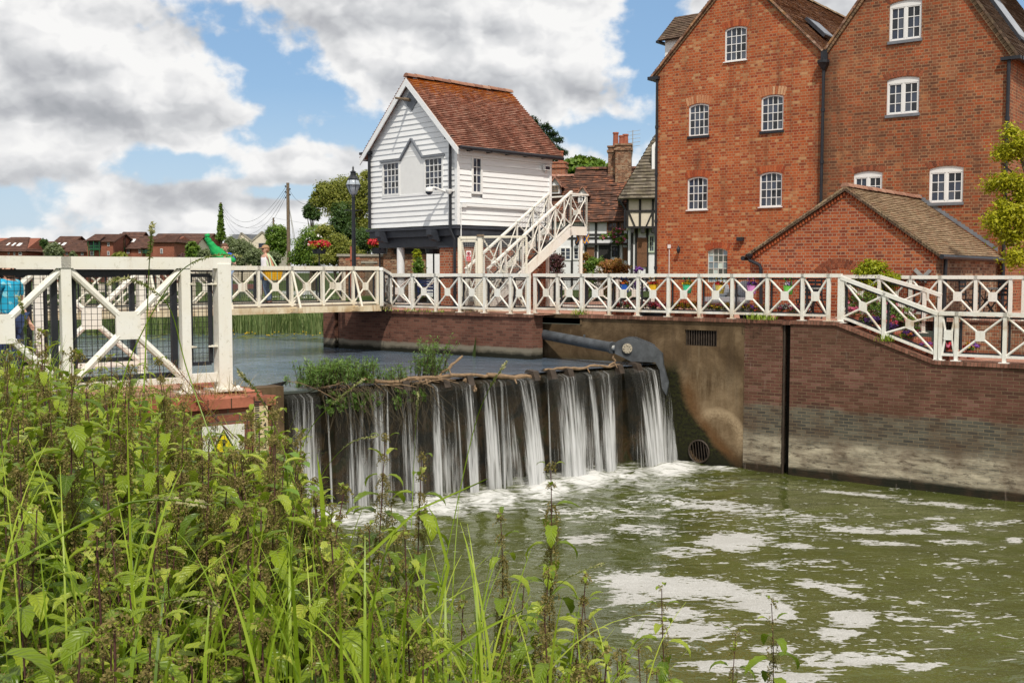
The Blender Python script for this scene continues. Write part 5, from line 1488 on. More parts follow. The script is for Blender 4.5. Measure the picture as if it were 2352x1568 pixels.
for s in (1, -1):
    a, b = roofP(-ov + .0, s, 0), roofP(-ov + .0, s, 1); a2, b2 = roofP(.05, s, 0), roofP(.05, s, 1); n_ = Vector((0, 0, .06)); q.poly([a - n_, b - n_, b2 - n_, a2 - n_])
q.build('soffit', m_board, t, H, fix=False)
q = M(); q.box(.0, hLx, -.12, .0, zE - .46, zE - .28); q.build('eaves_board', m_board, t, H)
q = M(); q.tube([(-ov + .05, -e - .06, zo - .02), (hLx + .28, -e - .06, zo - .05)], .06, 8)
for k in range(5): x = .3 + k * hLx / 5; q.box(x - .02, x + .02, -e - .1, -.05, zo - .10, zo - .06)
q.build('gutter', m_black, t, H)
q = M(); q.tube([(-.02, hLy + e + .05, zo - .02), (hLx + .2, hLy + e + .05, zo - .04)], .06, 8); q.build('gutter', m_black, t, H)
pipe(t, H, [(-.10, .20, zE + .03), (-.10, .20, zB - .15), (-.02, .10, zB - .45), (-.02, .1, 0)], .045)
pipe(t, H, [(-.09, hLy - .10, zE - .12), (-.09, hLy - .10, zB)], .05)
q = M(); q.box(-.2, -.05, .05, .36, zE + .02, zE + .09); q.box(-.2, -.04, hLy - .2, hLy + .3, zE - .14, zE - .06); q.build('pipe_elbow', m_black, t, H)
# windows and blank panel on the front
Hf = H @ Matrix.Rotation(-PI / 2, 4, 'Z')           # front seen square on: local x = -y(H), plane y = x(H)
q = M(); q.box(-.035, .0, yD - .03, yA + .03, zS - .06, zS); q.build('sill_board', m_board, t, H)
for ya, yb in ((yB, yA), (yD, yC)):
    window(t, Hf, -yb, -ya, zS, zW, 0.0, 4, 5 if ya > half else 5, fw=.07, rec=.01)
q = M(); q.extr([(-.022, yC, zS), (-.022, yB, zS), (-.022, yB, zW - .02), (-.022, yP, zP_ - .08), (-.022, yC, zW - .02)], (.05, 0, 0)); q.build('blank_panel', m_winw, t, H)
q = M()
for a, b in (((yA + .06, zW + .02), (yB, zW + .02)), ((yB - .02, zW), (yP, zP_)), ((yP, zP_), (yC + .02, zW)), ((yC, zW + .02), (yD - .06, zW + .02))): q.bar((-.05, *a), (-.05, *b), .06, .085, up=(1, 0, 0))
q.build('lead_dripmould', m_lead, t, H)
window(t, H, sx0, sx1, sz0, sz1, 0.0, 2, 4, fw=.075, rec=.01)
# diamond plate with a hoist beam
yd_, zd1 = fyx(520, 192); _, zd0 = fyx(520, 340); yda, _ = fyx(470, 265); ydb, _ = fyx(568, 262); zdm = (zd1 + zd0) / 2
q = M(); q.extr([(-.05, yd_, zd0), (-.05, yda, zdm), (-.05, yd_, zd1), (-.05, ydb, zdm)], (.08, 0, 0)); q.build('diamond_plate', m_lead, t, H)
q = M(); q.tube([(-.02, half, zdm + .02), (-.62, half, zdm + .02)], .035, 8); q.tube([(-.3, half, zdm + .02), (-.02, half, zdm + .02)], .055, 8); q.build('hoist_beam', m_pole, t, H)
# cameras, floodlight, conduit
q = M(); y, z = fyx(712, 905); q.tube([(-.03, y - .25, z + .02), (-.30, y - .15, z + .12), (-.42, y, z + .12)], .03, 8); q.lathe((-.42, y, z - .0), [(.05, .14), (.12, .1), (.13, .04), (.125, 0)], 12); o = q.build('dome_camera', m_winw, t, H)
q = M(); q.ball((-.42, y, z), (.115, .115, .1), 12, 8); q.build('lens_dome', m_glass, o, H)
q = M(); y, z = fyx(812, 895); q.lathe((-.2, y, z - .1), [(.05, 0), (.08, .05), (.1, .1), (.1, .14)], 10); q.bar((-.2, y, z), (0, y, z), .04, .04); q.build('security_camera', m_winw, t, H)
q = M(); x, z = hs(775.2 + 1440 * .3296, 143.6 + 738 * .3296); q.box(x - .13, x + .13, -.16, -.06, z - .07, z + .08); q.bar((x, -.06, z - .12), (x, 0, z - .12), .05, .05); o = q.build('floodlight', m_winw, t, H)
q = M(); q.box(x - .1, x + .1, -.165, -.16, z - .05, z + .05); q.build('lens', m_glass, o, H)
q = M(); xa, za = hs(775.2 + 870 * .3296, 143.6 + 995 * .3296); xb, zb = hs(775.2 + 1385 * .3296, 143.6 + 1028 * .3296); q.box(xa - .09, xa + .09, -.1, -.03, za - .06, za + .06); q.box(xb - .09, xb + .09, -.1, -.03, zb - .06, zb + .06); q.bar((xa, -.06, za), (xb, -.06, zb), .05, .06); q.tube([(xa - .1, -.05, za), (xa - .1, -.05, zB - .35)], .018, 6); q.tube([(xb + .02, -.05, zb), (xb + .02, -.05, zB)], .018, 6); q.build('cable_conduit', m_winw, t, H)
# floor frame
zf = zB - .02
q = M(); q.box(-.02, hLx, -.02, hLy, zf - .30, zf - .01); q.box(-.10, hLx + .0, -.06, hLy + .10, zf - .09, zf - .012); q.build('floor_beam', m_fascia, t, H)
q = M(); q.box(.12, hLx, .02, hLy - .3, zf - .62, zf - .3); q.build('under_beam', m_fascia, t, H)
for y in (fyx(690, 1200)[0], fyx(330, 1205)[0]):
    q = M(); q.extr([(-.32, y - .11, zf - .11), (-.32, y - .11, zf - .27), (-.24, y - .11, zf - .30), (-.22, y - .11, zf - .40), (-.05, y - .11, zf - .46), (.5, y - .11, zf - .46), (.5, y - .11, zf - .11)], (0, .22, 0)); q.build('timber_bracket', m_fascia, t, H)
yb0 = fyx(694, 1300)[0]
q = M(); q.box(.10, hLx, .06, yb0 + .0, -.2, zf - .60); q.build('brick_base', m_brickB, t, H)
q = M(); q.box(.05, .3, -.01, yb0 + .05, zf - .66, zf - .60); q.build('engineering_course', m_fascia, t, H)
yp = fyx(398, 1300)[0]; q = M(); q.tube([(.25, yp, zf - .5), (.25, yp, -.5)], .125, 16); q.build('support_post', m_plas, t, H)


# ------------------------------------------------------------------ outside stair up to the hut
def st(px, py, o): return hs(px, py, o)             # plane y = o of the hut frame
OS = -1.75
def sp(px, py, o=OS): x, z = hs(px, py, o); return H @ Vector((x, o, z))
t = T('metal_staircase', 'white steel staircase with cross-braced handrails climbing to the hut', 'staircase', sp(1203.7, 624.8))
top0, top1 = hs(1310.8, 522.6, OS), hs(1347, 522, OS); bot0 = hs(1203.7, 624.8, OS)
sl_ = (top0[1] - bot0[1]) / (top0[0] - bot0[0]); xg = bot0[0] - (bot0[1] - .05) / sl_; zL_ = top0[1] - .02
xl0, xl1 = top0[0], top1[0]
for o in (OS, OS + .95):
    q = M(); q.bar((xg, o, .03), (xl0, o, zL_ - .09), .05, .24); q.bar((xl0 - .05, o, zL_ - .10), (xl1, o, zL_ - .10), .05, .22); q.build('stringer', m_white, t, H)
n = 12
for k in range(1, n):
    x = xg + (xl0 - xg) * k / n; z = .08 + (zL_ - .08) * k / n; q = M(); q.box(x - .02, x + .24, OS + .03, OS + .92, z - .02, z + .02); q.build('tread', m_gal, t, H)
q = M(); q.box(xl0 - .02, xl1, OS + .02, -.06, zL_ - .03, zL_); q.build('landing', m_gal, t, H)
hr = 1.13
for o in (OS, OS + .95):
    bk_ = (H.to_3x3() @ Vector((0, 1, 0)))
    xs_ = [xg + .15, *[xg + .15 + (xl0 - xg - .15) * k / 5 for k in range(1, 6)]]
    P_ = [H @ Vector((x, o, .05 + sl_ * (x - xg))) for x in xs_]
    bays(t, P_, hr, bk_, plate=.14, tube=.018, post=.045, feet=False, bot=.10, wires=.08, tr=.05)
    if o == OS: bays(t, [H @ Vector((xl0, o, zL_ - .03)), H @ Vector((xl1, o, zL_ - .03))], hr, bk_, plate=.14, tube=.018, post=.045, feet=False, bot=.06, wires=.08, tr=.05)
ex = H.to_3x3() @ Vector((1, 0, 0))
bays(t, [H @ Vector((xl1, OS, zL_ - .03)), H @ Vector((xl1, OS + .95, zL_ - .03)), H @ Vector((xl1, -.1, zL_ - .03))], hr, ex, plate=.14, tube=.018, post=.045, feet=False, bot=.06, wire=False, tr=.05)
q = M(); q.tube([(xl1 - .15, OS + .1, zL_), (xl1 - .15, OS + .1, 0)], .06, 8); q.tube([(xl1 - .15, -.2, zL_), (xl1 - .15, -.2, 0)], .06, 8); q.build('support_leg', m_white, t, H)

# ------------------------------------------------------------------ caged gate at the foot of the stair
CG = frame(aty(1054, 620, 31.6) * 1.0, math.radians(-4)); CG.translation.z = 0
t = T('cage_gate', 'white meshed security gate and side panel at the foot of the stairs', 'gate', CG.translation)
c0, zt = hl(CG, 1055, 546, 0); c1 = hl(CG, 1099, 560, 0)[0]; c2, z2 = hl(CG, 1107, 546, 0)[0], hl(CG, 1115, 544, 0)[1]; c3 = hl(CG, 1209, 560, 0)[0]
def meshpanel(x0, x1, z0, z1, name, cross=True):
    q = M()
    for a, b in (((x0, z0), (x1, z0)), ((x0, z1), (x1, z1)), ((x0, z0), (x0, z1)), ((x1, z0), (x1, z1))): q.bar((a[0], 0, a[1]), (b[0], 0, b[1]), .06, .06)
    if cross:
        q.bar((x0, .03, z0), (x1, .03, z1), .04, .04); q.bar((x0, .03, z1), (x1, .03, z0), .04, .04)
    o = q.build(name, m_cream, t, CG); q = M(); n = int((x1 - x0) / .055)
    for k in range(1, n): x = x0 + (x1 - x0) * k / n; q.bar((x, -.03, z0), (x, -.03, z1), .0045, .0045)
    n = int((z1 - z0) / .055)
    for k in range(1, n): z = z0 + (z1 - z0) * k / n; q.bar((x0, -.034, z), (x1, -.034, z), .0045, .0045)
    q.build('wire_mesh', m_gal, o, CG)
meshpanel(c0 + .06, c1 - .06, .05, zt - .09, 'gate_leaf'); meshpanel(c2, c3, .05, z2, 'side_panel')
q = M(); q.bar((c0, 0, zt), (c1 + .1, 0, zt), .08, .08); q.bar((c0, 0, 0), (c0, 0, zt), .08, .08); q.box(c1 - .02, c1 + .10, -.06, .06, 0, zt + .05); q.build('gate_frame', m_cream, t, CG)
q = M(); q.box(c1 - .04, c1 + .16, -.09, .09, zt + .03, zt + .09); q.build('post_cap', m_pole, t, CG)
t2 = T('prohibition_sign', 'small white and red no entry sign wired to the caged gate', 'sign', CG @ Vector((c0 + .25, 0, 1.5)))
a0 = hl(CG, 1070.8, 576, -.06); a1 = hl(CG, 1082.3, 599.5, -.06)
q = M(); q.box(a0[0], a1[0], -.07, -.055, a1[1], a0[1]); q.build('plate', m_winw, t2, CG)
xm = (a0[0] + a1[0]) / 2; zc_ = a0[1] - .09; ww = (a1[0] - a0[0])
q = M(); q.tube([(xm + ww * .36 * math.cos(k * PI / 10), -.075, zc_ + ww * .36 * math.sin(k * PI / 10)) for k in range(21)], .009, 6); q.bar((xm - ww * .25, -.075, zc_ + ww * .25), (xm + ww * .25, -.075, zc_ - ww * .25), .006, .018); q.box(a0[0] + .008, a1[0] - .008, -.074, -.071, a1[1] + .01, a1[1] + .125); q.build('red_marking', colour('sign_red', (.6, .03, .05)), t2, CG)
q = M(); q.box(xm - .025, xm + .025, -.0745, -.071, zc_ - .03, zc_ + .02)
for k in range(4): q.box(xm - .025 + k * .0135, xm - .0155 + k * .0135, -.0745, -.071, zc_ + .02, zc_ + .05)
q.build('hand_symbol', m_black, t2, CG)
text('No\nunauthorised\naccess', 'lettering', t2, CG, xm, a1[1] + .068, -.0765, .026, m_winw)


# ------------------------------------------------------------------ street lamp
p = aty(813, 612, 38); p.z = 0
t = T('street_lamp', 'black street lamp with a globe lantern beside the hut', 'street lamp', p)
zt_ = lambda py: aty(813, py, 38).z
q = M(); q.lathe(p, [(.11, 0), (.11, .6), (.075, .7), (.07, 2.0), (.055, zt_(455)), (.07, zt_(452)), (.05, zt_(449))], 10); q.build('pole', m_black, t)
q = M(); q.bar(p + Vector((-.3, 0, zt_(483))), p + Vector((.3, 0, zt_(483))), .03, .03); q.build('ladder_bar', m_black, t)
z0, z1 = zt_(449), zt_(413)
q = M(); q.lathe(p, [(.06, z0), (.12, z0 + .06), (.235, z0 + .32), (.24, z0 + .36), (.20, z1 - .04), (.17, z1)], 16); q.build('lantern_glass', m_glassL, t, smooth=True)
q = M(); q.lathe(p, [(.19, z1 - .01), (.20, z1 + .02), (.10, z1 + .14), (.09, z1 + .24), (.12, z1 + .26), (.05, z1 + .30), (.025, z1 + .36), (.035, z1 + .40), (.005, z1 + .47)], 12)
q.tube([p + Vector((.245 * math.cos(k * PI / 12), .245 * math.sin(k * PI / 12), z0 + .34)) for k in range(25)], .018, 6)
for k in range(6):
    a = k * PI / 3; c, s = math.cos(a), math.sin(a); q.tube([p + Vector((.07 * c, .07 * s, z0)), p + Vector((.245 * c, .245 * s, z0 + .32)), p + Vector((.18 * c, .18 * s, z1))], .011, 5)
q.build('lantern_frame', m_black, t)


# ------------------------------------------------------------------ telegraph poles and cables
def gpole(px, ytop, D, r, label, ivy=False, arm=True):
    a = aty(px, ytop, D); b = Vector((a.x, a.y, 0)); t = T('telegraph_pole', label, 'pole', b)
    q = M(); q.tube([b - Vector((0, 0, .3)), a], [r, r * .72], 10); q.build('pole', m_pole, t)
    q = M()
    for k in range(5): q.ball(a + Vector((r * 1.1 * (1 if k % 2 else -1), -.05, -.25 - .2 * k)), (.05, .05, .07), 6, 4)
    q.build('insulator', m_black, t)
    return t, a
t1, A1 = gpole(661, 420, 80, .15, 'tall bare wooden telegraph pole left of the street lamp')
t2_, A2 = gpole(507, 465, 125, .16, 'telegraph pole smothered in ivy above the red houses')
t3, A3 = gpole(628, 500, 150, .15, 'small distant telegraph pole between the ivy pole and the bare pole')
q = M(); q.bar(A3 + Vector((-.6, 0, -1.2)), A3 + Vector((-.6, 0, -2.8)), .3, .3); q.build('transformer', m_black, t3)


def cable(a, b, sag, label, r=.012):
    pts = [a.lerp(b, k / 24) - Vector((0, 0, sag * 4 * (k / 24) * (1 - k / 24))) for k in range(25)]
    q = M(); q.tube(pts, r, 4); o = q.build('overhead_cable', m_black, None, label=label, category='cable', group='overhead cables strung between the poles')
for k, (dz, sag) in enumerate(((-.2, 2.3), (-.45, 2.6), (-.7, 3.0), (-.95, 3.4))):
    cable(A2 + Vector((.1, 0, dz)), A1 + Vector((-.05, 0, dz * .8)), sag, 'thin black cable sagging between the ivy pole and the bare pole')
cable(A2 + Vector((.1, 0, -1.3)), A3, 1.5, 'thin black cable from the ivy pole to the distant small pole')
cable(A3, A3 + Vector((30, -10, -2)), 1.0, 'thin black cable running right from the distant small pole')
cable(A1 + Vector((0, 0, -.3)), aty(720, 465, 60), .5, 'thin black cable from the bare pole into the trees')
for k in range(2):
    q = M(); q.tube([A1 + Vector((.1, 0, -1.8)), aty(683 + 6 * k, 610, 79)], .025, 5); o = q.build('guy_wire', m_gal, None, label='pale guy wire slanting down from the bare telegraph pole', category='wire', group='guy wires of the bare pole')


# ------------------------------------------------------------------ far houses: gabled boxes given by the photograph's grid
def house(label, D, x0, x1, ye, yr, gx=None, wins=(), bm=None, rm=None, sky=(), depth=9, end=None, hip=False, z0=0.0, ang=0.0, balcony=None, name='brick_house', trim=None):
    """front wall from x0 to x1 at distance D, eaves at picture row ye, ridge at yr; a gable end is shown from x1 to gx"""
    bm = bm or m_brickF; rm = rm or m_tileFar
    p = aty(x0, 620, D); p.z = 0; Hh = frame(p, ang)
    t = T(name, label, 'house', Hh @ Vector((2, 3, 0)))
    w = hl(Hh, x1, 600, 0)[0]; ze = hl(Hh, (x0 + x1) / 2, ye, 0)[1]
    zr = aty(x0, yr, D + depth / 2).z
    q = M(); q.box(0, w, 0, depth, -1, ze); q.extr([(0.01, 0, ze), (0.01, depth, ze), (0.01, depth / 2, zr - .1)], (w - .02, 0, 0)); q.build('wall', bm, t, Hh)
    o = .3; hp = min(w * .35, 2.5) if hip else 0
    zo = ze - o * (zr - ze) / (depth / 2)
    tiled(t, 'roof_slope', rm, (-o, -o, zo), (w + o, -o, zo), (w + o - hp, depth / 2, zr), (-o + hp, depth / 2, zr), 10, th=.06, seed=int(x0), fr=Hh, nseg=4)
    tiled(t, 'roof_slope', rm, (-o, depth + o, zo), (w + o, depth + o, zo), (w + o - hp, depth / 2, zr), (-o + hp, depth / 2, zr), 10, th=.06, seed=int(x1), fr=Hh, nseg=4)
    if hip:
        tiled(t, 'roof_slope', rm, (w + o, -o, zo), (w + o, depth + o, zo), (w + o - hp, depth / 2, zr), (w + o - hp, depth / 2, zr), 8, th=.06, fr=Hh, nseg=4)
        tiled(t, 'roof_slope', rm, (-o, -o, zo), (-o, depth + o, zo), (-o + hp, depth / 2, zr), (-o + hp, depth / 2, zr), 8, th=.06, fr=Hh, nseg=4)
    for (a, b, c, d) in wins:
        xa, zb = hl(Hh, a, b, 0); xb, za = hl(Hh, c, d, 0); q = M(); q.box(xa, xb, -.06, .02, za, zb); f = q.build('window', m_winw, t, Hh)
        e_ = (xb - xa) * .14; q = M(); q.box(xa + e_, (xa + xb) / 2 - e_ * .3, -.07, -.05, za + e_, zb - e_); q.box((xa + xb) / 2 + e_ * .3, xb - e_, -.07, -.05, za + e_, zb - e_); q.build('pane', m_glass, f, Hh)
    for (a, b, c, d) in sky:
        xa, zb = hl(Hh, a, b, 1.2); xb, za = hl(Hh, c, d, 1.2); s = (zr - zo) / (depth / 2 + o)
        def rp(x, z, u): y = -o + (z - zo) / s; return (x, y - u * .6, z + u * .6)
        q = M(); q.extr([rp(xa, za, .06), rp(xb, za, .06), rp(xb, zb, .06), rp(xa, zb, .06)], (0, -.06, .06)); f = q.build('skylight', m_winw, t, Hh)
        q = M(); q.poly([rp(xa + .1, za + .1, .135), rp(xb - .1, za + .1, .135), rp(xb - .1, zb - .1, .135), rp(xa + .1, zb - .1, .135)]); q.build('pane', m_glass, f, Hh)
    if balcony:
        a, b, c, d = balcony; xa, zb = hl(Hh, a, b, -.5); xb, za = hl(Hh, c, d, -.5); Hb = zb - za; q = M(); zmid = za + Hb * .42; o = -.3 * Hb; e = .03 * Hb
        for x in (xa, (xa + xb) / 2, xb): q.bar((x, o, -1), (x, o, zb), e, e)
        for z in (zmid, zmid + .24 * Hb): q.bar((xa, o, z), (xb, o, z), e, e)
        q.box(xa, xb, o, 0, zmid - .05 * Hb, zmid)
        for k in range(1, 9): x = xa + (xb - xa) * k / 9; q.bar((x, o, zmid), (x, o, zmid + .24 * Hb), e * .5, e * .5)
        q.build('balcony', m_green, t, Hh)
        q = M(); q.box(xa, xb, -.03, .02, zmid, zb); q.build('dark_cladding', m_fascia, t, Hh)
        wx = xb - xa; q = M(); q.box(xa + wx * .3, xb - wx * .3, -.06, .02, zmid, zmid + .46 * Hb); f = q.build('french_window', m_green, t, Hh); q = M(); q.box(xa + wx * .34, xa + wx * .48, -.07, -.05, zmid + .04 * Hb, zmid + .42 * Hb); q.box(xa + wx * .52, xa + wx * .66, -.07, -.05, zmid + .04 * Hb, zmid + .42 * Hb); q.build('pane', m_glass, f, Hh)
        tiled(t, 'porch_roof', rm, (xa - .1 * wx, o - .1, zb), (xb + .1 * wx, o - .1, zb), (xb, 1.6, zb + .4 * Hb), (xa, 1.6, zb + .4 * Hb), 6, th=.03, fr=Hh, nseg=4)
    return t, Hh, w, ze, zr


c = lambda zx: zx / 2.613 / 1.7415           # crop column -> picture grid
r_ = lambda zy: (850 + zy / 2.613) / 1.7415
hs_ = []
house('low brick house with four rooflights, leftmost in the far row', 128, -40, c(262), r_(398), r_(258), wins=[(c(142), r_(412), c(160), r_(445)), (c(196), r_(414), c(230), r_(445)), (c(84), r_(410), c(100), r_(440))], sky=[(c(52), r_(322), c(72), r_(350)), (c(112), r_(322), c(132), r_(354)), (c(166), r_(325), c(202), r_(356))], hip=True, z0=-3)
house('brick house with a plain hipped roof beside the rooflit one', 136, c(262), c(480), r_(412), r_(302), wins=[(c(262), r_(415), c(278), r_(440))], hip=True)
house('tall brick house with a bright gable, second block from the left', 132, c(525), c(700), r_(362), r_(248), wins=[(c(540), r_(318), c(580), r_(352))], sky=[(c(668), r_(322), c(698), r_(352)), (c(618), r_(325), c(636), r_(356))], depth=8)
house('long low brick link house with a deep tiled roof', 128, c(680), c(915), r_(404), r_(292), wins=[(c(690), r_(410), c(712), r_(444)), (c(752), r_(408), c(772), r_(444)), (c(848), r_(404), c(874), r_(447))], sky=[(c(880), r_(302), c(912), r_(334))])
house('tall brick house with a green balcony and square gable windows', 126, c(915), c(1185), r_(300), r_(226), wins=[(c(1122), r_(307), c(1146), r_(352)), (c(1122), r_(404), c(1146), r_(448)), (c(945), r_(404), c(980), r_(450))], balcony=(c(920), r_(292), c(1040), r_(450)), depth=7)
house('tall brick house with a green balcony and two rooflights', 130, c(1185), c(1375), r_(372), r_(203), wins=[(c(1325), r_(380), c(1353), r_(428)), (c(1385), r_(378), c(1411), r_(426)), (c(1268), r_(384), c(1288), r_(415))], sky=[(c(1358), r_(282), c(1394), r_(316)), (c(1298), r_(286), c(1322), r_(318))], balcony=(c(1190), r_(275), c(1300), r_(430)))
house('brick house with a single white window facing the bridge', 120, c(1600), c(1822), r_(306), r_(242), wins=[(c(1676), r_(378), c(1703), r_(428))], hip=True, depth=8)
house('brick house with a small green porch between two taller ones', 127, c(1375), c(1600), r_(372), r_(246), wins=[(c(1450), r_(380), c(1470), r_(425))], balcony=(c(1475), r_(370), c(1560), r_(455)))
house('brown brick house set back with a long tiled roof', 145, c(1560), c(2120), r_(330), r_(220), depth=10)
house('low outhouse with cream walls under a wide brown roof', 128, c(1790), c(2000), r_(384), r_(252), bm=m_plasC, wins=[(c(1826), r_(392), c(1862), r_(425))])
q = M(); a = aty(c(660), r_(430), 100); 
# cream gabled houses near the ivy pole
def cream(label, xg0, xg1, xp, ye, yp, D, wins):
    p = aty(xg0, 620, D); p.z = 0; Hh = frame(p, 0); t = T('cream_house', label, 'house', p)
    w = hl(Hh, xg1, 600, 0)[0]; ze = hl(Hh, xg0, ye, 0)[1]; xm, zp = hl(Hh, xp, yp, 0)
    q = M(); q.extr([(0, 0, -1), (w, 0, -1), (w, 0, ze), (xm, 0, zp), (0, 0, ze)], (0, 10, 0)); q.build('wall', m_plasC, t, Hh)
    q = M(); q.bar((0 - .1, -.03, ze), (xm, -.03, zp + .1), .12, .22); q.bar((w + .1, -.03, ze), (xm, -.03, zp + .1), .12, .22); q.build('coping', m_mosswall, t, Hh)
    for s, x in ((0, 0), (1, w)): tiled(t, 'roof_slope', m_slate, (x, .2, ze), (x, 10, ze), (xm, 10, zp), (xm, .2, zp), 8, fr=Hh, nseg=3)
    for (a, b, c_, d) in wins:
        xa, zb = hl(Hh, a, b, 0); xb, za = hl(Hh, c_, d, 0); q = M(); q.box(xa, xb, -.05, .02, za, zb); f = q.build('window', m_fascia, t, Hh); q = M(); q.box(xa + .1, xb - .1, -.06, -.04, za + .1, zb - .1); q.build('pane', m_glass, f, Hh)
        q = M(); q.box(xa - .3, xb + .3, -.5, -.0, za - .1, za + .0); q.bar((xa - .3, -.5, za + 1.0), (xb + .3, -.5, za + 1.0), .05, .05); q.build('balcony', m_gal, t, Hh)
    return t, Hh, w, ze, zp
d5 = lambda zx: 488 + zx * .1709
r5 = lambda zy: 459.4 + zy * .1709
cream('cream gabled house half hidden behind olive trees', d5(350), d5(535), d5(388), r5(560), r5(450), 150, [(d5(362), r5(580), d5(440), r5(665))])
cream('cream gabled house with tall dark windows and solar roof', d5(535), d5(812), d5(668), r5(560), r5(436), 146, [(d5(620), r5(578), d5(715), r5(685)), (d5(755), r5(700), d5(790), r5(790))])
p = aty(d5(420), 600, 152); p.z = 0; Hh = frame(p, 0); t = T('slate_roofed_range', 'long grey slate roofed range linking the cream gables', 'house', p)
w0, w1 = hl(Hh, d5(180), 540, 0)[0], hl(Hh, d5(760), 540, 0)[0]; z0 = hl(Hh, d5(440), r5(565), 0)[1]; z1 = hl(Hh, d5(440), r5(462), 4)[1]
q = M(); q.box(w0, w1, 0, 8, -1, z0); q.build('wall', m_plasC, t, Hh); tiled(t, 'roof_slope', m_slate, (w0, -.2, z0), (w1, -.2, z0), (w1, 4, z1), (w0, 4, z1), 9, fr=Hh, nseg=4); tiled(t, 'roof_slope', m_slate, (w0, 8.2, z0), (w1, 8.2, z0), (w1, 4, z1), (w0, 4, z1), 9, fr=Hh, nseg=4)
q = M(); xa, zb = hl(Hh, d5(555), r5(480), 1.5); xb, za = hl(Hh, d5(640), r5(550), 1.5); s = (z1 - z0) / 4.2
q.extr([(xa - .6, (za - z0) / s - .25, za), (xb - 1.2, (za - z0) / s - .25, za), (xb, (zb - z0) / s - .25, zb), (xa + .9, (zb - z0) / s - .25, zb)], (0, -.05, .06)); q.build('solar_panel', colour('solar_blue', (.03, .05, .12), .25), t, Hh)

# ------------------------------------------------------------------ timber-framed cottages behind the hut
CT = frame(aty(1345, 612, 72), math.radians(-9)); CT.translation.z = 0
e1 = lambda zx: 1234.6 + zx * .2271
f1 = lambda zy: 275.6 + zy * .2271
def ct(zx, zy, d=0.0): return hl(CT, e1(zx), f1(zy), d)
t = T('timber_cottage', 'black and white timber cottage with dormers under a mottled tile roof', 'cottage', CT.translation)
xa, ze = ct(130, 1005); xb, _ = ct(905, 1000); zg = ct(500, 1480)[1] - .5
q = M(); q.box(xa, xb, 0, 7, zg - 3, ze + .1); q.build('wall', m_plas, t, CT)
zr = ct(700, 500, 3.5)[1]
xr = ct(1180, 480, 3.5)[0]; x5 = ct(390, 515, 3.5)[0]
tiled(t, 'roof_slope', m_tileCot, (x5 - .7, -.4, ze - .2), (xr + 1, -.4, ze - .2), (xr + 1, 3.5, zr), (x5, 3.5, zr), 24, th=.06, sag=.07, seed=21, fr=CT)
tiled(t, 'roof_slope', m_tileCot, (x5 - .7, 7.4, ze - .2), (xr + 1, 7.4, ze - .2), (xr + 1, 3.5, zr), (x5, 3.5, zr), 16, th=.06, sag=.05, seed=22, fr=CT)
zr2 = ct(330, 575, 3.5)[1]; tiled(t, 'roof_slope', m_tileCot, (xa - 4, -.4, ze - .2), (x5 - .6, -.4, ze - .2), (x5 + .1, 3.5, zr2), (xa - 4, 3.5, zr2), 22, th=.05, sag=.04, seed=23, fr=CT)
ridge(t, (x5, 3.5, zr + .05), (xr, 3.5, zr + .05), m_tileCot, .16, CT); ridge(t, (xa - 2, 3.5, zr2 + .05), (x5, 3.5, zr2 + .05), m_tileHut, .16, CT)
q = M()
for zx in (350, 490, 592, 820): x = ct(zx, 1100)[0]; q.box(x - .07, x + .07, -.05, .02, zg - 2, ze)
for zy in (1160, 1195, 1008): z = ct(500, zy)[1]; q.box(ct(300 if zy != 1160 else 500, zy)[0], xb, -.045, .02, z - .06, z + .06)
z = ct(600, 1250)[1]; q.box(ct(470, 1250)[0], ct(960, 1250)[0], -.3, .02, z - .10, z + .03)
q.build('timber_frame', m_tim, t, CT)
def cwin(t, fr, a, b, c_, d, off=0.0, cols=2, rows=3, fm=None, conv=ct):
    x0, z1 = conv(a, b); x1, z0 = conv(c_, d); window(t, fr, x0, x1, z0, z1, off - .06, cols, rows, fm=fm or m_winw, fw=.09, casement=1)
for w in ((225, 1285, 342, 1420), (360, 1285, 472, 1415), (365, 1022, 420, 1062)): cwin(t, CT, *w, cols=2)
for w in ((702, 1030, 808, 1140), (830, 1030, 895, 1120)): cwin(t, CT, *w, cols=4, rows=2, fm=m_oak)
def door(a, b, c_, d, m=None):
    x0, z1 = ct(a, b); x1, z0 = ct(c_, d); q = M(); q.box(x0, x1, -.10, 0, z0, z1)
    for k in range(1, 4): x = x0 + (x1 - x0) * k / 4; q.box(x - .015, x + .015, -.115, -.1, z0, z1)
    o = q.build('door', m or m_oak, t, CT); return o
door(500, 1285, 575, 1480); door(868, 1290, 945, 1420); door(620, 1265, 740, 1480, m_tim)
cwin(t, CT, 752, 1275, 830, 1385, cols=2, rows=2, fm=m_tim)
q = M(); x, z = ct(405, 1240); q.lathe((x, -.3, z - .2), [(.04, 0), (.14, .1), (.16, .3), (.03, .45)], 8); q.build('wall_lantern', m_black, t, CT)
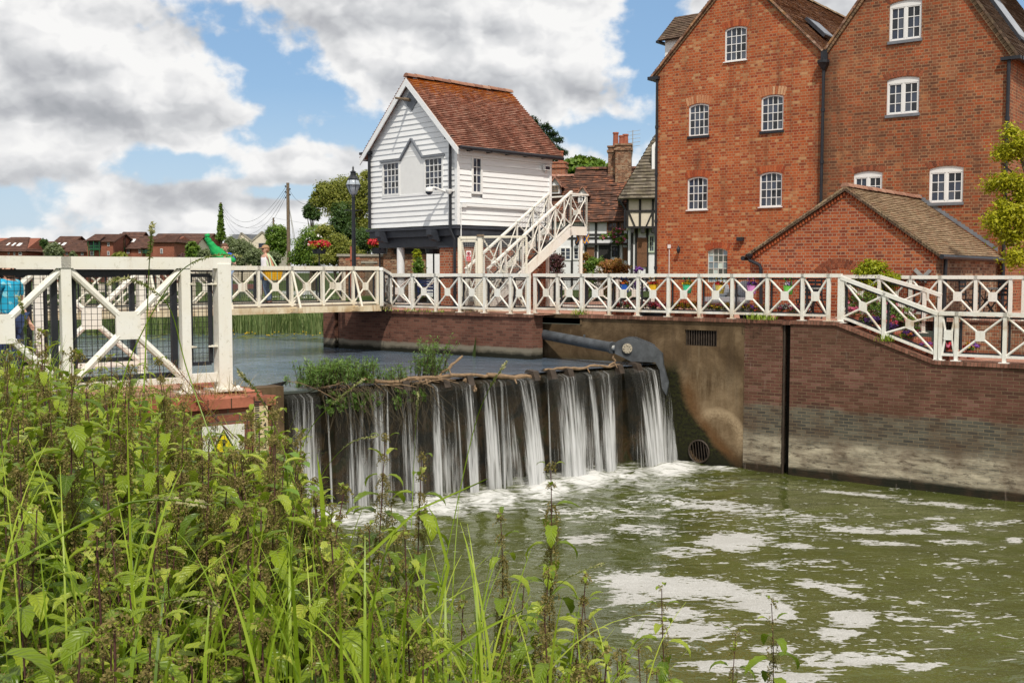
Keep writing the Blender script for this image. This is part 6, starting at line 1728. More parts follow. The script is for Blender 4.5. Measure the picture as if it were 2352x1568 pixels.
# dormers
def dormer(zx0, zx1, zy0, zy1, zpx, zpy, d, mm):
    x0, z0 = ct(zx0, zy0, d); x1, z1 = ct(zx1, zy1, d); xp, zp = ct(zpx, zpy, d)
    q = M(); q.extr([(x0, d, z0), (x1, d, z0), (x1, d, z1), (xp, d, zp), (x0, d, z1)], (0, 2.5, 0)); o = q.build('dormer', mm, t, CT)
    tiled(o, 'dormer_roof', m_tileHut, (x0 - .2, d - .2, z1 - .15), (x0 - .2, d + 2.6, z1 - .15), (xp, d + 2.6, zp + .1), (xp, d - .2, zp + .1), 6, fr=CT, nseg=4)
    tiled(o, 'dormer_roof', m_tileHut, (x1 + .2, d - .2, z1 - .15), (x1 + .2, d + 2.6, z1 - .15), (xp, d + 2.6, zp + .1), (xp, d - .2, zp + .1), 6, fr=CT, nseg=4)
    w = x1 - x0; window(o, CT, x0 + w * .1, x1 - w * .1, z0 + .12, z1 - .05, d - .06, 4, 2, fm=m_pole if mm is m_plas else m_winw, fw=.08, casement=1)
dormer(132, 222, 745, 655, 178, 590, 1.0, m_plas); dormer(410, 498, 850, 745, 456, 685, .9, m_winw)
# chimneys
def chimney(fr, x0, x1, d0, d1, z0, z1, pots, label=None, parent=None, m=None):
    q = M(); q.box(x0, x1, d0, d1, z0, z1); q.box(x0 - .08, x1 + .08, d0 - .08, d1 + .08, z1 - .32, z1 - .16); q.box(x0 - .06, x1 + .06, d0 - .06, d1 + .06, z1 + .005, z1 + .12); ch = q.build('chimney', m or m_brickOld, parent, fr)
    for (px_, h) in pots:
        q = M(); q.lathe((px_, (d0 + d1) / 2, z1 + .1), [(.22, 0), (.19, .1), (.17, h - .12), (.21, h - .1), (.2, h)], 10); q.build('chimney_pot', m_terra, ch, fr)
    return ch
x0, zt = ct(790, 262, 2.6); x1, _ = ct(948, 262, 2.6); zb = ct(850, 640, 2.6)[1]
chimney(CT, x0, x1, 2.4, 3.6, zb - .6, zt, [(ct(852, 200, 3)[0], .62), (ct(890, 200, 3)[0], .7)], parent=t)
x2, zt2 = ct(716, 282, 3.2); chimney(CT, x2, x0 + .1, 3.0, 4.0, zb - .6, zt2, [(ct(805, 200, 3.4)[0] - .1, .95)], parent=t)
q = M(); x, z = ct(965, 140, 3.2); q.tube([(x - .2, 3, z - 2.6), (x, 3, z - 1.2), (x, 3, z + .2)], .03, 5)
for k in range(5): q.bar((x - .35, 3, z - .25 * k + .1), (x + .5, 3, z - .25 * k + .2), .025, .025)
q.build('aerial', m_gal, t, CT)
# jettied gable cottage next to the mill
CJ = frame(aty(1440, 612, 66), math.radians(-6)); CJ.translation.z = 0
def cj(zx, zy, d=0.0): return hl(CJ, e1(zx), f1(zy), d)
t = T('jettied_cottage', 'cream jettied timber cottage with stone-slate roof beside the mill', 'cottage', CJ.translation)
xa, ze = cj(902, 785); xb = xa + 9; zj = cj(1000, 1090)[1]; zg = cj(1000, 1490)[1] - .5
q = M(); q.box(xa, xb, 0, 7, zj, ze); q.build('upper_wall', m_plasC, t, CJ)
q = M(); q.box(xa + .1, xb, .6, 7, zg - 3, zj); q.build('lower_wall', m_plas, t, CJ)
q = M()
for zx in (910, 1037, 1168, 1290): x = cj(zx, 900)[0]; q.box(x - .065, x + .065, -.05, .02, zj, ze)
for zy in (922, 1085): z = cj(1000, zy)[1]; q.box(xa - .1, xb, -.06, .02, z - .06, z + .06)
z = cj(1000, 785)[1]; q.box(xa - .3, xb, -.35, .0, z - .05, z + .10)
zm, z1_ = cj(1000, 935)[1], cj(1000, 1075)[1]
for a, b in ((925, 985), (1160, 1100)): q.bar((cj(a, 1000)[0], -.03, zm), (cj(b, 1000)[0], -.03, z1_), .06, .09)
for k in range(7): x = xa + .35 + k * .62; q.box(x - .1, x + .1, -.12, .6, zj - .30, zj - .06)
for zx in (955, 1000, 1110): x = cj(zx, 1300, .6)[0]; q.box(x - .08, x + .08, .54, .62, zg - 2, zj)
q.build('timber_frame', m_tim, t, CJ)
x0, z1 = cj(1008, 1190, .6); x1, z0 = cj(1105, 1485, .6); q = M(); q.box(x0, x1, .5, .6, z0, z1)
for k in range(1, 4): x = x0 + (x1 - x0) * k / 4; q.box(x - .02, x + .02, .485, .5, z0, z1)
q.box(x0, x1, .48, .5, (z0 + z1) / 2 - .05, (z0 + z1) / 2 + .05); q.build('door', m_oak, t, CJ)
x0, z1 = cj(1122, 1165, .6); x1, z0 = cj(1188, 1340, .6); window(t, CJ, x0, x1, z0, z1, .5, 2, 3, fm=colour('pale_green_paint', (.50, .58, .46)), fw=.09)
zr = cj(1190, 195, 3.5)[1]
tiled(t, 'roof_slope', m_tileStone, (xa - .5, -.5, ze - .1), (xb, -.5, ze - .1), (xb, 3.5, zr + .3), (cj(1195, 195, 3.5)[0], 3.5, zr + .3), 20, th=.07, sag=.05, seed=31, fr=CJ)
tiled(t, 'roof_slope', m_tileStone, (xa - .5, 7.5, ze - .1), (xa - .5, -.5, ze - .1), (cj(1195, 195, 3.5)[0], 3.5, zr + .3), (cj(1195, 195, 3.5)[0], 3.5, zr + .3), 16, th=.07, fr=CJ)
x0, z0 = cj(1155, 580, 1.2); q = M(); q.extr([(x0, 1.2, z0), (x0 + 2, 1.2, z0), (x0 + 2, 1.2, z0 + 1.9), (x0 + 1, 1.2, z0 + 3.0), (x0, 1.2, z0 + 1.9)], (0, 3, 0)); d_ = q.build('dormer', m_winw, t, CJ); window(d_, CJ, x0 + .2, x0 + 1.8, z0 + .3, z0 + 1.9, 1.1, 4, 3)
q = M(); q.tube([(xa - .45, -.5, ze - .15), (xa - .1, -.15, ze - .7), (xa - .1, -.1, zj)], .06, 6); q.build('drainpipe', m_black, t, CJ)
# red chimney peeping past the hut's eave
CC = frame(aty(1278, 560, 78), math.radians(-12)); CC.translation.z = 0
t = T('brick_chimney', 'square red brick chimney of a hidden house, past the hut eave', 'chimney', CC.translation)
x0, zt = hl(CC, e1(138), f1(440), 0); x1 = hl(CC, e1(280), f1(440), 0)[0]
chimney(CC, x0, x1, 0, 1.1, 1.0, zt, [((x0 + x1) / 2 + .1, .8)], parent=t, m=m_brickB)

# ------------------------------------------------------------------ garden walls and yard buildings below the hut
GW = frame(aty(780, 612, 54), math.radians(8)); GW.translation.z = 0
t = T('garden_wall', 'red brick garden wall with a stone-lintelled opening beyond the lamp', 'wall', GW.translation)
x0, z1 = hl(GW, 778, 589, 0); x1 = hl(GW, 905, 589, 0)[0]
q = M(); q.box(x0, x1 + 1, 0, .4, -1.4, z1); q.build('brickwork', m_brickOld, t, GW)
q = M(); q.box(x0 - .1, x1 + 1, -.06, .46, z1, z1 + .12); a, b = hl(GW, d5(1995), r5(820), 0), hl(GW, d5(2215), r5(850), 0); q.box(a[0], b[0], -.04, .0, b[1], a[1]); q.build('stone_coping', m_mosswall, t, GW)
q = M(); q.box(a[0] + .2, b[0] - .2, -.02, .03, -1.2, b[1]); q.build('boarded_opening', m_pole, t, GW)
YB = frame(aty(945, 612, 52), math.radians(6)); YB.translation.z = 0
t = T('yard_building', 'brick yard building with red tiled roof and white end wall beneath the hut', 'building', YB.translation)
x0, ze = hl(YB, 905, 566, 0); xs, _ = hl(YB, 979, 566, 0); xw, _ = hl(YB, 1030, 566, 0)
q = M(); q.box(x0 - .5, xs, 0, 6, -.5, ze); q.build('brick_wall', m_brickOld, t, YB); q = M(); q.box(xs, xw + 3, -.4, 6, -.5, ze + 1.4); q.build('white_wall', m_plas, t, YB)
q = M(); q.box(x0, xs, -.05, .0, ze - .35, ze - .02); q.build('dark_beam', m_tim, t, YB)
tiled(t, 'roof_slope', m_tileHut, (x0 - .6, -.4, ze - .05), (xs, -.4, ze - .05), (xs, 3, ze + 2), (x0 - .6, 3, ze + 2), 14, fr=YB)


# ------------------------------------------------------------------ foliage tools
def leafquads(C, N_, size, asp=0.5, bend=0.18):
    n = len(C); N_ = N_ / np.maximum(np.linalg.norm(N_, axis=1, keepdims=True), 1e-9)
    r = rng.standard_normal((n, 3)); t = r - N_ * (r * N_).sum(1, keepdims=True); t /= np.maximum(np.linalg.norm(t, axis=1, keepdims=True), 1e-9)
    b = np.cross(N_, t); s = np.asarray(size).reshape(-1, 1)
    V = np.stack([C - t * s * .5, C + b * s * asp * .5 - N_ * s * bend, C + t * s * .5, C - b * s * asp * .5 - N_ * s * bend], 1).reshape(-1, 3)
    return V, np.arange(n * 4).reshape(n, 4)


def cloud(lobes, n, clump=0.16, per=14, shell=0.55):
    """leaf positions gathered in clumps through the lobes; returns centres, normals, tint"""
    w = np.array([l[3] * l[4] * l[5] for l in lobes]) ** (2 / 3); w = w / w.sum()
    C, N_, T_ = [], [], []
    for l, q in zip(lobes, w):
        c = np.array(l[:3]); r = np.array(l[3:6]); k = max(4, int(n * q / per))
        d = rng.standard_normal((k, 3)); d /= np.linalg.norm(d, axis=1, keepdims=True)
        rad = shell + (1.08 - shell) * rng.random((k, 1)) ** 0.7
        cc = c + d * rad * r; ct_ = rng.random(k) * .45 + .28 + d[:, 2] * 0.06
        idx = np.repeat(np.arange(k), per); off = rng.standard_normal((len(idx), 3)) * clump * r.mean()
        off[:, 2] *= .7
        C.append(cc[idx] + off); N_.append(d[idx] * .7 + rng.standard_normal((len(idx), 3)) * .55 + np.array([0, 0, .45])); T_.append(np.clip(ct_[idx] + rng.normal(0, .13, len(idx)), 0, 1))
    return np.concatenate(C), np.concatenate(N_), np.concatenate(T_)


def foliage(name, lobes, n, size, m, parent, clump=.16, per=14, asp=.55, shell=.55, **kw):
    C, N_, t = cloud(lobes, n, clump, per, shell); V, F_ = leafquads(C, N_, size * (0.6 + .8 * rng.random(len(C))), asp)
    return npmesh(name, V, F_, m, parent, tint=t, **kw)


def lobe(px, py, D, rx, ry, rd=None):
    """ellipsoid centred on a picture position at distance D; radii given in picture units"""
    c = aty(px, py, D); k = D / FPX; return (c.x, c.y, c.z, rx * k, (rd or rx) * k, ry * k)


def tree(name, label, base, lobes, n, size, m, r0=.18, cat='tree', group=None, clump=.16, asp=.55, per=14, shell=.5, trunk=True, part='crown'):
    base = Vector(base); t = T(name, label, cat, base, group)
    if trunk:
        q = M(); top = Vector(max(lobes, key=lambda l: l[2])[:3]); mid = base.lerp(top, .45) + Vector((.1, .05, 0)) * r0 * 3
        q.tube([base - Vector((0, 0, .2)), mid, base.lerp(top, .85)], [r0, r0 * .65, r0 * .25], 7)
        for l in lobes: q.tube([mid.lerp(base, .25), Vector(l[:3]).lerp(mid, .4) + Vector((0, 0, .1)), Vector(l[:3])], [r0 * .45, r0 * .3, r0 * .1], 5)
        q.build('trunk', m_bark, t)
    foliage(part, lobes, n, size, m, t, clump, per, asp, shell)
    return t


def g0(px, D, z=0.0): p = aty(px, 620, D); p.z = z; return p


# ------------------------------------------------------------------ trees behind
tree('pine_tree', 'dark pine with tufted branches rising behind the hut roof', g0(1205, 86), [lobe(x, y, 86, r, r * .55) for x, y, r in ((1228, 283, 13), (1250, 292, 15), (1240, 308, 20), (1268, 308, 14), (1282, 322, 12), (1255, 326, 20), (1275, 342, 18), (1292, 350, 12), (1235, 340, 25), (1225, 270, 7), (1262, 360, 22), (1200, 330, 30))], 5200, .42, m_pine, .3, clump=.22, asp=.18, shell=.2)
tree('broadleaf_tree', 'bright green leafy tree top showing above the cottage roof', g0(1340, 98), [lobe(x, y, 98, r, r * .8) for x, y, r in ((1310, 385, 22), (1335, 375, 20), (1360, 380, 20), (1385, 384, 16), (1345, 395, 30), (1302, 372, 10), (1322, 368, 8), (1374, 370, 8))], 4200, .42, m_leafA, .3, shell=.3)
tree('broadleaf_tree', 'large loose olive-green tree between the lamp and the hut', g0(800, 64), [lobe(x, y, 64, r, r * .8) for x, y, r in ((765, 442, 30), (795, 432, 32), (828, 430, 26), (842, 402, 14), (742, 432, 18), (735, 462, 20), (790, 470, 44), (842, 470, 26), (725, 446, 10), (815, 405, 9), (845, 520, 30))], 24000, .125, m_leafO, .25, clump=.24, shell=.2, per=10)
tree('holly_tree', 'small dark tree at the left edge of the tree group', g0(712, 66), [lobe(x, y, 66, r, r) for x, y, r in ((712, 478, 14), (722, 492, 14), (705, 492, 10), (718, 462, 9))], 4200, .12, m_leafD, .12, shell=.3)
tree('ivy_clad_tree', 'dark ivy-clad tree trunk in the middle of the tree group', g0(790, 60), [lobe(x, y, 60, r, s) for x, y, r, s in ((790, 490, 18, 26), (775, 515, 20, 30), (800, 530, 20, 34), (768, 480, 8, 14), (790, 560, 24, 30))], 9000, .12, m_leafD, .25, shell=.4)
tree('yew_bush', 'dark spreading evergreen beneath the hut corner', g0(850, 57), [lobe(x, y, 57, r, s) for x, y, r, s in ((845, 545, 30, 22), (870, 560, 25, 18), (830, 565, 25, 25), (885, 550, 18, 12))], 8000, .12, m_leafD, .15, 'bush', shell=.4)
tree('elder_bush', 'broad green bush dotted with cream blossom beside the bare pole', g0(720, 58), [lobe(x, y, 58, r, s) for x, y, r, s in ((725, 545, 34, 28), (700, 570, 26, 30), (750, 570, 30, 30), (720, 590, 40, 20), (680, 592, 20, 18))], 13000, .11, m_leafA, .12, 'bush', shell=.4)
tree('hedge_bush', 'pale green flowering bush to the left of the street lamp', g0(780, 55), [lobe(x, y, 55, r, s) for x, y, r, s in ((770, 560, 28, 22), (795, 575, 26, 22), (760, 590, 36, 16), (815, 590, 26, 14), (745, 528, 20, 14))], 10000, .11, m_leafY if False else m_leafO, .1, 'bush', shell=.4)
tree('round_tree', 'rounded yellow-green tree in front of the cream houses', g0(637, 105), [lobe(x, y, 105, r, s) for x, y, r, s in ((637, 538, 22, 20), (628, 552, 18, 22), (648, 555, 16, 24), (637, 575, 16, 16))], 8000, .2, m_leafY if False else m_leafA, .2, shell=.6)
q_ = foliage('blossom', [lobe(x, y, 57.4, r, s) for x, y, r, s in ((728, 548, 30, 22), (765, 560, 26, 18), (790, 572, 22, 14))], 160, .16, m_wht, bpy.data.objects['elder_bush'], per=4, asp=.9)
for k, (x, y, r, s, D, mm, lb) in enumerate(((555, 572, 34, 26, 84, m_leafG, 'grey-green willow bush behind the raised green garment'), (590, 585, 26, 18, 80, m_leafG, 'grey-green willow bush left of the walking woman'), (625, 590, 22, 14, 82, m_leafG, 'low grey-green bush under the cream houses'), (530, 560, 16, 22, 86, m_leafG, 'pale olive bush at the foot of the ivy pole'), (442, 572, 16, 20, 92, m_leafA, 'bright green young tree beside the last brick house'), (475, 582, 20, 12, 90, m_leafG, 'low olive bush right of the young green tree'), (124, 575, 20, 22, 105, m_leafG, 'silvery willow in front of the second brick house'), (168, 586, 9, 10, 110, m_leafG, 'small silvery bush before the link house'), (275, 588, 18, 10, 104, m_leafO, 'low green bush below the square gable windows'), (101, 556, 9, 10, 120, m_leafD, 'dark tree top behind the first far houses'), (420, 588, 12, 8, 98, m_leafP, 'dark red shrub by the cream outhouse'))):
    tree('bush', lb, g0(x, D), [lobe(x, y, D, r * .8, s * .8), lobe(x - r * .5, y + s * .35, D, r * .5, s * .6), lobe(x + r * .5, y + s * .3, D, r * .55, s * .65), lobe(x, y + s * .9, D, r * .7, s * .6)], int(900 + r * s * 8), .22 if D > 90 else .15, mm, .1, 'bush', 'bushes along the far bank', shell=.45)
lb = [lobe(507 + d, y, 124.6, r, 7) for y, r, d in ((475, 3, 0), (483, 4, 0), (491, 5, 1), (500, 5.5, 0), (509, 6, 0), (518, 7, -1), (527, 8, 0), (537, 9, 1), (545, 11, 0))]
foliage('ivy', lb, 2600, .28, m_leafA, t2_, shell=.5)

# garden in front of the cottages
for nm, lb, x, y, r, s, D, mm, n, sz in (('shrub', 'purple-leaved shrub at the foot of the stairs', 1275, 596, 22, 24, 47, m_leafP, 1500, .12), ('shrub', 'neat green shrub in front of the cottage doors', 1368, 604, 26, 20, 46, m_leafA, 1800, .10), ('shrub', 'orange and pink flowering shrub before the cottages', 1410, 608, 38, 18, 45, m_leafR, 2400, .11), ('shrub', 'rust-tipped shrub beside the white cottage window', 1345, 590, 14, 14, 48, m_leafR, 700, .1), ('shrub', 'small purple-flowered plant by the oak door', 1466, 617, 13, 7, 48, m_pur, 400, .09), ('shrub', 'white-flowered plant left of the orange shrub', 1376, 617, 10, 10, 44.6, m_wht, 260, .07), ('climbing_plant', 'yellow-green climber on the yard wall beneath the hut', 958, 580, 10, 14, 48, m_leafY, 700, .11), ('climbing_plant', 'darker green climber spreading at the foot of the yard wall', 962, 606, 13, 20, 47.6, m_leafA, 1000, .12)):
    p = g0(x, D, 0); tree(nm, lb, p, [lobe(x, y, D, r * .75, s * .7), lobe(x - r * .5, y + s * .3, D, r * .5, s * .6), lobe(x + r * .5, y + s * .3, D, r * .5, s * .6), lobe(x, (y + 685) / 2, D, r * .8, (685 - y) * .5)], int(n * 2.2), sz * .85, mm, .04, 'shrub', shell=.4)
t = T('climbing_rose', 'pale pink climbing rose over the cottage porch', 'rose', g0(1432, 71, 1)); lbs = [lobe(x, y, 70.5, r, r * .7) for x, y, r in ((1385, 543, 9), (1405, 540, 11), (1425, 530, 9), (1440, 545, 10), (1420, 552, 12), (1445, 560, 6), (1412, 525, 5))]
foliage('leaves', lbs, 1300, .17, m_leafA, t, shell=.2); foliage('blooms', lbs, 120, .2, m_pink, t, per=3, asp=.95); q = M(); q.tube([g0(1432, 71, 1), aty(1430, 555, 70.6), aty(1410, 535, 70.5)], .04, 5); q.build('stem', m_bark, t)

# yellow-green tree leaning in from the right
t = T('young_tree', 'bright yellow-green young tree reaching in at the right edge', 'tree', Fp(wR - .2, 5.2, 0))
D = 26.3; base = g0(2385, D); q = M(); lbs = []
for pts in (((2385, 620), (2372, 520), (2360, 420), (2340, 350), (2325, 300)), ((2372, 560), (2330, 520), (2300, 500), (2282, 505)), ((2372, 520), (2330, 470), (2300, 440), (2285, 425)), ((2365, 460), (2330, 400), (2300, 375)), ((2380, 590), (2340, 570), (2310, 555)), ((2360, 430), (2345, 340), (2350, 300))):
    w = [aty(x, y, D + (0.4 if x < 2330 else 0)) for x, y in pts]; q.tube(w, [.03 * (1 - .7 * k / len(w)) for k in range(len(w))], 5)
q.build('branches', m_bark, t)
lbs = [lobe(x, y, D + dd, r, s) for x, y, r, s, dd in ((2322, 300, 9, 18, 0), (2310, 350, 20, 14, .2), (2330, 345, 16, 18, 0), (2345, 330, 14, 20, -.2), (2285, 425, 17, 12, .3), (2310, 415, 18, 14, 0), (2335, 420, 16, 18, 0), (2290, 510, 20, 16, 0), (2320, 490, 24, 18, 0), (2345, 500, 16, 26, 0), (2325, 540, 22, 16, .2), (2300, 525, 14, 12, 0), (2335, 590, 20, 18, 0), (2345, 450, 12, 18, 0), (2300, 465, 12, 8, 0))]
lbs = [(l[0], l[1], l[2], l[3] * 1.25, l[4] * 1.25, l[5] * 1.2) for l in lbs]
q = M()
for l in lbs:
    for _ in range(7): c = Vector(l[:3]); e = c + Vector((random.gauss(0, l[3] * .7), random.gauss(0, l[4] * .7), random.gauss(-.02, l[5] * .7))); q.tube([c + Vector((.05, 0, -.08)), c.lerp(e, .6) + Vector((0, 0, .03)), e], [.007, .005, .002], 4)
q.build('twigs', m_bark, t)
foliage('leaves', lbs, 9000, .085, m_goldtree, t, shell=0.0, per=6, clump=.50)
# shrub and roses by the steps
ys = 2.25
def onD(px, py, d): x, z = hl(F, px, py, d); return Fp(x, d, z)
def lobF(px, py, d, r, s): p = onD(px, py, d); k = p.y / FPX; return (p.x, p.y, p.z, r * k, r * k * .8, s * k)
t = T('golden_shrub', 'golden-green shrub rising above the railing by the outbuilding', 'shrub', onD(2000, 715, ys))
lbs = [lobF(x, y, ys, r, s) for x, y, r, s in ((1985, 630, 30, 22), (2020, 625, 28, 24), (2000, 610, 26, 16), (2040, 645, 22, 18), (1965, 645, 22, 14), (2010, 665, 36, 26), (2055, 640, 14, 14), (1992, 600, 8, 7), (2030, 690, 26, 20))]
foliage('leaves', lbs, 4200, .075, m_leafY, t, shell=.3, per=9); q = M(); b_ = onD(2005, 716, ys)
for l in lbs: q.tube([b_, Vector(l[:3])], [.02, .008], 5)
q.build('branches', m_bark, t)
t = T('rose_bush', 'deep pink roses in bloom behind the sloping handrail', 'rose', onD(1990, 760, 2.05))
lbs = [lobF(x, y, 2.05, r, s) for x, y, r, s in ((1965, 685, 24, 22), (2000, 700, 30, 26), (2040, 710, 30, 26), (2075, 725, 26, 22), (1985, 740, 26, 18), (2100, 745, 18, 20))]
foliage('leaves', lbs, 2600, .07, m_leafA, t, shell=.2, per=8); foliage('blooms', lbs, 230, .085, m_pink, t, per=3, asp=.95, clump=.1)

# reeds along the far bank
def blades(R, L, az, lean, wid, curve, seg=5, tint=None):
    n = len(R); V = np.zeros((n, seg + 1, 2, 3)); d = np.stack([np.cos(az), np.sin(az), np.zeros(n)], 1); s = np.stack([-np.sin(az + rng.normal(0, .6, n)), np.cos(az), np.zeros(n)], 1); s /= np.linalg.norm(s, axis=1, keepdims=True)
    p = R.copy(); ang = lean.copy()
    for k in range(seg + 1):
        w = (wid * (1 - (k / seg) ** 1.7) * (.6 + .4 * min(1, k / 1.5)) + .0006)[:, None]
        V[:, k, 0] = p - s * w; V[:, k, 1] = p + s * w
        st_ = (L / seg)[:, None]; p = p + st_ * (d * np.sin(ang)[:, None] + np.array([0, 0, 1]) * np.cos(ang)[:, None]); ang = ang + curve / seg
    V = V.reshape(n, -1, 3); base = np.arange(n)[:, None] * (2 * (seg + 1))
    F_ = np.concatenate([np.stack([base[:, 0] + 2 * k, base[:, 0] + 2 * k + 1, base[:, 0] + 2 * k + 3, base[:, 0] + 2 * k + 2], 1) for k in range(seg)])
    tt = np.tile(tint if tint is not None else rng.random(n), seg)
    return V.reshape(-1, 3), F_, tt


n = 9000; u = rng.random(n); px0 = -60 + 830 * u; Rr = []
for a, b in zip(px0, rng.random(n) ** 1.5):
    p = atz(a, 768 - 2 * math.sin(a * .05), ZU); Rr.append((p.x, p.y + .3 + 4.5 * b, ZU - .05))
V, F_, tt = blades(np.array(Rr), rng.uniform(.9, 1.9, n), rng.uniform(0, 2 * PI, n), rng.uniform(0, .16, n), rng.uniform(.010, .018, n), rng.uniform(0, .7, n))
npmesh('reed_bed', V, F_, m_reed, tint=tt, kind='stuff', label='tall green reeds growing along the far bank of the river', category='reeds')
q = M()
for k in range(260):
    px = random.uniform(-20, 745); p = atz(px, random.uniform(764, 780), ZU); r = random.uniform(.06, .14); q.tc = random.random()
    q.poly([(p.x + r * math.cos(a), p.y + r * math.sin(a), ZU + .012 + .004 * random.random()) for a in [j * PI / 4 + .3 for j in range(7)]])
q.build('lily_pads', m_leafO, fix=False, kind='stuff', label='floating lily leaves at the edge of the reeds', category='lily pads')
q = M()
for k in range(28): p = atz(random.uniform(535, 745), random.uniform(764, 776), ZU); q.ball((p.x, p.y, ZU + .09), (.024, .024, .024), 6, 4)
q.build('lily_flowers', m_yel, kind='stuff', label='tiny yellow water lily flowers beside the reeds', category='lily flowers')

# ------------------------------------------------------------------ growth and driftwood caught on the weir crest
def shoots(name, label, pts, nst, hmin, hmax, leafn, m, spread=.5, ls=.075):
    t = T(name, label, 'plant', pts[0]); q = M(); C = []; N_ = []
    for k in range(nst):
        b = pts[random.randrange(len(pts))] + Vector((random.gauss(0, .12), random.gauss(0, .10), 0)); h = random.uniform(hmin, hmax); a = random.uniform(0, 2 * PI); l = random.random() * spread
        tip = b + Vector((math.cos(a) * l * h, math.sin(a) * l * h * .6, h)); mid = b.lerp(tip, .5) + Vector((0, 0, .08 * h)); q.tube([b, mid, tip], [.008, .006, .002], 4)
        for j in range(leafn):
            u = random.uniform(.15, 1); c = (b.lerp(mid, u * 2) if u < .5 else mid.lerp(tip, u * 2 - 1)); o = Vector((random.gauss(0, .03), random.gauss(0, .03), random.gauss(.01, .02))); C.append(c + o); N_.append((random.gauss(0, .6), random.gauss(-.2, .6), .6))
    q.build('stems', m_stem if False else m_root, t)
    V, F_ = leafquads(np.array([c[:] for c in C]), np.array(N_), ls * (.6 + .8 * rng.random(len(C))), .22); npmesh('leaves', V, F_, m, t, tint=rng.random(len(C))); return t


def cr(px, off=0.0, up=.1): return crest(px) + Vector((0, 0, up)) - down * off
shoots('willow_shoots', 'low mat of green willow shoots rooted along the weir crest', [cr(x, random.uniform(-.1, .5)) for x in range(705, 850, 9)], 260, .12, .55, 26, m_willow, .55, .085)
shoots('willow_sapling', 'bushy upright willow sapling growing on the weir crest', [cr(x, .15) for x in (985, 995, 1003)], 46, .35, 1.0, 34, m_willow, .55, .085)
shoots('willow_shoots', 'small clump of willow shoots between the mat and the sapling', [cr(x, .1) for x in (885, 900, 915, 925)], 26, .1, .38, 22, m_willow, .5)
t = T('debris_tangle', 'hanging tangle of roots and dead stems over the weir', 'debris', cr(860))
q = M()
for k in range(270):
    px = random.choice((random.uniform(735, 1000), random.gauss(800, 30), random.gauss(950, 25))); px = min(max(px, 728), 1005); p = cr(px, random.uniform(-.25, .25), .05); pts = [p]; v = down * random.uniform(-.02, .06) + bdir * random.uniform(-.06, .06)
    L_ = random.uniform(.1, .75) * (1 if random.random() > .3 else 1.5)
    for j in range(6):
        v = v + Vector((random.gauss(0, .025), random.gauss(0, .025), -.035 - .02 * j)); v.z = max(v.z, -.14); pts.append(pts[-1] + v * L_ * 2)
    q.tube(pts, [.008, .008, .007, .006, .005, .004, .003], 4)
q.build('hanging_roots', m_root, t)
q = M()
for k in range(90):
    p = cr(random.uniform(715, 1010), random.uniform(-.25, .35), random.uniform(-.02, .12)); d = Vector((random.gauss(0, 1), random.gauss(0, .6), random.gauss(0, .25))).normalized() * random.uniform(.1, .5); q.tube([p - d, p + Vector((0, 0, .04)), p + d], [.006, .010, .005], 4)
q.build('dead_stems', m_drift, t)
lbs = [(*(cr(x, -.18, -.22))[:], .22, .16, .2) for x in (745, 765, 790, 800, 815, 850, 900, 945)]; foliage('trailing_leaves', lbs, 1500, .08, m_willow, t, asp=.3)
def driftlog(label, pts, r):
    q = M(); P_ = []
    for (a, b), (c, d) in zip(pts, pts[1:]):
        for k in range(4): P_.append((a + (c - a) * k / 4, b + (d - b) * k / 4))
    P_.append(pts[-1]); W_ = []
    for x, y in P_: c = crest(x); W_.append(aty(x, y, c.y - .05) + Vector((random.gauss(0, .012), 0, random.gauss(0, .012))))
    n = len(W_); q.tube(W_, [r * (1 - .5 * abs(k / n - .4)) * random.uniform(.8, 1.2) for k in range(n)], 8); q.tube([W_[n // 2], W_[n // 2] + Vector((.06, -.12, -.12))], [r * .5, r * .3], 6)
    q.build('driftwood', m_drift, None, label=label, category='driftwood', group='driftwood lodged on the weir')
driftlog('long pale driftwood log lying along the weir crest', [(835, 872), (900, 878), (975, 866), (1060, 860), (1130, 862)], .045)
driftlog('pale log right of the sapling on the crest', [(1120, 862), (1180, 866), (1240, 866)], .055)
driftlog('bleached broken branch poking up beside the sapling', [(1000, 868), (1030, 846), (1061, 817)], .035)
driftlog('wavy driftwood branch near the ram', [(1250, 850), (1290, 844), (1330, 846), (1365, 838), (1395, 842), (1424, 836)], .035)
driftlog('short forked stick standing beside the ram arm', [(1398, 842), (1412, 832), (1408, 818)], .03)
driftlog('knotted stump with hanging roots on the crest', [(1066, 872), (1085, 886), (1092, 896)], .06)
q = M(); a, b = aty(560, 897, 21.6), aty(652, 876, 21.9); q.extr([a - Vector((0, 0, .16)), b - Vector((.15, 0, .15)), b, a + Vector((0, 0, .02))], (0.05, .1, 0)); q.build('flashboard', m_dwet, None, label='weathered timber flashboard wedged at the left end of the weir', category='board')

# weeds on the copings
for px, d, h, lb in ((880, -.8, .28, 'leafy weed tuft where the bridge meets the pier'), (1333, 0.0, .2, 'weed tuft under the railing above the dark opening'), (1737, -.02, .2, 'small weed growing from the wall coping under the planters'), (1768, -.02, .16, 'low weed on the coping beside a rusty post'), (1018, -.8, .10, 'strip of grass along the pier coping'), (950, -.8, .12, 'grassy weeds at the left of the pier coping'), (2038, 0, .2, 'broad-leaved weed at the sloping railing foot')):
    x, _ = hl(F, px, 720, d); z = 0 if px < 1950 else ZL * .52; p = Fp(x, d, z); t = T('weed_tuft', lb, 'weed', p); R = np.array([[p.x + random.gauss(0, .12 if h > .15 else .5), p.y + random.gauss(0, .06), z] for _ in range(70)])
    V, F_, tt = blades(R, rng.uniform(h * .4, h * 1.1, 70), rng.uniform(0, 2 * PI, 70), rng.uniform(.1, .7, 70), rng.uniform(.006, .014, 70), rng.uniform(0, 1.2, 70), 3); npmesh('leaves', V, F_, m_grass, t, tint=tt)


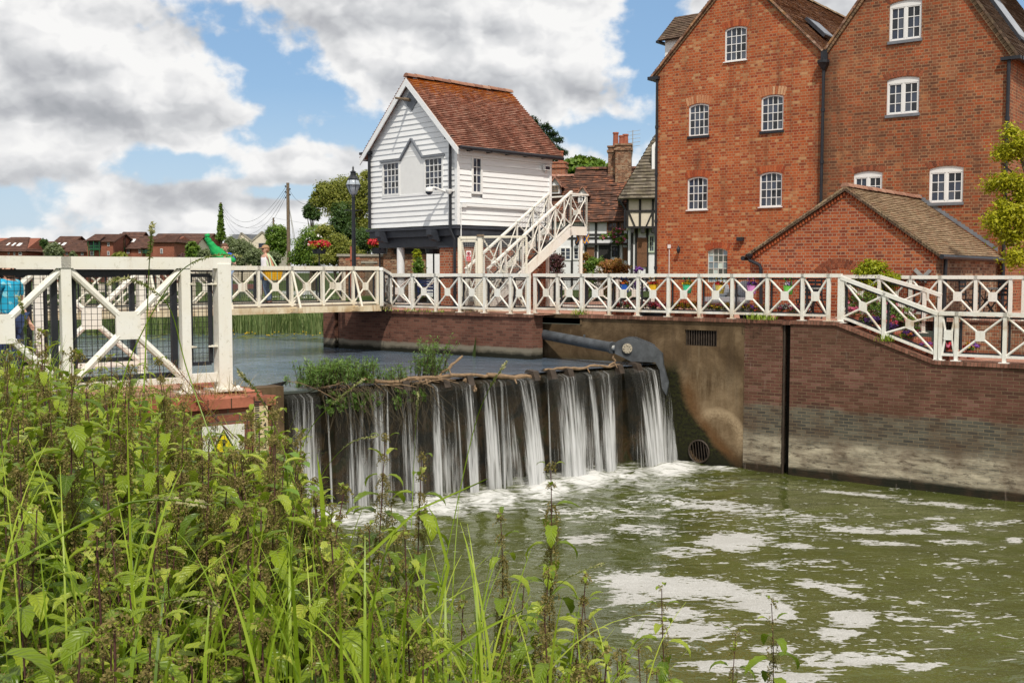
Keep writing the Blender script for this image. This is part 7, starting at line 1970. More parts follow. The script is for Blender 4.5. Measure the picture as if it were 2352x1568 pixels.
# ------------------------------------------------------------------ the near bank
def zb(X, Y):
    X = np.asarray(X, float); Y = np.asarray(Y, float)
    z = -.55 - .42 * (X + 1.6) - .10 * (Y - 3) - .9 * np.maximum(0, X + 1.9) * np.maximum(0, Y - 4.6)
    return np.maximum(z + .05 * np.sin(X * 3.1 + Y) * np.cos(Y * 2.3), -4.6)


xs = np.linspace(-9, 6, 120); ys_ = np.linspace(-3, 10.2, 110); Xg, Yg = np.meshgrid(xs, ys_)
V = np.stack([Xg, Yg, zb(Xg, Yg)], -1).reshape(-1, 3); i_ = (np.arange(109)[:, None] * 120 + np.arange(119)[None, :]).ravel()
npmesh('river_bank', V, np.stack([i_, i_ + 1, i_ + 121, i_ + 120], 1), m_ground, smooth=True, kind='structure')

SIL = [(-200, 790), (0, 800), (80, 765), (130, 790), (180, 800), (300, 835), (370, 835), (420, 930), (465, 965), (520, 985), (565, 950), (620, 925), (660, 980), (700, 1030), (745, 1130), (800, 1120), (860, 1060), (900, 1075), (965, 1060), (1010, 1160), (1060, 1190), (1150, 1185), (1235, 1240), (1300, 1310), (1340, 1350), (1420, 1440), (1500, 1520), (1580, 1600), (2400, 2300)]
sx_, sy_ = np.array(SIL).T
def sil(px): return np.interp(px, sx_, sy_)


def nleaf(V, F_, T_, AC, AL, base, az, pitch, L, Wd, droop, tint, n=9):
    d = Vector((math.cos(az), math.sin(az), 0)); s = Vector((-math.sin(az), math.cos(az), 0)); p = Vector(base); a = pitch; b = len(V); fold = .35
    for i in range(n + 1):
        t = i / n; w = Wd * 1.55 * (t ** .55) * ((1 - t) ** .80) * (1.0 if i % 2 else .80) if 0 < i < n else .0008
        nr = d * -math.sin(a) + Vector((0, 0, 1)) * math.cos(a)
        for sg in (-1, 0, 1):
            q = p + s * (sg * w * math.cos(fold)) + nr * (abs(sg) * w * math.sin(fold)); V.append(q[:]); AC.append(sg * 1.0); AL.append(t)
        p = p + (d * math.cos(a) + Vector((0, 0, 1)) * math.sin(a)) * (L / n); a -= droop / n
    for i in range(n):
        k = b + 3 * i; F_.append((k, k + 1, k + 4, k + 3)); F_.append((k + 1, k + 2, k + 5, k + 4)); T_ += [tint, tint]


def nettle(seed, H_=1.25, seedy=1.0):
    """one nettle: stem path, leaf mesh, tassel mesh (arrays)"""
    rr = random.Random(seed); lean = rr.uniform(-.10, .10), rr.uniform(-.08, .08); nn = int(H_ / .075); P_ = []
    for k in range(nn + 1):
        u = k / nn; P_.append(Vector((lean[0] * u * H_ + .03 * math.sin(u * 4 + seed), lean[1] * u * H_, u * H_)))
    V, F_, T_, AC, AL = [], [], [], [], []; TC, TN, TT = [], [], []
    for k in range(1, nn + 1):
        u = k / nn; az = (k % 2) * PI / 2 + seed + rr.gauss(0, .2)
        L = .120 * (.75 + .5 * math.sin(PI * min(1, u * .95 + .1))) * rr.uniform(.8, 1.15) * (1 if u < .8 else 1.15 - .9 * (u - .8) / .2 * .75)
        if u < .12: continue
        for sd in (0, PI):
            if rr.random() < .06: continue
            dr = Vector((math.cos(az + sd), math.sin(az + sd), 0)); pet = P_[k] + dr * .022 + Vector((0, 0, .012))
            nleaf(V, F_, T_, AC, AL, pet, az + sd + rr.gauss(0, .15), rr.uniform(-.05, .5) if u < .9 else rr.uniform(.5, 1.0), L, L * .36, rr.uniform(.9, 2.1), min(1, max(0, .08 + .66 * u + rr.gauss(0, .18))))  # tint darkens the low leaves, painting shade inside the stand
        if u > .34 and seedy > 0:
            for j in range(int(11 * seedy)):
                a = rr.uniform(0, 2 * PI); c = P_[k] + Vector((0, 0, rr.uniform(-.01, .02))); v = Vector((math.cos(a), math.sin(a), .35)) * .0125; ln = rr.randint(9, 19) if u < .93 else rr.randint(3, 7)
                for i in range(ln):
                    v = v * .80 + Vector((rr.gauss(0, .0009), rr.gauss(0, .0009), -.0026)); c = c + v * .55
                    for _ in range(3): TC.append((c + Vector((rr.gauss(0, .0026), rr.gauss(0, .0026), rr.gauss(0, .003))))[:]); TN.append((rr.gauss(0, 1), rr.gauss(0, 1), rr.gauss(0, 1))); TT.append(min(1, max(0, .45 + rr.gauss(0, .25))))
    return P_, (V, F_, T_, AC, AL), (TC, TN, TT)


NV = []
for k in range(9):
    P_, lf, ts = nettle(k + 1, 1.25, (1.0, 1.0, .9, 1.1, .55, 1.0, .3, 1.2, 0.3)[k])
    q = M(); q.tube(P_, [.0042 - .0026 * i / len(P_) for i in range(len(P_))], 6)
    t = T('stinging_nettle', 'x', 'nettle', (0, 0, 0)); s = q.build('stem', m_stem, t)
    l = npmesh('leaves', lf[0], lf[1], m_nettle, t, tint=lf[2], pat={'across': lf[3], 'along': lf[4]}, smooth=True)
    ch = [s, l]
    if ts[0]:
        V, F_ = leafquads(np.array(ts[0]), np.array(ts[1]), .0060 * (.7 + .7 * rng.random(len(ts[0]))), .8, .1); ch.append(npmesh('seed_tassels', V, F_, m_catkin, t, tint=ts[2]))
    NV.append((t, ch, P_[-1]))
NLAB = 'stinging nettle with drooping seed tassels crowded on the near bank'
used = [0] * 9; placed = 0


def put_nettle(v, X, Y, z, sc, rot, label=NLAB, group='nettles crowding the near bank', tilt=(0, 0)):
    global placed
    t, ch, tip = NV[v]
    if used[v]:
        t2 = t.copy(); COL.objects.link(t2)
        for c_ in ch:
            d = c_.copy(); COL.objects.link(d); d.parent = t2
    else: t2 = t
    used[v] = 1; t2.location = (X, Y, z); t2.rotation_euler = (tilt[0], tilt[1], rot); t2.scale = (sc, sc, sc); props(t2, label, 'nettle', group); placed += 1


# single nettles that stand out of the mass: tip position in the picture, distance, label
for px, py, D, v, lb in ((1265, 1072, 4.3, 0, 'tallest lone nettle standing against the white foam at mid frame'), (885, 1008, 4.6, 3, 'tall nettle in front of the falls left of centre'), (968, 1050, 4.4, 5, 'nettle leaning before the weir right of its taller neighbour'), (1520, 1352, 4.6, 6, 'slender nettle standing alone against the pool'), (1690, 1455, 4.9, 4, 'short nettle tip near the bottom of the pool'), (1772, 1385, 4.7, 4, 'lone seeding nettle farthest right against the water'), (600, 1170, 2.7, 1, None), (690, 1000, 4.2, 7, None), (625, 925, 4.5, 2, None), (365, 830, 4.6, 0, None), (95, 770, 4.4, 3, None), (165, 815, 3.4, 5, None), (480, 1010, 3.3, 2, None), (790, 1130, 3.0, 1, None), (1150, 1190, 4.0, 7, None), (1345, 1330, 3.8, 0, None), (760, 1230, 2.5, 3, None), (300, 850, 4.0, 7, None), (930, 1230, 2.9, 2, None), (1250, 1400, 3.0, 5, None)):
    p = aty(px, py, D); sc = 1.0 if lb is None else 1.05; hgt = NV[v][2].z * sc
    rot = random.uniform(0, 6.3); tx = Matrix.Rotation(rot, 3, 'Z') @ (NV[v][2] * sc)
    g_z = p.z - tx.z; put_nettle(v, p.x - tx.x, p.y - tx.y, g_z, sc, rot, lb or NLAB, None if lb else 'nettles crowding the near bank')
for _ in range(34):                                # the thicket that half hides the sign and the gauge
    px = random.uniform(420, 780); py = float(sil(px)) + random.expovariate(1 / 40); py = max(py, 1050) if 468 < px < 566 else py; p = aty(px, py, random.uniform(3.0, 4.8)); v = random.choice((0, 1, 3, 5, 7)); rot = random.uniform(0, 6.3); tx = Matrix.Rotation(rot, 3, 'Z') @ NV[v][2]
    put_nettle(v, p.x - tx.x, p.y - tx.y, p.z - tx.z, 1.0, rot)
att = 0
while placed < 296 and att < 12000:
    att += 1
    Y = 1.75 + 6.5 * random.random() ** 1.6; X = Y * random.uniform(-.50, .20)
    v = random.choice((0, 1, 2, 3, 4, 5, 6, 7, 8, 8)); sc = random.uniform(.75, 1.12); z = float(zb(X, Y)); rot = random.uniform(0, 6.3)
    tip = Vector((X, Y, z)) + Matrix.Rotation(rot, 3, 'Z') @ (NV[v][2] * sc); a, b, k = proj(tip); lim = float(sil(a)) + random.expovariate(1 / 28.0)
    if b < lim:                                   # sink the root so the tip stays under the photographed outline
        dz = (lim - b) * k / FPX; h = NV[v][2].z * sc
        if dz > .85 * h: continue
        z -= dz
    if b > 1640: continue
    put_nettle(v, X, Y, z, sc, rot)

# grass and low leaves between the nettles
n = 12500; Y = 1.7 + 7.5 * rng.random(n) ** 1.3; X = Y * rng.uniform(-.52, .26, n); z = zb(X, Y); L = rng.uniform(.35, 1.15, n)
kx = CX + X / Y * FPX; topz = EYE - (sil(kx) - 5 - 625) / FPX * Y; L = np.minimum(L, np.maximum(topz - z, .0) * 1.05); ok = L > .22
R = np.stack([X, Y, z], 1)[ok]; L = L[ok]; n = len(L)
V, F_, tt = blades(R, L, rng.uniform(0, 2 * PI, n), rng.uniform(.0, .35, n), rng.uniform(.0022, .0062, n), rng.uniform(.1, 1.7, n), 7)
npmesh('bank_grass', V, F_, m_grass, tint=tt, kind='stuff', label='long green grass blades among the nettles on the near bank', category='grass')
n = 15000; Y = 1.6 + 8.2 * rng.random(n) ** 1.3; X = Y * rng.uniform(-.53, .28, n); z0 = zb(X, Y); kx = CX + X / Y * FPX; topz = EYE - (sil(kx) + 70 - 625) / FPX * Y
z = z0 + rng.random(n) ** .8 * np.clip(topz - z0, .05, .95); ok = (z < topz)
C = np.stack([X, Y, z], 1)[ok]; N_ = rng.standard_normal((len(C), 3)) * .55 + np.array([0, -.2, .9])
V, F_, T_, AC, AL = [], [], [], [], []
for c_ in C[:7000]: nleaf(V, F_, T_, AC, AL, c_, random.uniform(0, 6.3), random.uniform(-.2, .5), random.uniform(.08, .135), random.uniform(.034, .055), random.uniform(.4, 1.6), min(1, max(0, random.gauss(.33, .22))), 6)  # darker tint for older leaves, also painting shaded depth below the nettles
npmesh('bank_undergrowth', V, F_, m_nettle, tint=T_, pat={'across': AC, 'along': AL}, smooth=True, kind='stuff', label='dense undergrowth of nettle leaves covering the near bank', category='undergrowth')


# bright grass clumps in front of the nettles: column, top row, root row, distance, blades, spread
RR, LL, AZ, LE = [], [], [], []
for px, pt_, pr, D, n, sp_ in ((640, 1130, 1560, 2.5, 70, .16), (760, 1130, 1580, 2.5, 110, .20), (690, 1190, 1600, 2.3, 60, .18), (1040, 1230, 1640, 2.9, 90, .20), (1120, 1290, 1640, 2.8, 90, .22), (1000, 1180, 1560, 3.3, 60, .2), (250, 1000, 1560, 2.4, 60, .3), (430, 1080, 1560, 2.5, 70, .25), (80, 1000, 1560, 2.3, 60, .3), (1250, 1400, 1700, 3.0, 60, .2), (560, 1250, 1640, 2.1, 50, .25), (330, 1250, 1640, 2.0, 50, .3), (880, 1250, 1640, 2.3, 70, .2), (1360, 1380, 1700, 3.6, 40, .2)):
    for _ in range(int(n * .21)):
        x = px + random.gauss(0, sp_ * FPX / D * .5); b = aty(x, pr, D + random.gauss(0, .1)); tp = aty(x, pt_ + abs(random.gauss(0, 90)), D); RR.append(b[:]); LL.append(max(.15, (tp.z - b.z) * 1.08)); AZ.append(random.uniform(0, 2 * PI)); LE.append(abs(random.gauss(0, .16)))
n = len(RR); V, F_, tt = blades(np.array(RR), np.array(LL), np.array(AZ), np.array(LE), rng.uniform(.0014, .0042, n), rng.uniform(.3, 1.5, n), 8, tint=np.clip(rng.normal(.6, .22, n), 0, 1))
npmesh('bank_grass', V, F_, m_grass, tint=tt, kind='stuff', label='bright arching grass clumps in front of the nettles', category='grass')


# long grass stalks with seed heads, each by its path in the picture
def stalk(pts, D, label, r=.0016, head=.32, hr=.006, group=None):
    t = T('seeding_grass', label, 'grass stalk', aty(*pts[0], D), group); P_ = []
    n = 26; m_ = len(pts) - 1
    for k in range(n + 1):
        u = k / n * m_; i = min(int(u), m_ - 1); f = u - i; p0, p1, p2, p3 = pts[max(i - 1, 0)], pts[i], pts[i + 1], pts[min(i + 2, m_)]
        c = [.5 * ((2 * b) + (c_ - a) * f + (2 * a - 5 * b + 4 * c_ - d) * f * f + (3 * b - a - 3 * c_ + d) * f ** 3) for a, b, c_, d in zip(p0, p1, p2, p3)]
        P_.append(aty(c[0], c[1], D + .12 * math.sin(k * .2)))
    q = M(); q.tube(P_, [r * (1.2 - .6 * k / n) for k in range(n + 1)], 5); q.build('stalk', m_grass, t)
    C = []; N_ = []; h0 = int(n * (1 - head)); hp = P_[h0:]
    for k in range(len(hp) - 1):
        d = (hp[k + 1] - hp[k]).normalized()
        for j in range(7):
            f = j / 7; o = Vector((random.gauss(0, 1), random.gauss(0, 1), random.gauss(0, 1))).normalized() * hr * .7; C.append((hp[k].lerp(hp[k + 1], f) + o)[:]); N_.append(o.cross(d)[:])
    V, F_ = leafquads(np.array(C), np.array(N_), hr * 2.2 * (.8 + .4 * rng.random(len(C))), .45); npmesh('seed_head', V, F_, m_seed, t, tint=rng.random(len(C)))


GS = 'tall grass stalks with ripe seed heads above the nettles'
stalk([(330, 900), (338, 720), (343, 600), (350, 512)], 2.6, 'upright grass seed head crossing the left railing into the sky', head=.30)
stalk([(-40, 1330), (120, 1240), (270, 1165), (330, 1150), (400, 1148), (478, 1158)], 1.7, 'thick pale grass stalk arching across the lower left foreground', .0024, .34, .0045)
stalk([(60, 1560), (200, 1480), (330, 1400), (420, 1375), (500, 1390)], 1.75, 'arching grass stalk low in the left foreground', .0016, .3, .004)
stalk([(740, 1110), (640, 870), (560, 760), (470, 800)][::-1] if False else [(690, 1150), (640, 1000), (590, 900), (545, 850)], 3.2, 'grass stalk leaning left in front of the abutment coping', head=.45)
stalk([(1000, 1400), (1080, 1020), (1120, 900), (1165, 830)], 3.0, 'long thin grass stem slanting across the falls', .0014, .25, .0045)
stalk([(740, 1230), (830, 1060), (900, 940), (985, 840)] if False else [(640, 1200), (700, 1010), (760, 930), (835, 870)], 3.1, 'grass stem bending right before the leftmost waterfall', .0014, .3, .004)
stalk([(500, 1050), (430, 850), (385, 700), (300, 640), (245, 652)], 2.8, 'drooping grass seed head in front of the black mesh', head=.4)
stalk([(250, 1000), (300, 820), (400, 640), (480, 590), (555, 588)], 2.7, 'fine grass head lying along the white top rail', head=.35, hr=.004)
stalk([(-20, 1150), (40, 900), (60, 760), (42, 680)], 2.9, 'green grass seed head at the far left by the railing', head=.3, hr=.005)
stalk([(945, 1210), (950, 1080), (955, 980), (960, 900)], 3.4, 'slim grass head standing between two falls', .0012, .3, .004)
stalk([(700, 1240), (735, 1100), (800, 1020), (870, 1000)], 3.4, 'feathery grass head near the foot of the left falls', .0012, .35, .004)
stalk([(1180, 1480), (1240, 1400), (1300, 1330), (1390, 1292)], 3.6, 'grass head nodding over the pool foam', .0013, .3, .0045)
def bigblade(pts, D, wid, label):
    P_ = [aty(x, y, D) for x, y in pts]; n = len(P_); V = []; 
    fine = []
    for (a, b) in zip(P_, P_[1:]):
        for k in range(5): fine.append(a.lerp(b, k / 5))
    fine.append(P_[-1]); n = len(fine); F_ = []
    for k, p in enumerate(fine):
        d = (fine[min(k + 1, n - 1)] - fine[max(k - 1, 0)]).normalized(); s = d.cross(Vector((0, -1, .4))).normalized() * wid * .55 * (1 - (k / (n - 1)) ** 2.2); V += [(p - s)[:], (p + Vector((0, .15 * wid, -.4 * wid)))[:], (p + s)[:]]
    for k in range(n - 1): F_ += [(3 * k, 3 * k + 1, 3 * k + 4, 3 * k + 3), (3 * k + 1, 3 * k + 2, 3 * k + 5, 3 * k + 4)]
    o = npmesh('reed_leaf', V, F_, m_grass, tint=np.full(len(F_), .62), smooth=True); props(o, label, 'leaf', 'broad grass leaves in the foreground')
bigblade([(700, 1460), (840, 1280), (960, 1170), (1120, 1098)], 2.6, .008, 'long broad grass leaf slanting up towards the foam')
bigblade([(1010, 1390), (1030, 1300), (1000, 1190), (985, 1165)], 2.9, .008, 'upright broad grass leaf right of centre')
bigblade([(960, 1540), (1100, 1450), (1200, 1400)], 2.6, .009, 'broad grass leaf crossing the lower centre')
bigblade([(300, 1568), (305, 1400), (295, 1100), (290, 860)], 2.3, .006, 'tall narrow grass leaf rising through the left nettles')
bigblade([(745, 1230), (738, 1120), (728, 1040)], 3.0, .012, 'pale broad leaf beside the leftmost waterfall')
# bindweed leaves in a brighter green
t = T('bindweed', 'bright round-leaved bindweed climbing among the nettles by the sign', 'plant', aty(650, 1200, 3.2)); V, F_, T_, AC, AL = [], [], [], [], []
for px, py, D, s in ((655, 1045, 3.2, .07), (640, 1075, 3.2, .07), (690, 1065, 3.3, .06), (680, 1150, 3.1, .075), (700, 1120, 3.2, .06), (645, 1130, 3.1, .07)): nleaf(V, F_, T_, AC, AL, aty(px, py, D), random.uniform(3.5, 5.8), .3, s, s * .42, .8, .85, 7)
npmesh('leaves', V, F_, leafmat('bindweed_leaf', [(.10, .2, .03), (.2, .34, .05)], .4), t, tint=T_, smooth=True); q = M(); q.tube([aty(660, 1300, 3.2), aty(668, 1180, 3.2), aty(655, 1060, 3.2)], .003, 5); q.build('stem', m_grass, t)
# dry grass and dock along the platform edge
n = 700; s = rng.uniform(.2, 4.2, n); o = rng.uniform(-.05, .35, n); R = np.array([(C0 + nd * float(a) + nb * float(b))[:] for a, b in zip(s, o)]); R[:, 2] = -.01
V, F_, tt = blades(R, rng.uniform(.08, .38, n), rng.uniform(0, 2 * PI, n), rng.uniform(.1, .9, n), rng.uniform(.0015, .003, n), rng.uniform(.2, 1.6, n), 5); npmesh('dry_grass', V, F_, m_dry, tint=tt, kind='stuff', label='dry straw-coloured grass along the platform edge', category='grass')
for px, py in ((395, 830), (330, 880), (260, 870), (405, 880), (150, 880), (60, 850)):
    b = C0 + nd * s_n(px) - nb * .25; b.z = -.35; tp = aty(px, py, b.y); t = T('dock_plant', 'rust-red seeding dock stalk at the edge of the platform', 'dock', b, 'rusty dock stalks along the platform'); q = M(); q.tube([b, tp], [.006, .003], 5); q.build('stem', m_stem, t); C = []
    for k in range(260): u = random.uniform(.35, 1); C.append((b.lerp(tp, u) + Vector((random.gauss(0, .025), random.gauss(0, .025), random.gauss(0, .02))))[:])
    V, F_ = leafquads(np.array(C), rng.standard_normal((260, 3)), .012 * (.7 + .6 * rng.random(260)), .8); npmesh('seeds', V, F_, m_dock, t, tint=rng.random(260))


# ------------------------------------------------------------------ planters and flowers
def flowers(t, lobes, cols, n=260, size=.055, leaf=m_leafA, nl=260):
    foliage('leaves', lobes, nl, size * 1.1, leaf, t, per=6, shell=.2, clump=.25)
    for m_ in cols:
        lb = [(l[0], l[1], l[2] + l[5] * .55, l[3] * 1.05, l[4] * 1.05, l[5] * .75) for l in lobes]; foliage('blooms', lb, int(n * 1.8) // len(cols), size * 1.2, m_, t, per=4, asp=.95, clump=.14, shell=.5)


for px, cname, c, fl, lb in ((1435, 'bucket_blue', (.02, .10, .45), [m_ora], 'blue bucket planter hooked on the terrace railing'), (1501, 'bucket_yellow', (.75, .45, .02), [m_ora, m_red], 'yellow bucket planter with orange flowers on the railing'), (1579, 'bucket_green', (.06, .58, .30), [m_yel], 'mint green bucket planter hooked on the railing'), (1654, 'bucket_pale_yellow', (.80, .62, .14), [m_red, m_ora], 'pale yellow bucket planter with red flowers on the railing'), (1727, 'bucket_pink', (.68, .25, .58), [m_pur], 'pink bucket planter hooked on the railing'), (1811, 'bucket_lime', (.20, .62, .10), [m_wht, m_pur], 'lime green bucket planter with white flowers on the railing')):
    x, z = hl(F, px, 668, .22); p = Fp(x, .22, .60); t = T('bucket_planter', lb, 'planter', p, 'coloured buckets hung on the terrace railing'); m_ = colour(cname, c)
    q = M(); q.lathe(p, [(.085, 0), (.09, .01), (.125, .20), (.135, .215), (.12, .215), (.11, .19)], 14); b_ = q.build('bucket', m_, t)
    for s in (-.07, .07):
        q = M(); e = A * s; q.tube([p + e + Vector((0, 0, .2)), p + e + Vector((0, 0, .36)), p + e - NN * .05 + Vector((0, 0, .40)), p + e - NN * .10 + Vector((0, 0, .36))], .014, 6); q.build('hook', m_, t)
    flowers(t, [(p.x, p.y, p.z + .23, .12, .12, .05)], fl, 70, .045, nl=60)
for px, m_, cols, lb in ((1425, m_terra, [m_wht, m_red], 'terracotta trough of white and red flowers on the terrace edge'), (1498, m_black, [m_pink, m_red], 'black trough of pink flowers on the terrace edge'), (1572, m_terra, [m_yel, m_red], 'terracotta trough of yellow flowers on the terrace edge'), (1650, m_terra, [m_pink, m_yel], 'long terracotta trough of pink and yellow flowers'), (1735, m_black, [m_pink, m_pur, m_yel], 'black trough of mixed purple flowers by the rusty post'), (1822, m_terra, [m_pink, m_wht], 'terracotta trough of pink and white flowers near the corner')):
    x, _ = hl(F, px, 720, .42); p = Fp(x, .42, 0); t = T('flower_trough', lb, 'planter', p, 'flower troughs along the terrace edge'); L_ = .40
    q = M(); fr = F @ Matrix.Translation((x, .42, 0)); q.hexa([(-L_ * .9, -.09, 0), (L_ * .9, -.09, 0), (L_ * .9, .09, 0), (-L_ * .9, .09, 0), (-L_, -.13, .18), (L_, -.13, .18), (L_, .13, .18), (-L_, .13, .18)]); q.build('trough', m_, t, fr)
    flowers(t, [(*(fr @ Vector((dx, 0, .25)))[:], .14, .12, .09) for dx in (-.27, 0, .27)], cols, 200, .055, nl=220)
for px, py, m2, lb in ((1962, 785, [m_pink], 'pot of pink flowers on the top garden step'), (2004, 800, [m_pur], 'pot of purple pansies beside the sloping railing'), (2043, 778, [m_pur, m_pink, m_red], 'pot of mixed purple and red pansies on the steps'), (2041, 822, [m_pur], 'small pot of violet flowers low on the wall side'), (2084, 838, [m_pur], 'pot of dark violets near the foot of the slope'), (2085, 800, [m_yel, m_ora], 'pot of small yellow flowers in the middle of the steps'), (2130, 812, [m_pink, m_pur], 'pot of pale purple flowers at the bottom step'), (2180, 796, [m_red, m_pink], 'tall pot of crimson flowers behind the low railing'), (2230, 812, [m_yel, m_red, m_pur], 'bright bed of yellow and red flowers on the lower walk')):
    d = .42 if py > 795 and px < 2120 else .9; x, z = hl(F, px, py, d); x = min(max(x, ws0), wE); k = (x - ws0) / (ws1 - ws0); zg = max(ZL, ZL * k) if px < 2125 else ZL; p = Fp(x, d, zg); t = T('flower_pot', lb, 'flower pot', p, 'flower pots on the garden steps')
    q = M(); q.lathe(p, [(.075, 0), (.105, .15), (.12, .155), (.12, .19), (.10, .19)], 12); q.build('pot', m_terra, t)
    flowers(t, [(p.x, p.y, p.z + .24, .15, .13, .08)], m2, 90, .06, nl=70)
for px, D, lb in ((733, 50, 'red flowers in a black stand left of the lamp, by the trees'), (872, 42, 'red flowers in a round black stand below the hut'), (996, 40, 'red flowers in a black stand beside the brick base')):
    tp = aty(px, 583, D); p = Vector((tp.x, tp.y, 0)); t = T('flower_stand', lb, 'flower stand', p, 'black stands of red flowers'); q = M(); q.lathe(p, [(.18, 0), (.18, .03), (.03, .05), (.03, tp.z), (.28, tp.z), (.32, tp.z + .22), (.28, tp.z + .22)], 12); q.build('stand', m_black, t)
    flowers(t, [(p.x, p.y, tp.z + .36, .42, .36, .16)], [m_red], 260, .10, m_leafY, 200)

# ------------------------------------------------------------------ terrace furniture
x0, _ = hl(F, 1628, 690, 3.6); x1, _ = hl(F, 1750, 690, 3.6)
m_rat = plain('grey_rattan', (.16, .15, .14), .8, var=.3, scale=30); m_cush = colour('grey_cushion', (.34, .36, .39), .9)
t = T('rattan_sofa', 'grey rattan sofa with loose cushions on the terrace', 'sofa', Fp((x0 + x1) / 2, 3.6, 0)); fr = F @ Matrix.Translation((x0, 3.2, 0)); L_ = x1 - x0 + .6
q = M(); q.box(0, L_, 0, .75, .06, .32); q.build('seat_base', m_rat, t, fr); q = M(); q.box(0, L_, .75, .88, .06, .66); q.build('back', m_rat, t, fr)
for k in range(2):
    q = M(); q.box(k * L_ / 2 + .02, (k + 1) * L_ / 2 - .02, .02, .74, .32, .44); q.build('seat_cushion', m_cush, t, fr)
for x in (.25, 1.0, 1.9, 2.4):
    if x < L_ - .2: q = M(); q.ball((x, .62, .66), (.27, .11, .24), 12, 8); q.build('back_cushion', m_cush, t, fr)
def chair(px, d, rz, lb):
    x, _ = hl(F, px, 690, d); p = Fp(x, d, 0); t = T('folding_chair', lb, 'chair', p, 'dark folding chairs on the terraces'); fr = frame(p, rz)
    q = M(); q.box(-.2, .2, -.2, .2, .43, .46); q.build('seat', m_black, t, fr); q = M()
    for k in range(4): q.box(-.2, .2, .2, .23, .55 + k * .1, .61 + k * .1)
    q.build('backrest', m_black, t, fr)
    for s in (-.19, .19):
        q = M(); q.bar((s, -.2, .0), (s, .2, .46), .025, .03); q.bar((s, .22, 0), (s, -.18, .45), .025, .03); q.bar((s, .2, .44), (s, .23, .96), .025, .03); q.build('leg', m_black, t, fr)
chair(1850, 2.0, -.5, 'black folding chair by the small table near the corner'); chair(1880, 1.7, 2.4, 'black folding chair closest to the garden steps'); chair(2230, 4.0, .8, 'black folding chair on the upper terrace, left one'); chair(2290, 4.2, -1.2, 'black folding chair on the upper terrace, right one')
def table(px, d, lb):
    x, _ = hl(F, px, 690, d); p = Fp(x, d, 0); t = T('bistro_table', lb, 'table', p, 'small round terrace tables'); q = M(); q.lathe(p, [(.36, .70), (.37, .71), (.37, .735), (.36, .74)], 20); q.build('tabletop', m_gal, t); q = M()
    for k in range(3): a = k * 2.1; q.tube([p + Vector((.3 * math.cos(a), .3 * math.sin(a), 0)), p + Vector((0, 0, .4)), p + Vector((-.2 * math.cos(a), -.2 * math.sin(a), .70))], .015, 6)
    q.build('leg', m_black, t)
table(1872, 2.4, 'small round table between the folding chairs by the corner'); table(2262, 4.6, 'small round table on the upper terrace')
x, _ = hl(F, 1000, 690, 4.5); t = T('garden_bench', 'blue slatted bench behind the railing under the hut', 'bench', Fp(x, 4.5, 0)); fr = F @ Matrix.Translation((x, 4.2, 0)); mb = colour('bench_blue', (.03, .08, .30)); q = M()
for k in range(4): q.box(-1, 1, .1 * k, .1 * k + .08, .43, .46)
q.build('seat', mb, t, fr); q = M()
for k in range(4): q.box(-1, 1, .42, .45, .52 + k * .1, .6 + k * .1)
q.build('backrest', mb, t, fr)
for s in (-.9, .9): q = M(); q.box(s - .03, s + .03, .03, .09, 0, .43); q.box(s - .03, s + .03, .40, .46, 0, .92); q.build('leg', mb, t, fr)
# pennant under the stair landing
t = T('heraldic_banner', 'small blue banner with yellow crosses hanging below the stair landing', 'banner', aty(1338, 545, 35)); q = M(); fr = frame(aty(1338, 547, 35), .1)
q.box(-.20, .20, 0, .012, -.17, .12); q.build('cloth', colour('banner_blue', (.03, .09, .33)), t, fr); q = M()
for k in range(3):
    a = -.133 + .133 * k; q.bar((a - .06, -.006, -.16), (a + .06, -.006, .10), .01, .03); q.bar((a + .06, -.008, -.16), (a - .06, -.008, .10), .01, .03)
q.build('yellow_crosses', colour('banner_yellow', (.72, .38, .02)), t, fr); q = M(); q.tube([(.2, 0, .5), (.2, 0, -.1)], .012, 6); q.build('rod', m_pole, t, fr)
# wooden fingerpost by the wall
p = g0(808, 47); t = T('wooden_post', 'orange-brown wooden cross post beside the street lamp', 'post', p); q = M(); z = aty(808, 566, 47).z; q.box(p.x - .06, p.x + .06, p.y - .05, p.y + .05, 0, z); q.build('upright', m_terra, t); q = M(); q.bar(p + Vector((-.25, -.06, z - .55)), p + Vector((.35, -.06, z - .5)), .05, .09); q.build('crossbar', m_terra, t)


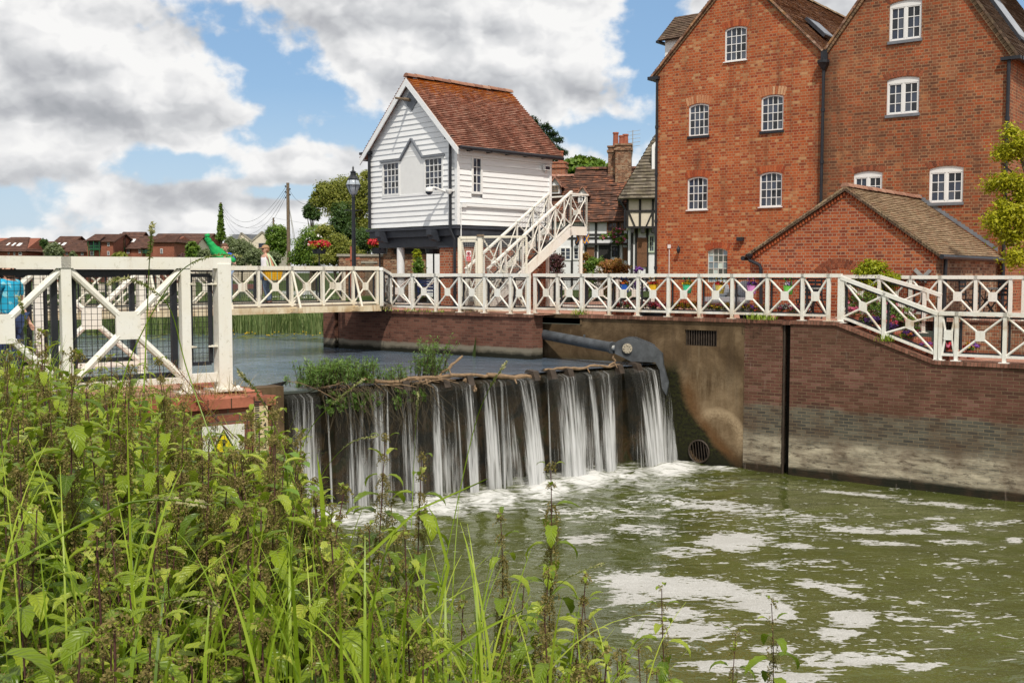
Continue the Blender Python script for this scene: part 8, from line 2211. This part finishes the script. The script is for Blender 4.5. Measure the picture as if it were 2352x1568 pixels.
# ------------------------------------------------------------------ boats moored by the reeds
def boat(px, D, L_, hullc, label, cab, rz):
    p = g0(px, D, ZU); t = T('moored_boat', label, 'boat', p, 'boats moored beyond the bridge'); fr = frame(p, rz); q = M(); n = 10; rows = []
    for k in range(n + 1):
        u = k / n; x = (u - .5) * L_; w = .95 * (1 - max(0, (u - .55) / .45) ** 2.2) + .02; s = .1 * u; b = len(q.v)
        q.v += [(x, -w, .75 + s), (x, -w * .85, .1), (x, 0, -.2 + .2 * max(0, u - .7)), (x, w * .85, .1), (x, w, .75 + s)]; rows.append(b)
    for a, b in zip(rows, rows[1:]):
        for j in range(4): q.face((a + j, a + j + 1, b + j + 1, b + j))
        q.face((a + 4, a, b, b + 4))
    q.face([rows[0] + j for j in range(5)]); q.build('hull', hullc, t, fr)
    q = M(); a, b, h = cab; q.hexa([(a, -.75, .8), (b, -.7, .8), (b, .7, .8), (a, .75, .8), (a + .1, -.62, .8 + h), (b - .5, -.58, .8 + h), (b - .5, .58, .8 + h), (a + .1, .62, .8 + h)]); c_ = q.build('cabin', hullc, t, fr)
    q = M()
    for s in (-1, 1):
        for k in range(2): x0 = a + .3 + k * (b - a - .9) / 2; q.extr([(x0, s * .735, 1.0), (x0 + (b - a) * .3, s * .72, 1.0), (x0 + (b - a) * .28, s * .66, .8 + h * .8), (x0, s * .675, .8 + h * .8)], (0, s * .01, 0))
    q.build('cabin_window', m_glass, c_, fr)
    q = M()
    for s in (-.85, .85):
        pts = [((u - .5) * L_, s * (1 - max(0, (u - .55) / .45) ** 2.2), 1.25) for u in (.5, .65, .8, .92)]; q.tube(pts, .02, 6)
        for pt_ in pts: q.tube([pt_, (pt_[0], pt_[1], .8)], .015, 5)
    q.build('guard_rail', m_gal, t, fr)
boat(690, 48.2, 3.6, colour('boat_white', (.72, .73, .75), .3), 'white cabin boat moored beyond the footbridge', (-.9, 1.2, .7), .15)
boat(575, 49, 4.4, colour('boat_maroon', (.16, .06, .05), .5), 'dark red canopied boat moored beyond the footbridge', (-1.7, 1.0, 1.0), .05)


# ------------------------------------------------------------------ people
def skin_mesh(name, J, E, m, parent, fr, sub=2, root=0, R=None):
    """continuous surface grown round a joint graph: J {name:(x,y,z,r)}, E [(a,b)]"""
    ks = list(J); ix = {k: i for i, k in enumerate(ks)}; me = bpy.data.meshes.new(name); me.from_pydata([J[k][:3] for k in ks], [(ix[a], ix[b]) for a, b in E], [])
    o = bpy.data.objects.new('tmp', me); COL.objects.link(o); md = o.modifiers.new('s', 'SKIN'); md.use_smooth_shade = True; md.branch_smoothing = .3
    for k in ks:
        v = me.skin_vertices[0].data[ix[k]]; r = J[k][3]; v.radius = r if isinstance(r, tuple) else (r, r); v.use_root = (ix[k] == root)
    sb_ = o.modifiers.new('u', 'SUBSURF'); sb_.levels = sub; sb_.render_levels = sub
    me2 = bpy.data.meshes.new_from_object(o.evaluated_get(bpy.context.evaluated_depsgraph_get())); bpy.data.objects.remove(o); me2.name = name
    me2.polygons.foreach_set('use_smooth', np.ones(len(me2.polygons), bool)); me2.transform(W[parent].inverted() @ fr)
    return link(name, me2, m, parent)


def person(label, p, rz, h=1.65, arms=None, legs=None, top=None, trous=None, shoe=None, hair=None, hairlen=.0, sleeve=True, gender=0):
    """faces local -x; z up; built at 1.65 m and scaled"""
    s = h / 1.65; t = T('person', label, 'person', p); fr = frame(p, rz) @ Matrix.Scale(s, 4)
    la, ra = arms or (((0, -.19, 1.36), (.03, -.24, 1.09), (-.10, -.24, .88)), ((0, .19, 1.36), (.05, .24, 1.09), (-.08, .24, .88)))
    ll, rl = legs or (((0, -.09, .88), (-.05, -.09, .48), (.05, -.09, .08)), ((0, .09, .88), (.06, .09, .48), (.20, .09, .12)))
    J = {'pel': (0, 0, .92, (.13, .15)), 'waist': (0, 0, 1.08, (.10, .125)), 'chest': (0, 0, 1.25, (.115, .155)), 'neckb': (.0, 0, 1.40, (.07, .08)), 'neck': (-.01, 0, 1.455, .048), 'jaw': (-.03, 0, 1.50, (.062, .055)), 'head': (-.015, 0, 1.575, (.09, .078)), 'crown': (-.0, 0, 1.625, (.055, .05))}
    E = [('pel', 'waist'), ('waist', 'chest'), ('chest', 'neckb'), ('neckb', 'neck'), ('neck', 'jaw'), ('jaw', 'head'), ('head', 'crown')]
    for nm, ar in (('l', la), ('r', ra)):
        J[nm + 'sh'] = (*ar[0], .055); J[nm + 'el'] = (*ar[1], .042); J[nm + 'wr'] = (*ar[2], .028); E += [('chest' if False else 'neckb', nm + 'sh'), (nm + 'sh', nm + 'el'), (nm + 'el', nm + 'wr')]
        w = Vector(ar[2]); d = (w - Vector(ar[1])).normalized(); sd = d.cross(Vector((0, 1, 0))); sd = sd.normalized() if sd.length > .1 else Vector((1, 0, 0)); pl = w + d * .07; J[nm + 'pa'] = (*pl, (.032, .018)); E.append((nm + 'wr', nm + 'pa'))
        for k in range(4):
            f0 = pl + sd * (.024 - .016 * k) + d * .02; f1 = f0 + d * (.05, .06, .055, .04)[k] + Vector((-.012, 0, -.005)); J[f'{nm}f{k}'] = (*f0, .0095); J[f'{nm}g{k}'] = (*f1, .0075); E += [(nm + 'pa', f'{nm}f{k}'), (f'{nm}f{k}', f'{nm}g{k}')]
        th = w + d * .04 + sd * .045; J[nm + 't'] = (*th, .010); E.append((nm + 'wr', nm + 't'))
    for nm, lg in (('l', ll), ('r', rl)):
        J[nm + 'hip'] = (*lg[0], .085); J[nm + 'kn'] = (*lg[1], .058); J[nm + 'an'] = (*lg[2], .04); ft = Vector(lg[2]) + Vector((-.15, 0, -.045)); J[nm + 'to'] = (*ft, (.035, .028)); E += [('pel', nm + 'hip'), (nm + 'hip', nm + 'kn'), (nm + 'kn', nm + 'an'), (nm + 'an', nm + 'to')]
    body = skin_mesh('body', J, E, m_skin, t, fr)
    # face
    q = M(); q.ball((-.105, 0, 1.545), (.022, .014, .022), 8, 6); q.build('nose', m_skin, t, fr)
    for y in (-.032, .032): q = M(); q.ball((-.088, y, 1.572), (.012, .014, .009), 8, 6); q.build('eye', m_dk, t, fr)
    q = M(); q.ball((-.090, 0, 1.508), (.012, .024, .006), 8, 6); q.build('mouth', colour('lips', (.4, .13, .11)), t, fr)
    for y in (-.083, .083): q = M(); q.ball((.0, y, 1.555), (.02, .012, .03), 8, 6); q.build('ear', m_skin, t, fr)
    # clothing
    if top:
        Jt = {k: (*J[k][:3], tuple(x * 1.13 + .006 for x in J[k][3]) if isinstance(J[k][3], tuple) else J[k][3] * 1.15 + .008) for k in ('pel', 'waist', 'chest', 'neckb')}; Et = E[:3]
        if sleeve:
            for nm in 'lr':
                a, b = Vector(J[nm + 'sh'][:3]), Vector(J[nm + 'el'][:3]); c_ = a.lerp(b, .6 if sleeve is True else 1.0)
                Jt[nm + 'sh'] = (*a, .070); Jt[nm + 'c'] = (*c_, .062); Et = Et + [('neckb', nm + 'sh'), (nm + 'sh', nm + 'c')]
                if sleeve == 'long': Jt[nm + 'w'] = (*J[nm + 'wr'][:3], .045); Et = Et + [(nm + 'c', nm + 'w')]
        else:
            for nm in 'lr': Jt[nm + 's'] = (*(Vector(J[nm + 'sh'][:3]) * .62 + Vector((0, 0, 1.385)) * .38)[:], .05); Et = Et + [('neckb', nm + 's')]
        skin_mesh('top', Jt, Et, top, t, fr)
    if trous:
        Jt = {'pel': (0, 0, .94, (.145, .165))}; Et = []
        for nm, lg in (('l', ll), ('r', rl)):
            Jt[nm + 'h'] = (*lg[0], .105); Jt[nm + 'k'] = (*lg[1], .085); Jt[nm + 'a'] = (lg[2][0], lg[2][1], lg[2][2] + .05, .08); Et += [('pel', nm + 'h'), (nm + 'h', nm + 'k'), (nm + 'k', nm + 'a')]
        skin_mesh('trousers', Jt, Et, trous, t, fr)
    if shoe:
        for nm, lg in (('l', ll), ('r', rl)):
            a = Vector(lg[2]); q = M(); q.ball(a + Vector((-.06, 0, -.04)), (.13, .045, .045), 10, 6); q.build('shoe', shoe, t, fr)
    if hair:
        q = M(); q.ball((.022, 0, 1.60), (.098, .090, .085), 14, 10); q.ball((.055, 0, 1.555), (.062, .076, .08 + hairlen), 12, 8); q.build('hair', hair, t, fr, smooth=True)
    return t, fr


m_hairL = plain('light_brown_hair', (.34, .19, .09), .7, var=.25, scale=30); m_hairD = plain('brown_hair', (.12, .055, .03), .7, var=.25, scale=30); m_jean = colour('blue_jeans', (.17, .24, .36), .9); m_vest = colour('white_vest', (.75, .73, .78), .9); m_sand = colour('tan_sandals', (.38, .15, .05), .7)
pw = onb(648, .85, .20)
ang = math.atan2(-bd.y, -bd.x) + PI   # walks left along the bridge
wz = math.atan2(bd.y, bd.x) + PI
arms = (((0, -.18, 1.36), (.10, -.23, 1.10), (.02, -.24, .86)), ((0, .18, 1.36), (.10, .27, 1.10), (-.02, .25, .90)))
t, fr = person('woman in white vest and blue jeans walking with a yellow shoulder bag on the bridge', pw, wz, 1.64, arms=arms, top=m_vest, trous=m_jean, shoe=m_sand, hair=m_hairL, sleeve=False)
q = M(); q.lathe((-.0, 0, 1.60), [(.098, 0), (.10, .02), (.085, .06), (.04, .085)], 14); q.extr([(-.07, -.075, 1.60), (-.19, -.04, 1.585), (-.19, .04, 1.585), (-.07, .075, 1.60)], (0, 0, .012)); q.build('cap', colour('tan_cap', (.40, .24, .13), .8), t, fr)
t = T('shoulder_bag', 'yellow canvas shoulder bag with pale green straps carried by the woman', 'bag', pw); q = M(); yo = .36
sgn = 1 if (fr.to_3x3() @ Vector((0, 1, 0))).y < 0 else -1
q.hexa([(-.20, sgn * .27, .72), (.24, sgn * .27, .72), (.24, sgn * .40, .72), (-.20, sgn * .40, .72), (-.27, sgn * .26, 1.07), (.32, sgn * .26, 1.07), (.32, sgn * .41, 1.07), (-.27, sgn * .41, 1.07)]); q.build('bag_body', colour('bag_yellow', (.80, .42, .01), .8), t, fr)
for x in (-.06, .12):
    q = M(); q.bar((x, sgn * .415, .73), (x, sgn * .415, 1.08), .015, .04, up=(0, 1, 0)); q.tube([(x, sgn * .41, 1.07), (x * .4, sgn * .24, 1.34), (x * .2, sgn * .14, 1.43), (x * .5, sgn * .10, 1.30), (x, sgn * .25, 1.07)], .018, 6); q.build('strap', colour('strap_green', (.45, .58, .38), .8), t, fr)
# figure pulling on a green jumper, seen over the near rail
pc = aty(517, 620, 26.7); pc.z = .22
arms = (((0, -.18, 1.36), (-.10, -.24, 1.14), (-.24, -.06, 1.26)), ((0, .18, 1.36), (-.06, .28, 1.54), (-.08, .38, 1.70)))
m_gj = colour('green_jumper', (.01, .33, .08), .8)
t, fr = person('person in a blue shirt pulling a green jumper over a raised arm behind the railing', pc, PI / 2 + .3, 1.58, arms=arms, top=colour('royal_blue_shirt', (.02, .08, .48), .8), trous=m_jean, shoe=m_black, hair=m_hairD)
tp = [fr @ Vector(v_) for v_ in ((-.05, -.02, 1.24), (-.05, .12, 1.36), (-.07, .24, 1.50), (-.09, .33, 1.63), (-.09, .40, 1.74), (-.09, .45, 1.83))]
t = T('green_jumper', 'bright green jumper held up in the air beside the railing', 'jumper', tp[0]); q = M(); rj = [.19, .165, .115, .082, .066, .055]; tq = []; rq = []
for k in range(len(tp) - 1):
    for j in range(4): f_ = j / 4; tq.append(tp[k].lerp(tp[k + 1], f_) + Vector((random.gauss(0, .008), random.gauss(0, .008), 0))); rq.append((rj[k] + (rj[k + 1] - rj[k]) * f_) * random.uniform(.86, 1.12))
b0_ = len(q.v); q.tube(tq, rq, 18)
for i_v in range(b0_, len(q.v)): a_ = 1 + .10 * math.sin(i_v % 18 * 2.1 + i_v // 18 * .7); c_ = tq[min((i_v - b0_) // 18, len(tq) - 1)]; q.v[i_v] = tuple(c_ + (Vector(q.v[i_v]) - c_) * a_)
q.tube([tp[-1], tp[-1] + Vector((.08, 0, .05))], [.065, .04], 10); q.ball(tp[0], (.24, .17, .13), 12, 8); q.build('cloth', m_gj, t, smooth=True)
# child in a turquoise shirt at the left edge, on the near platform
pc = aty(18, 620, 10.9); pc.z = 0.0
person('child in a turquoise patterned shirt at the left edge behind the mesh', pc, PI * .9, 1.22, top=mat('turquoise_print', lambda g: pbr(g, g.mix(g.mr(g.noise((g('TexCoord'), 'Object'), 14, 3, .5), .56, .62), (.01, .36, .58), (.25, .62, .72)), .8)), trous=colour('navy_shorts', (.03, .05, .12), .9), shoe=m_black, hair=m_hairD)
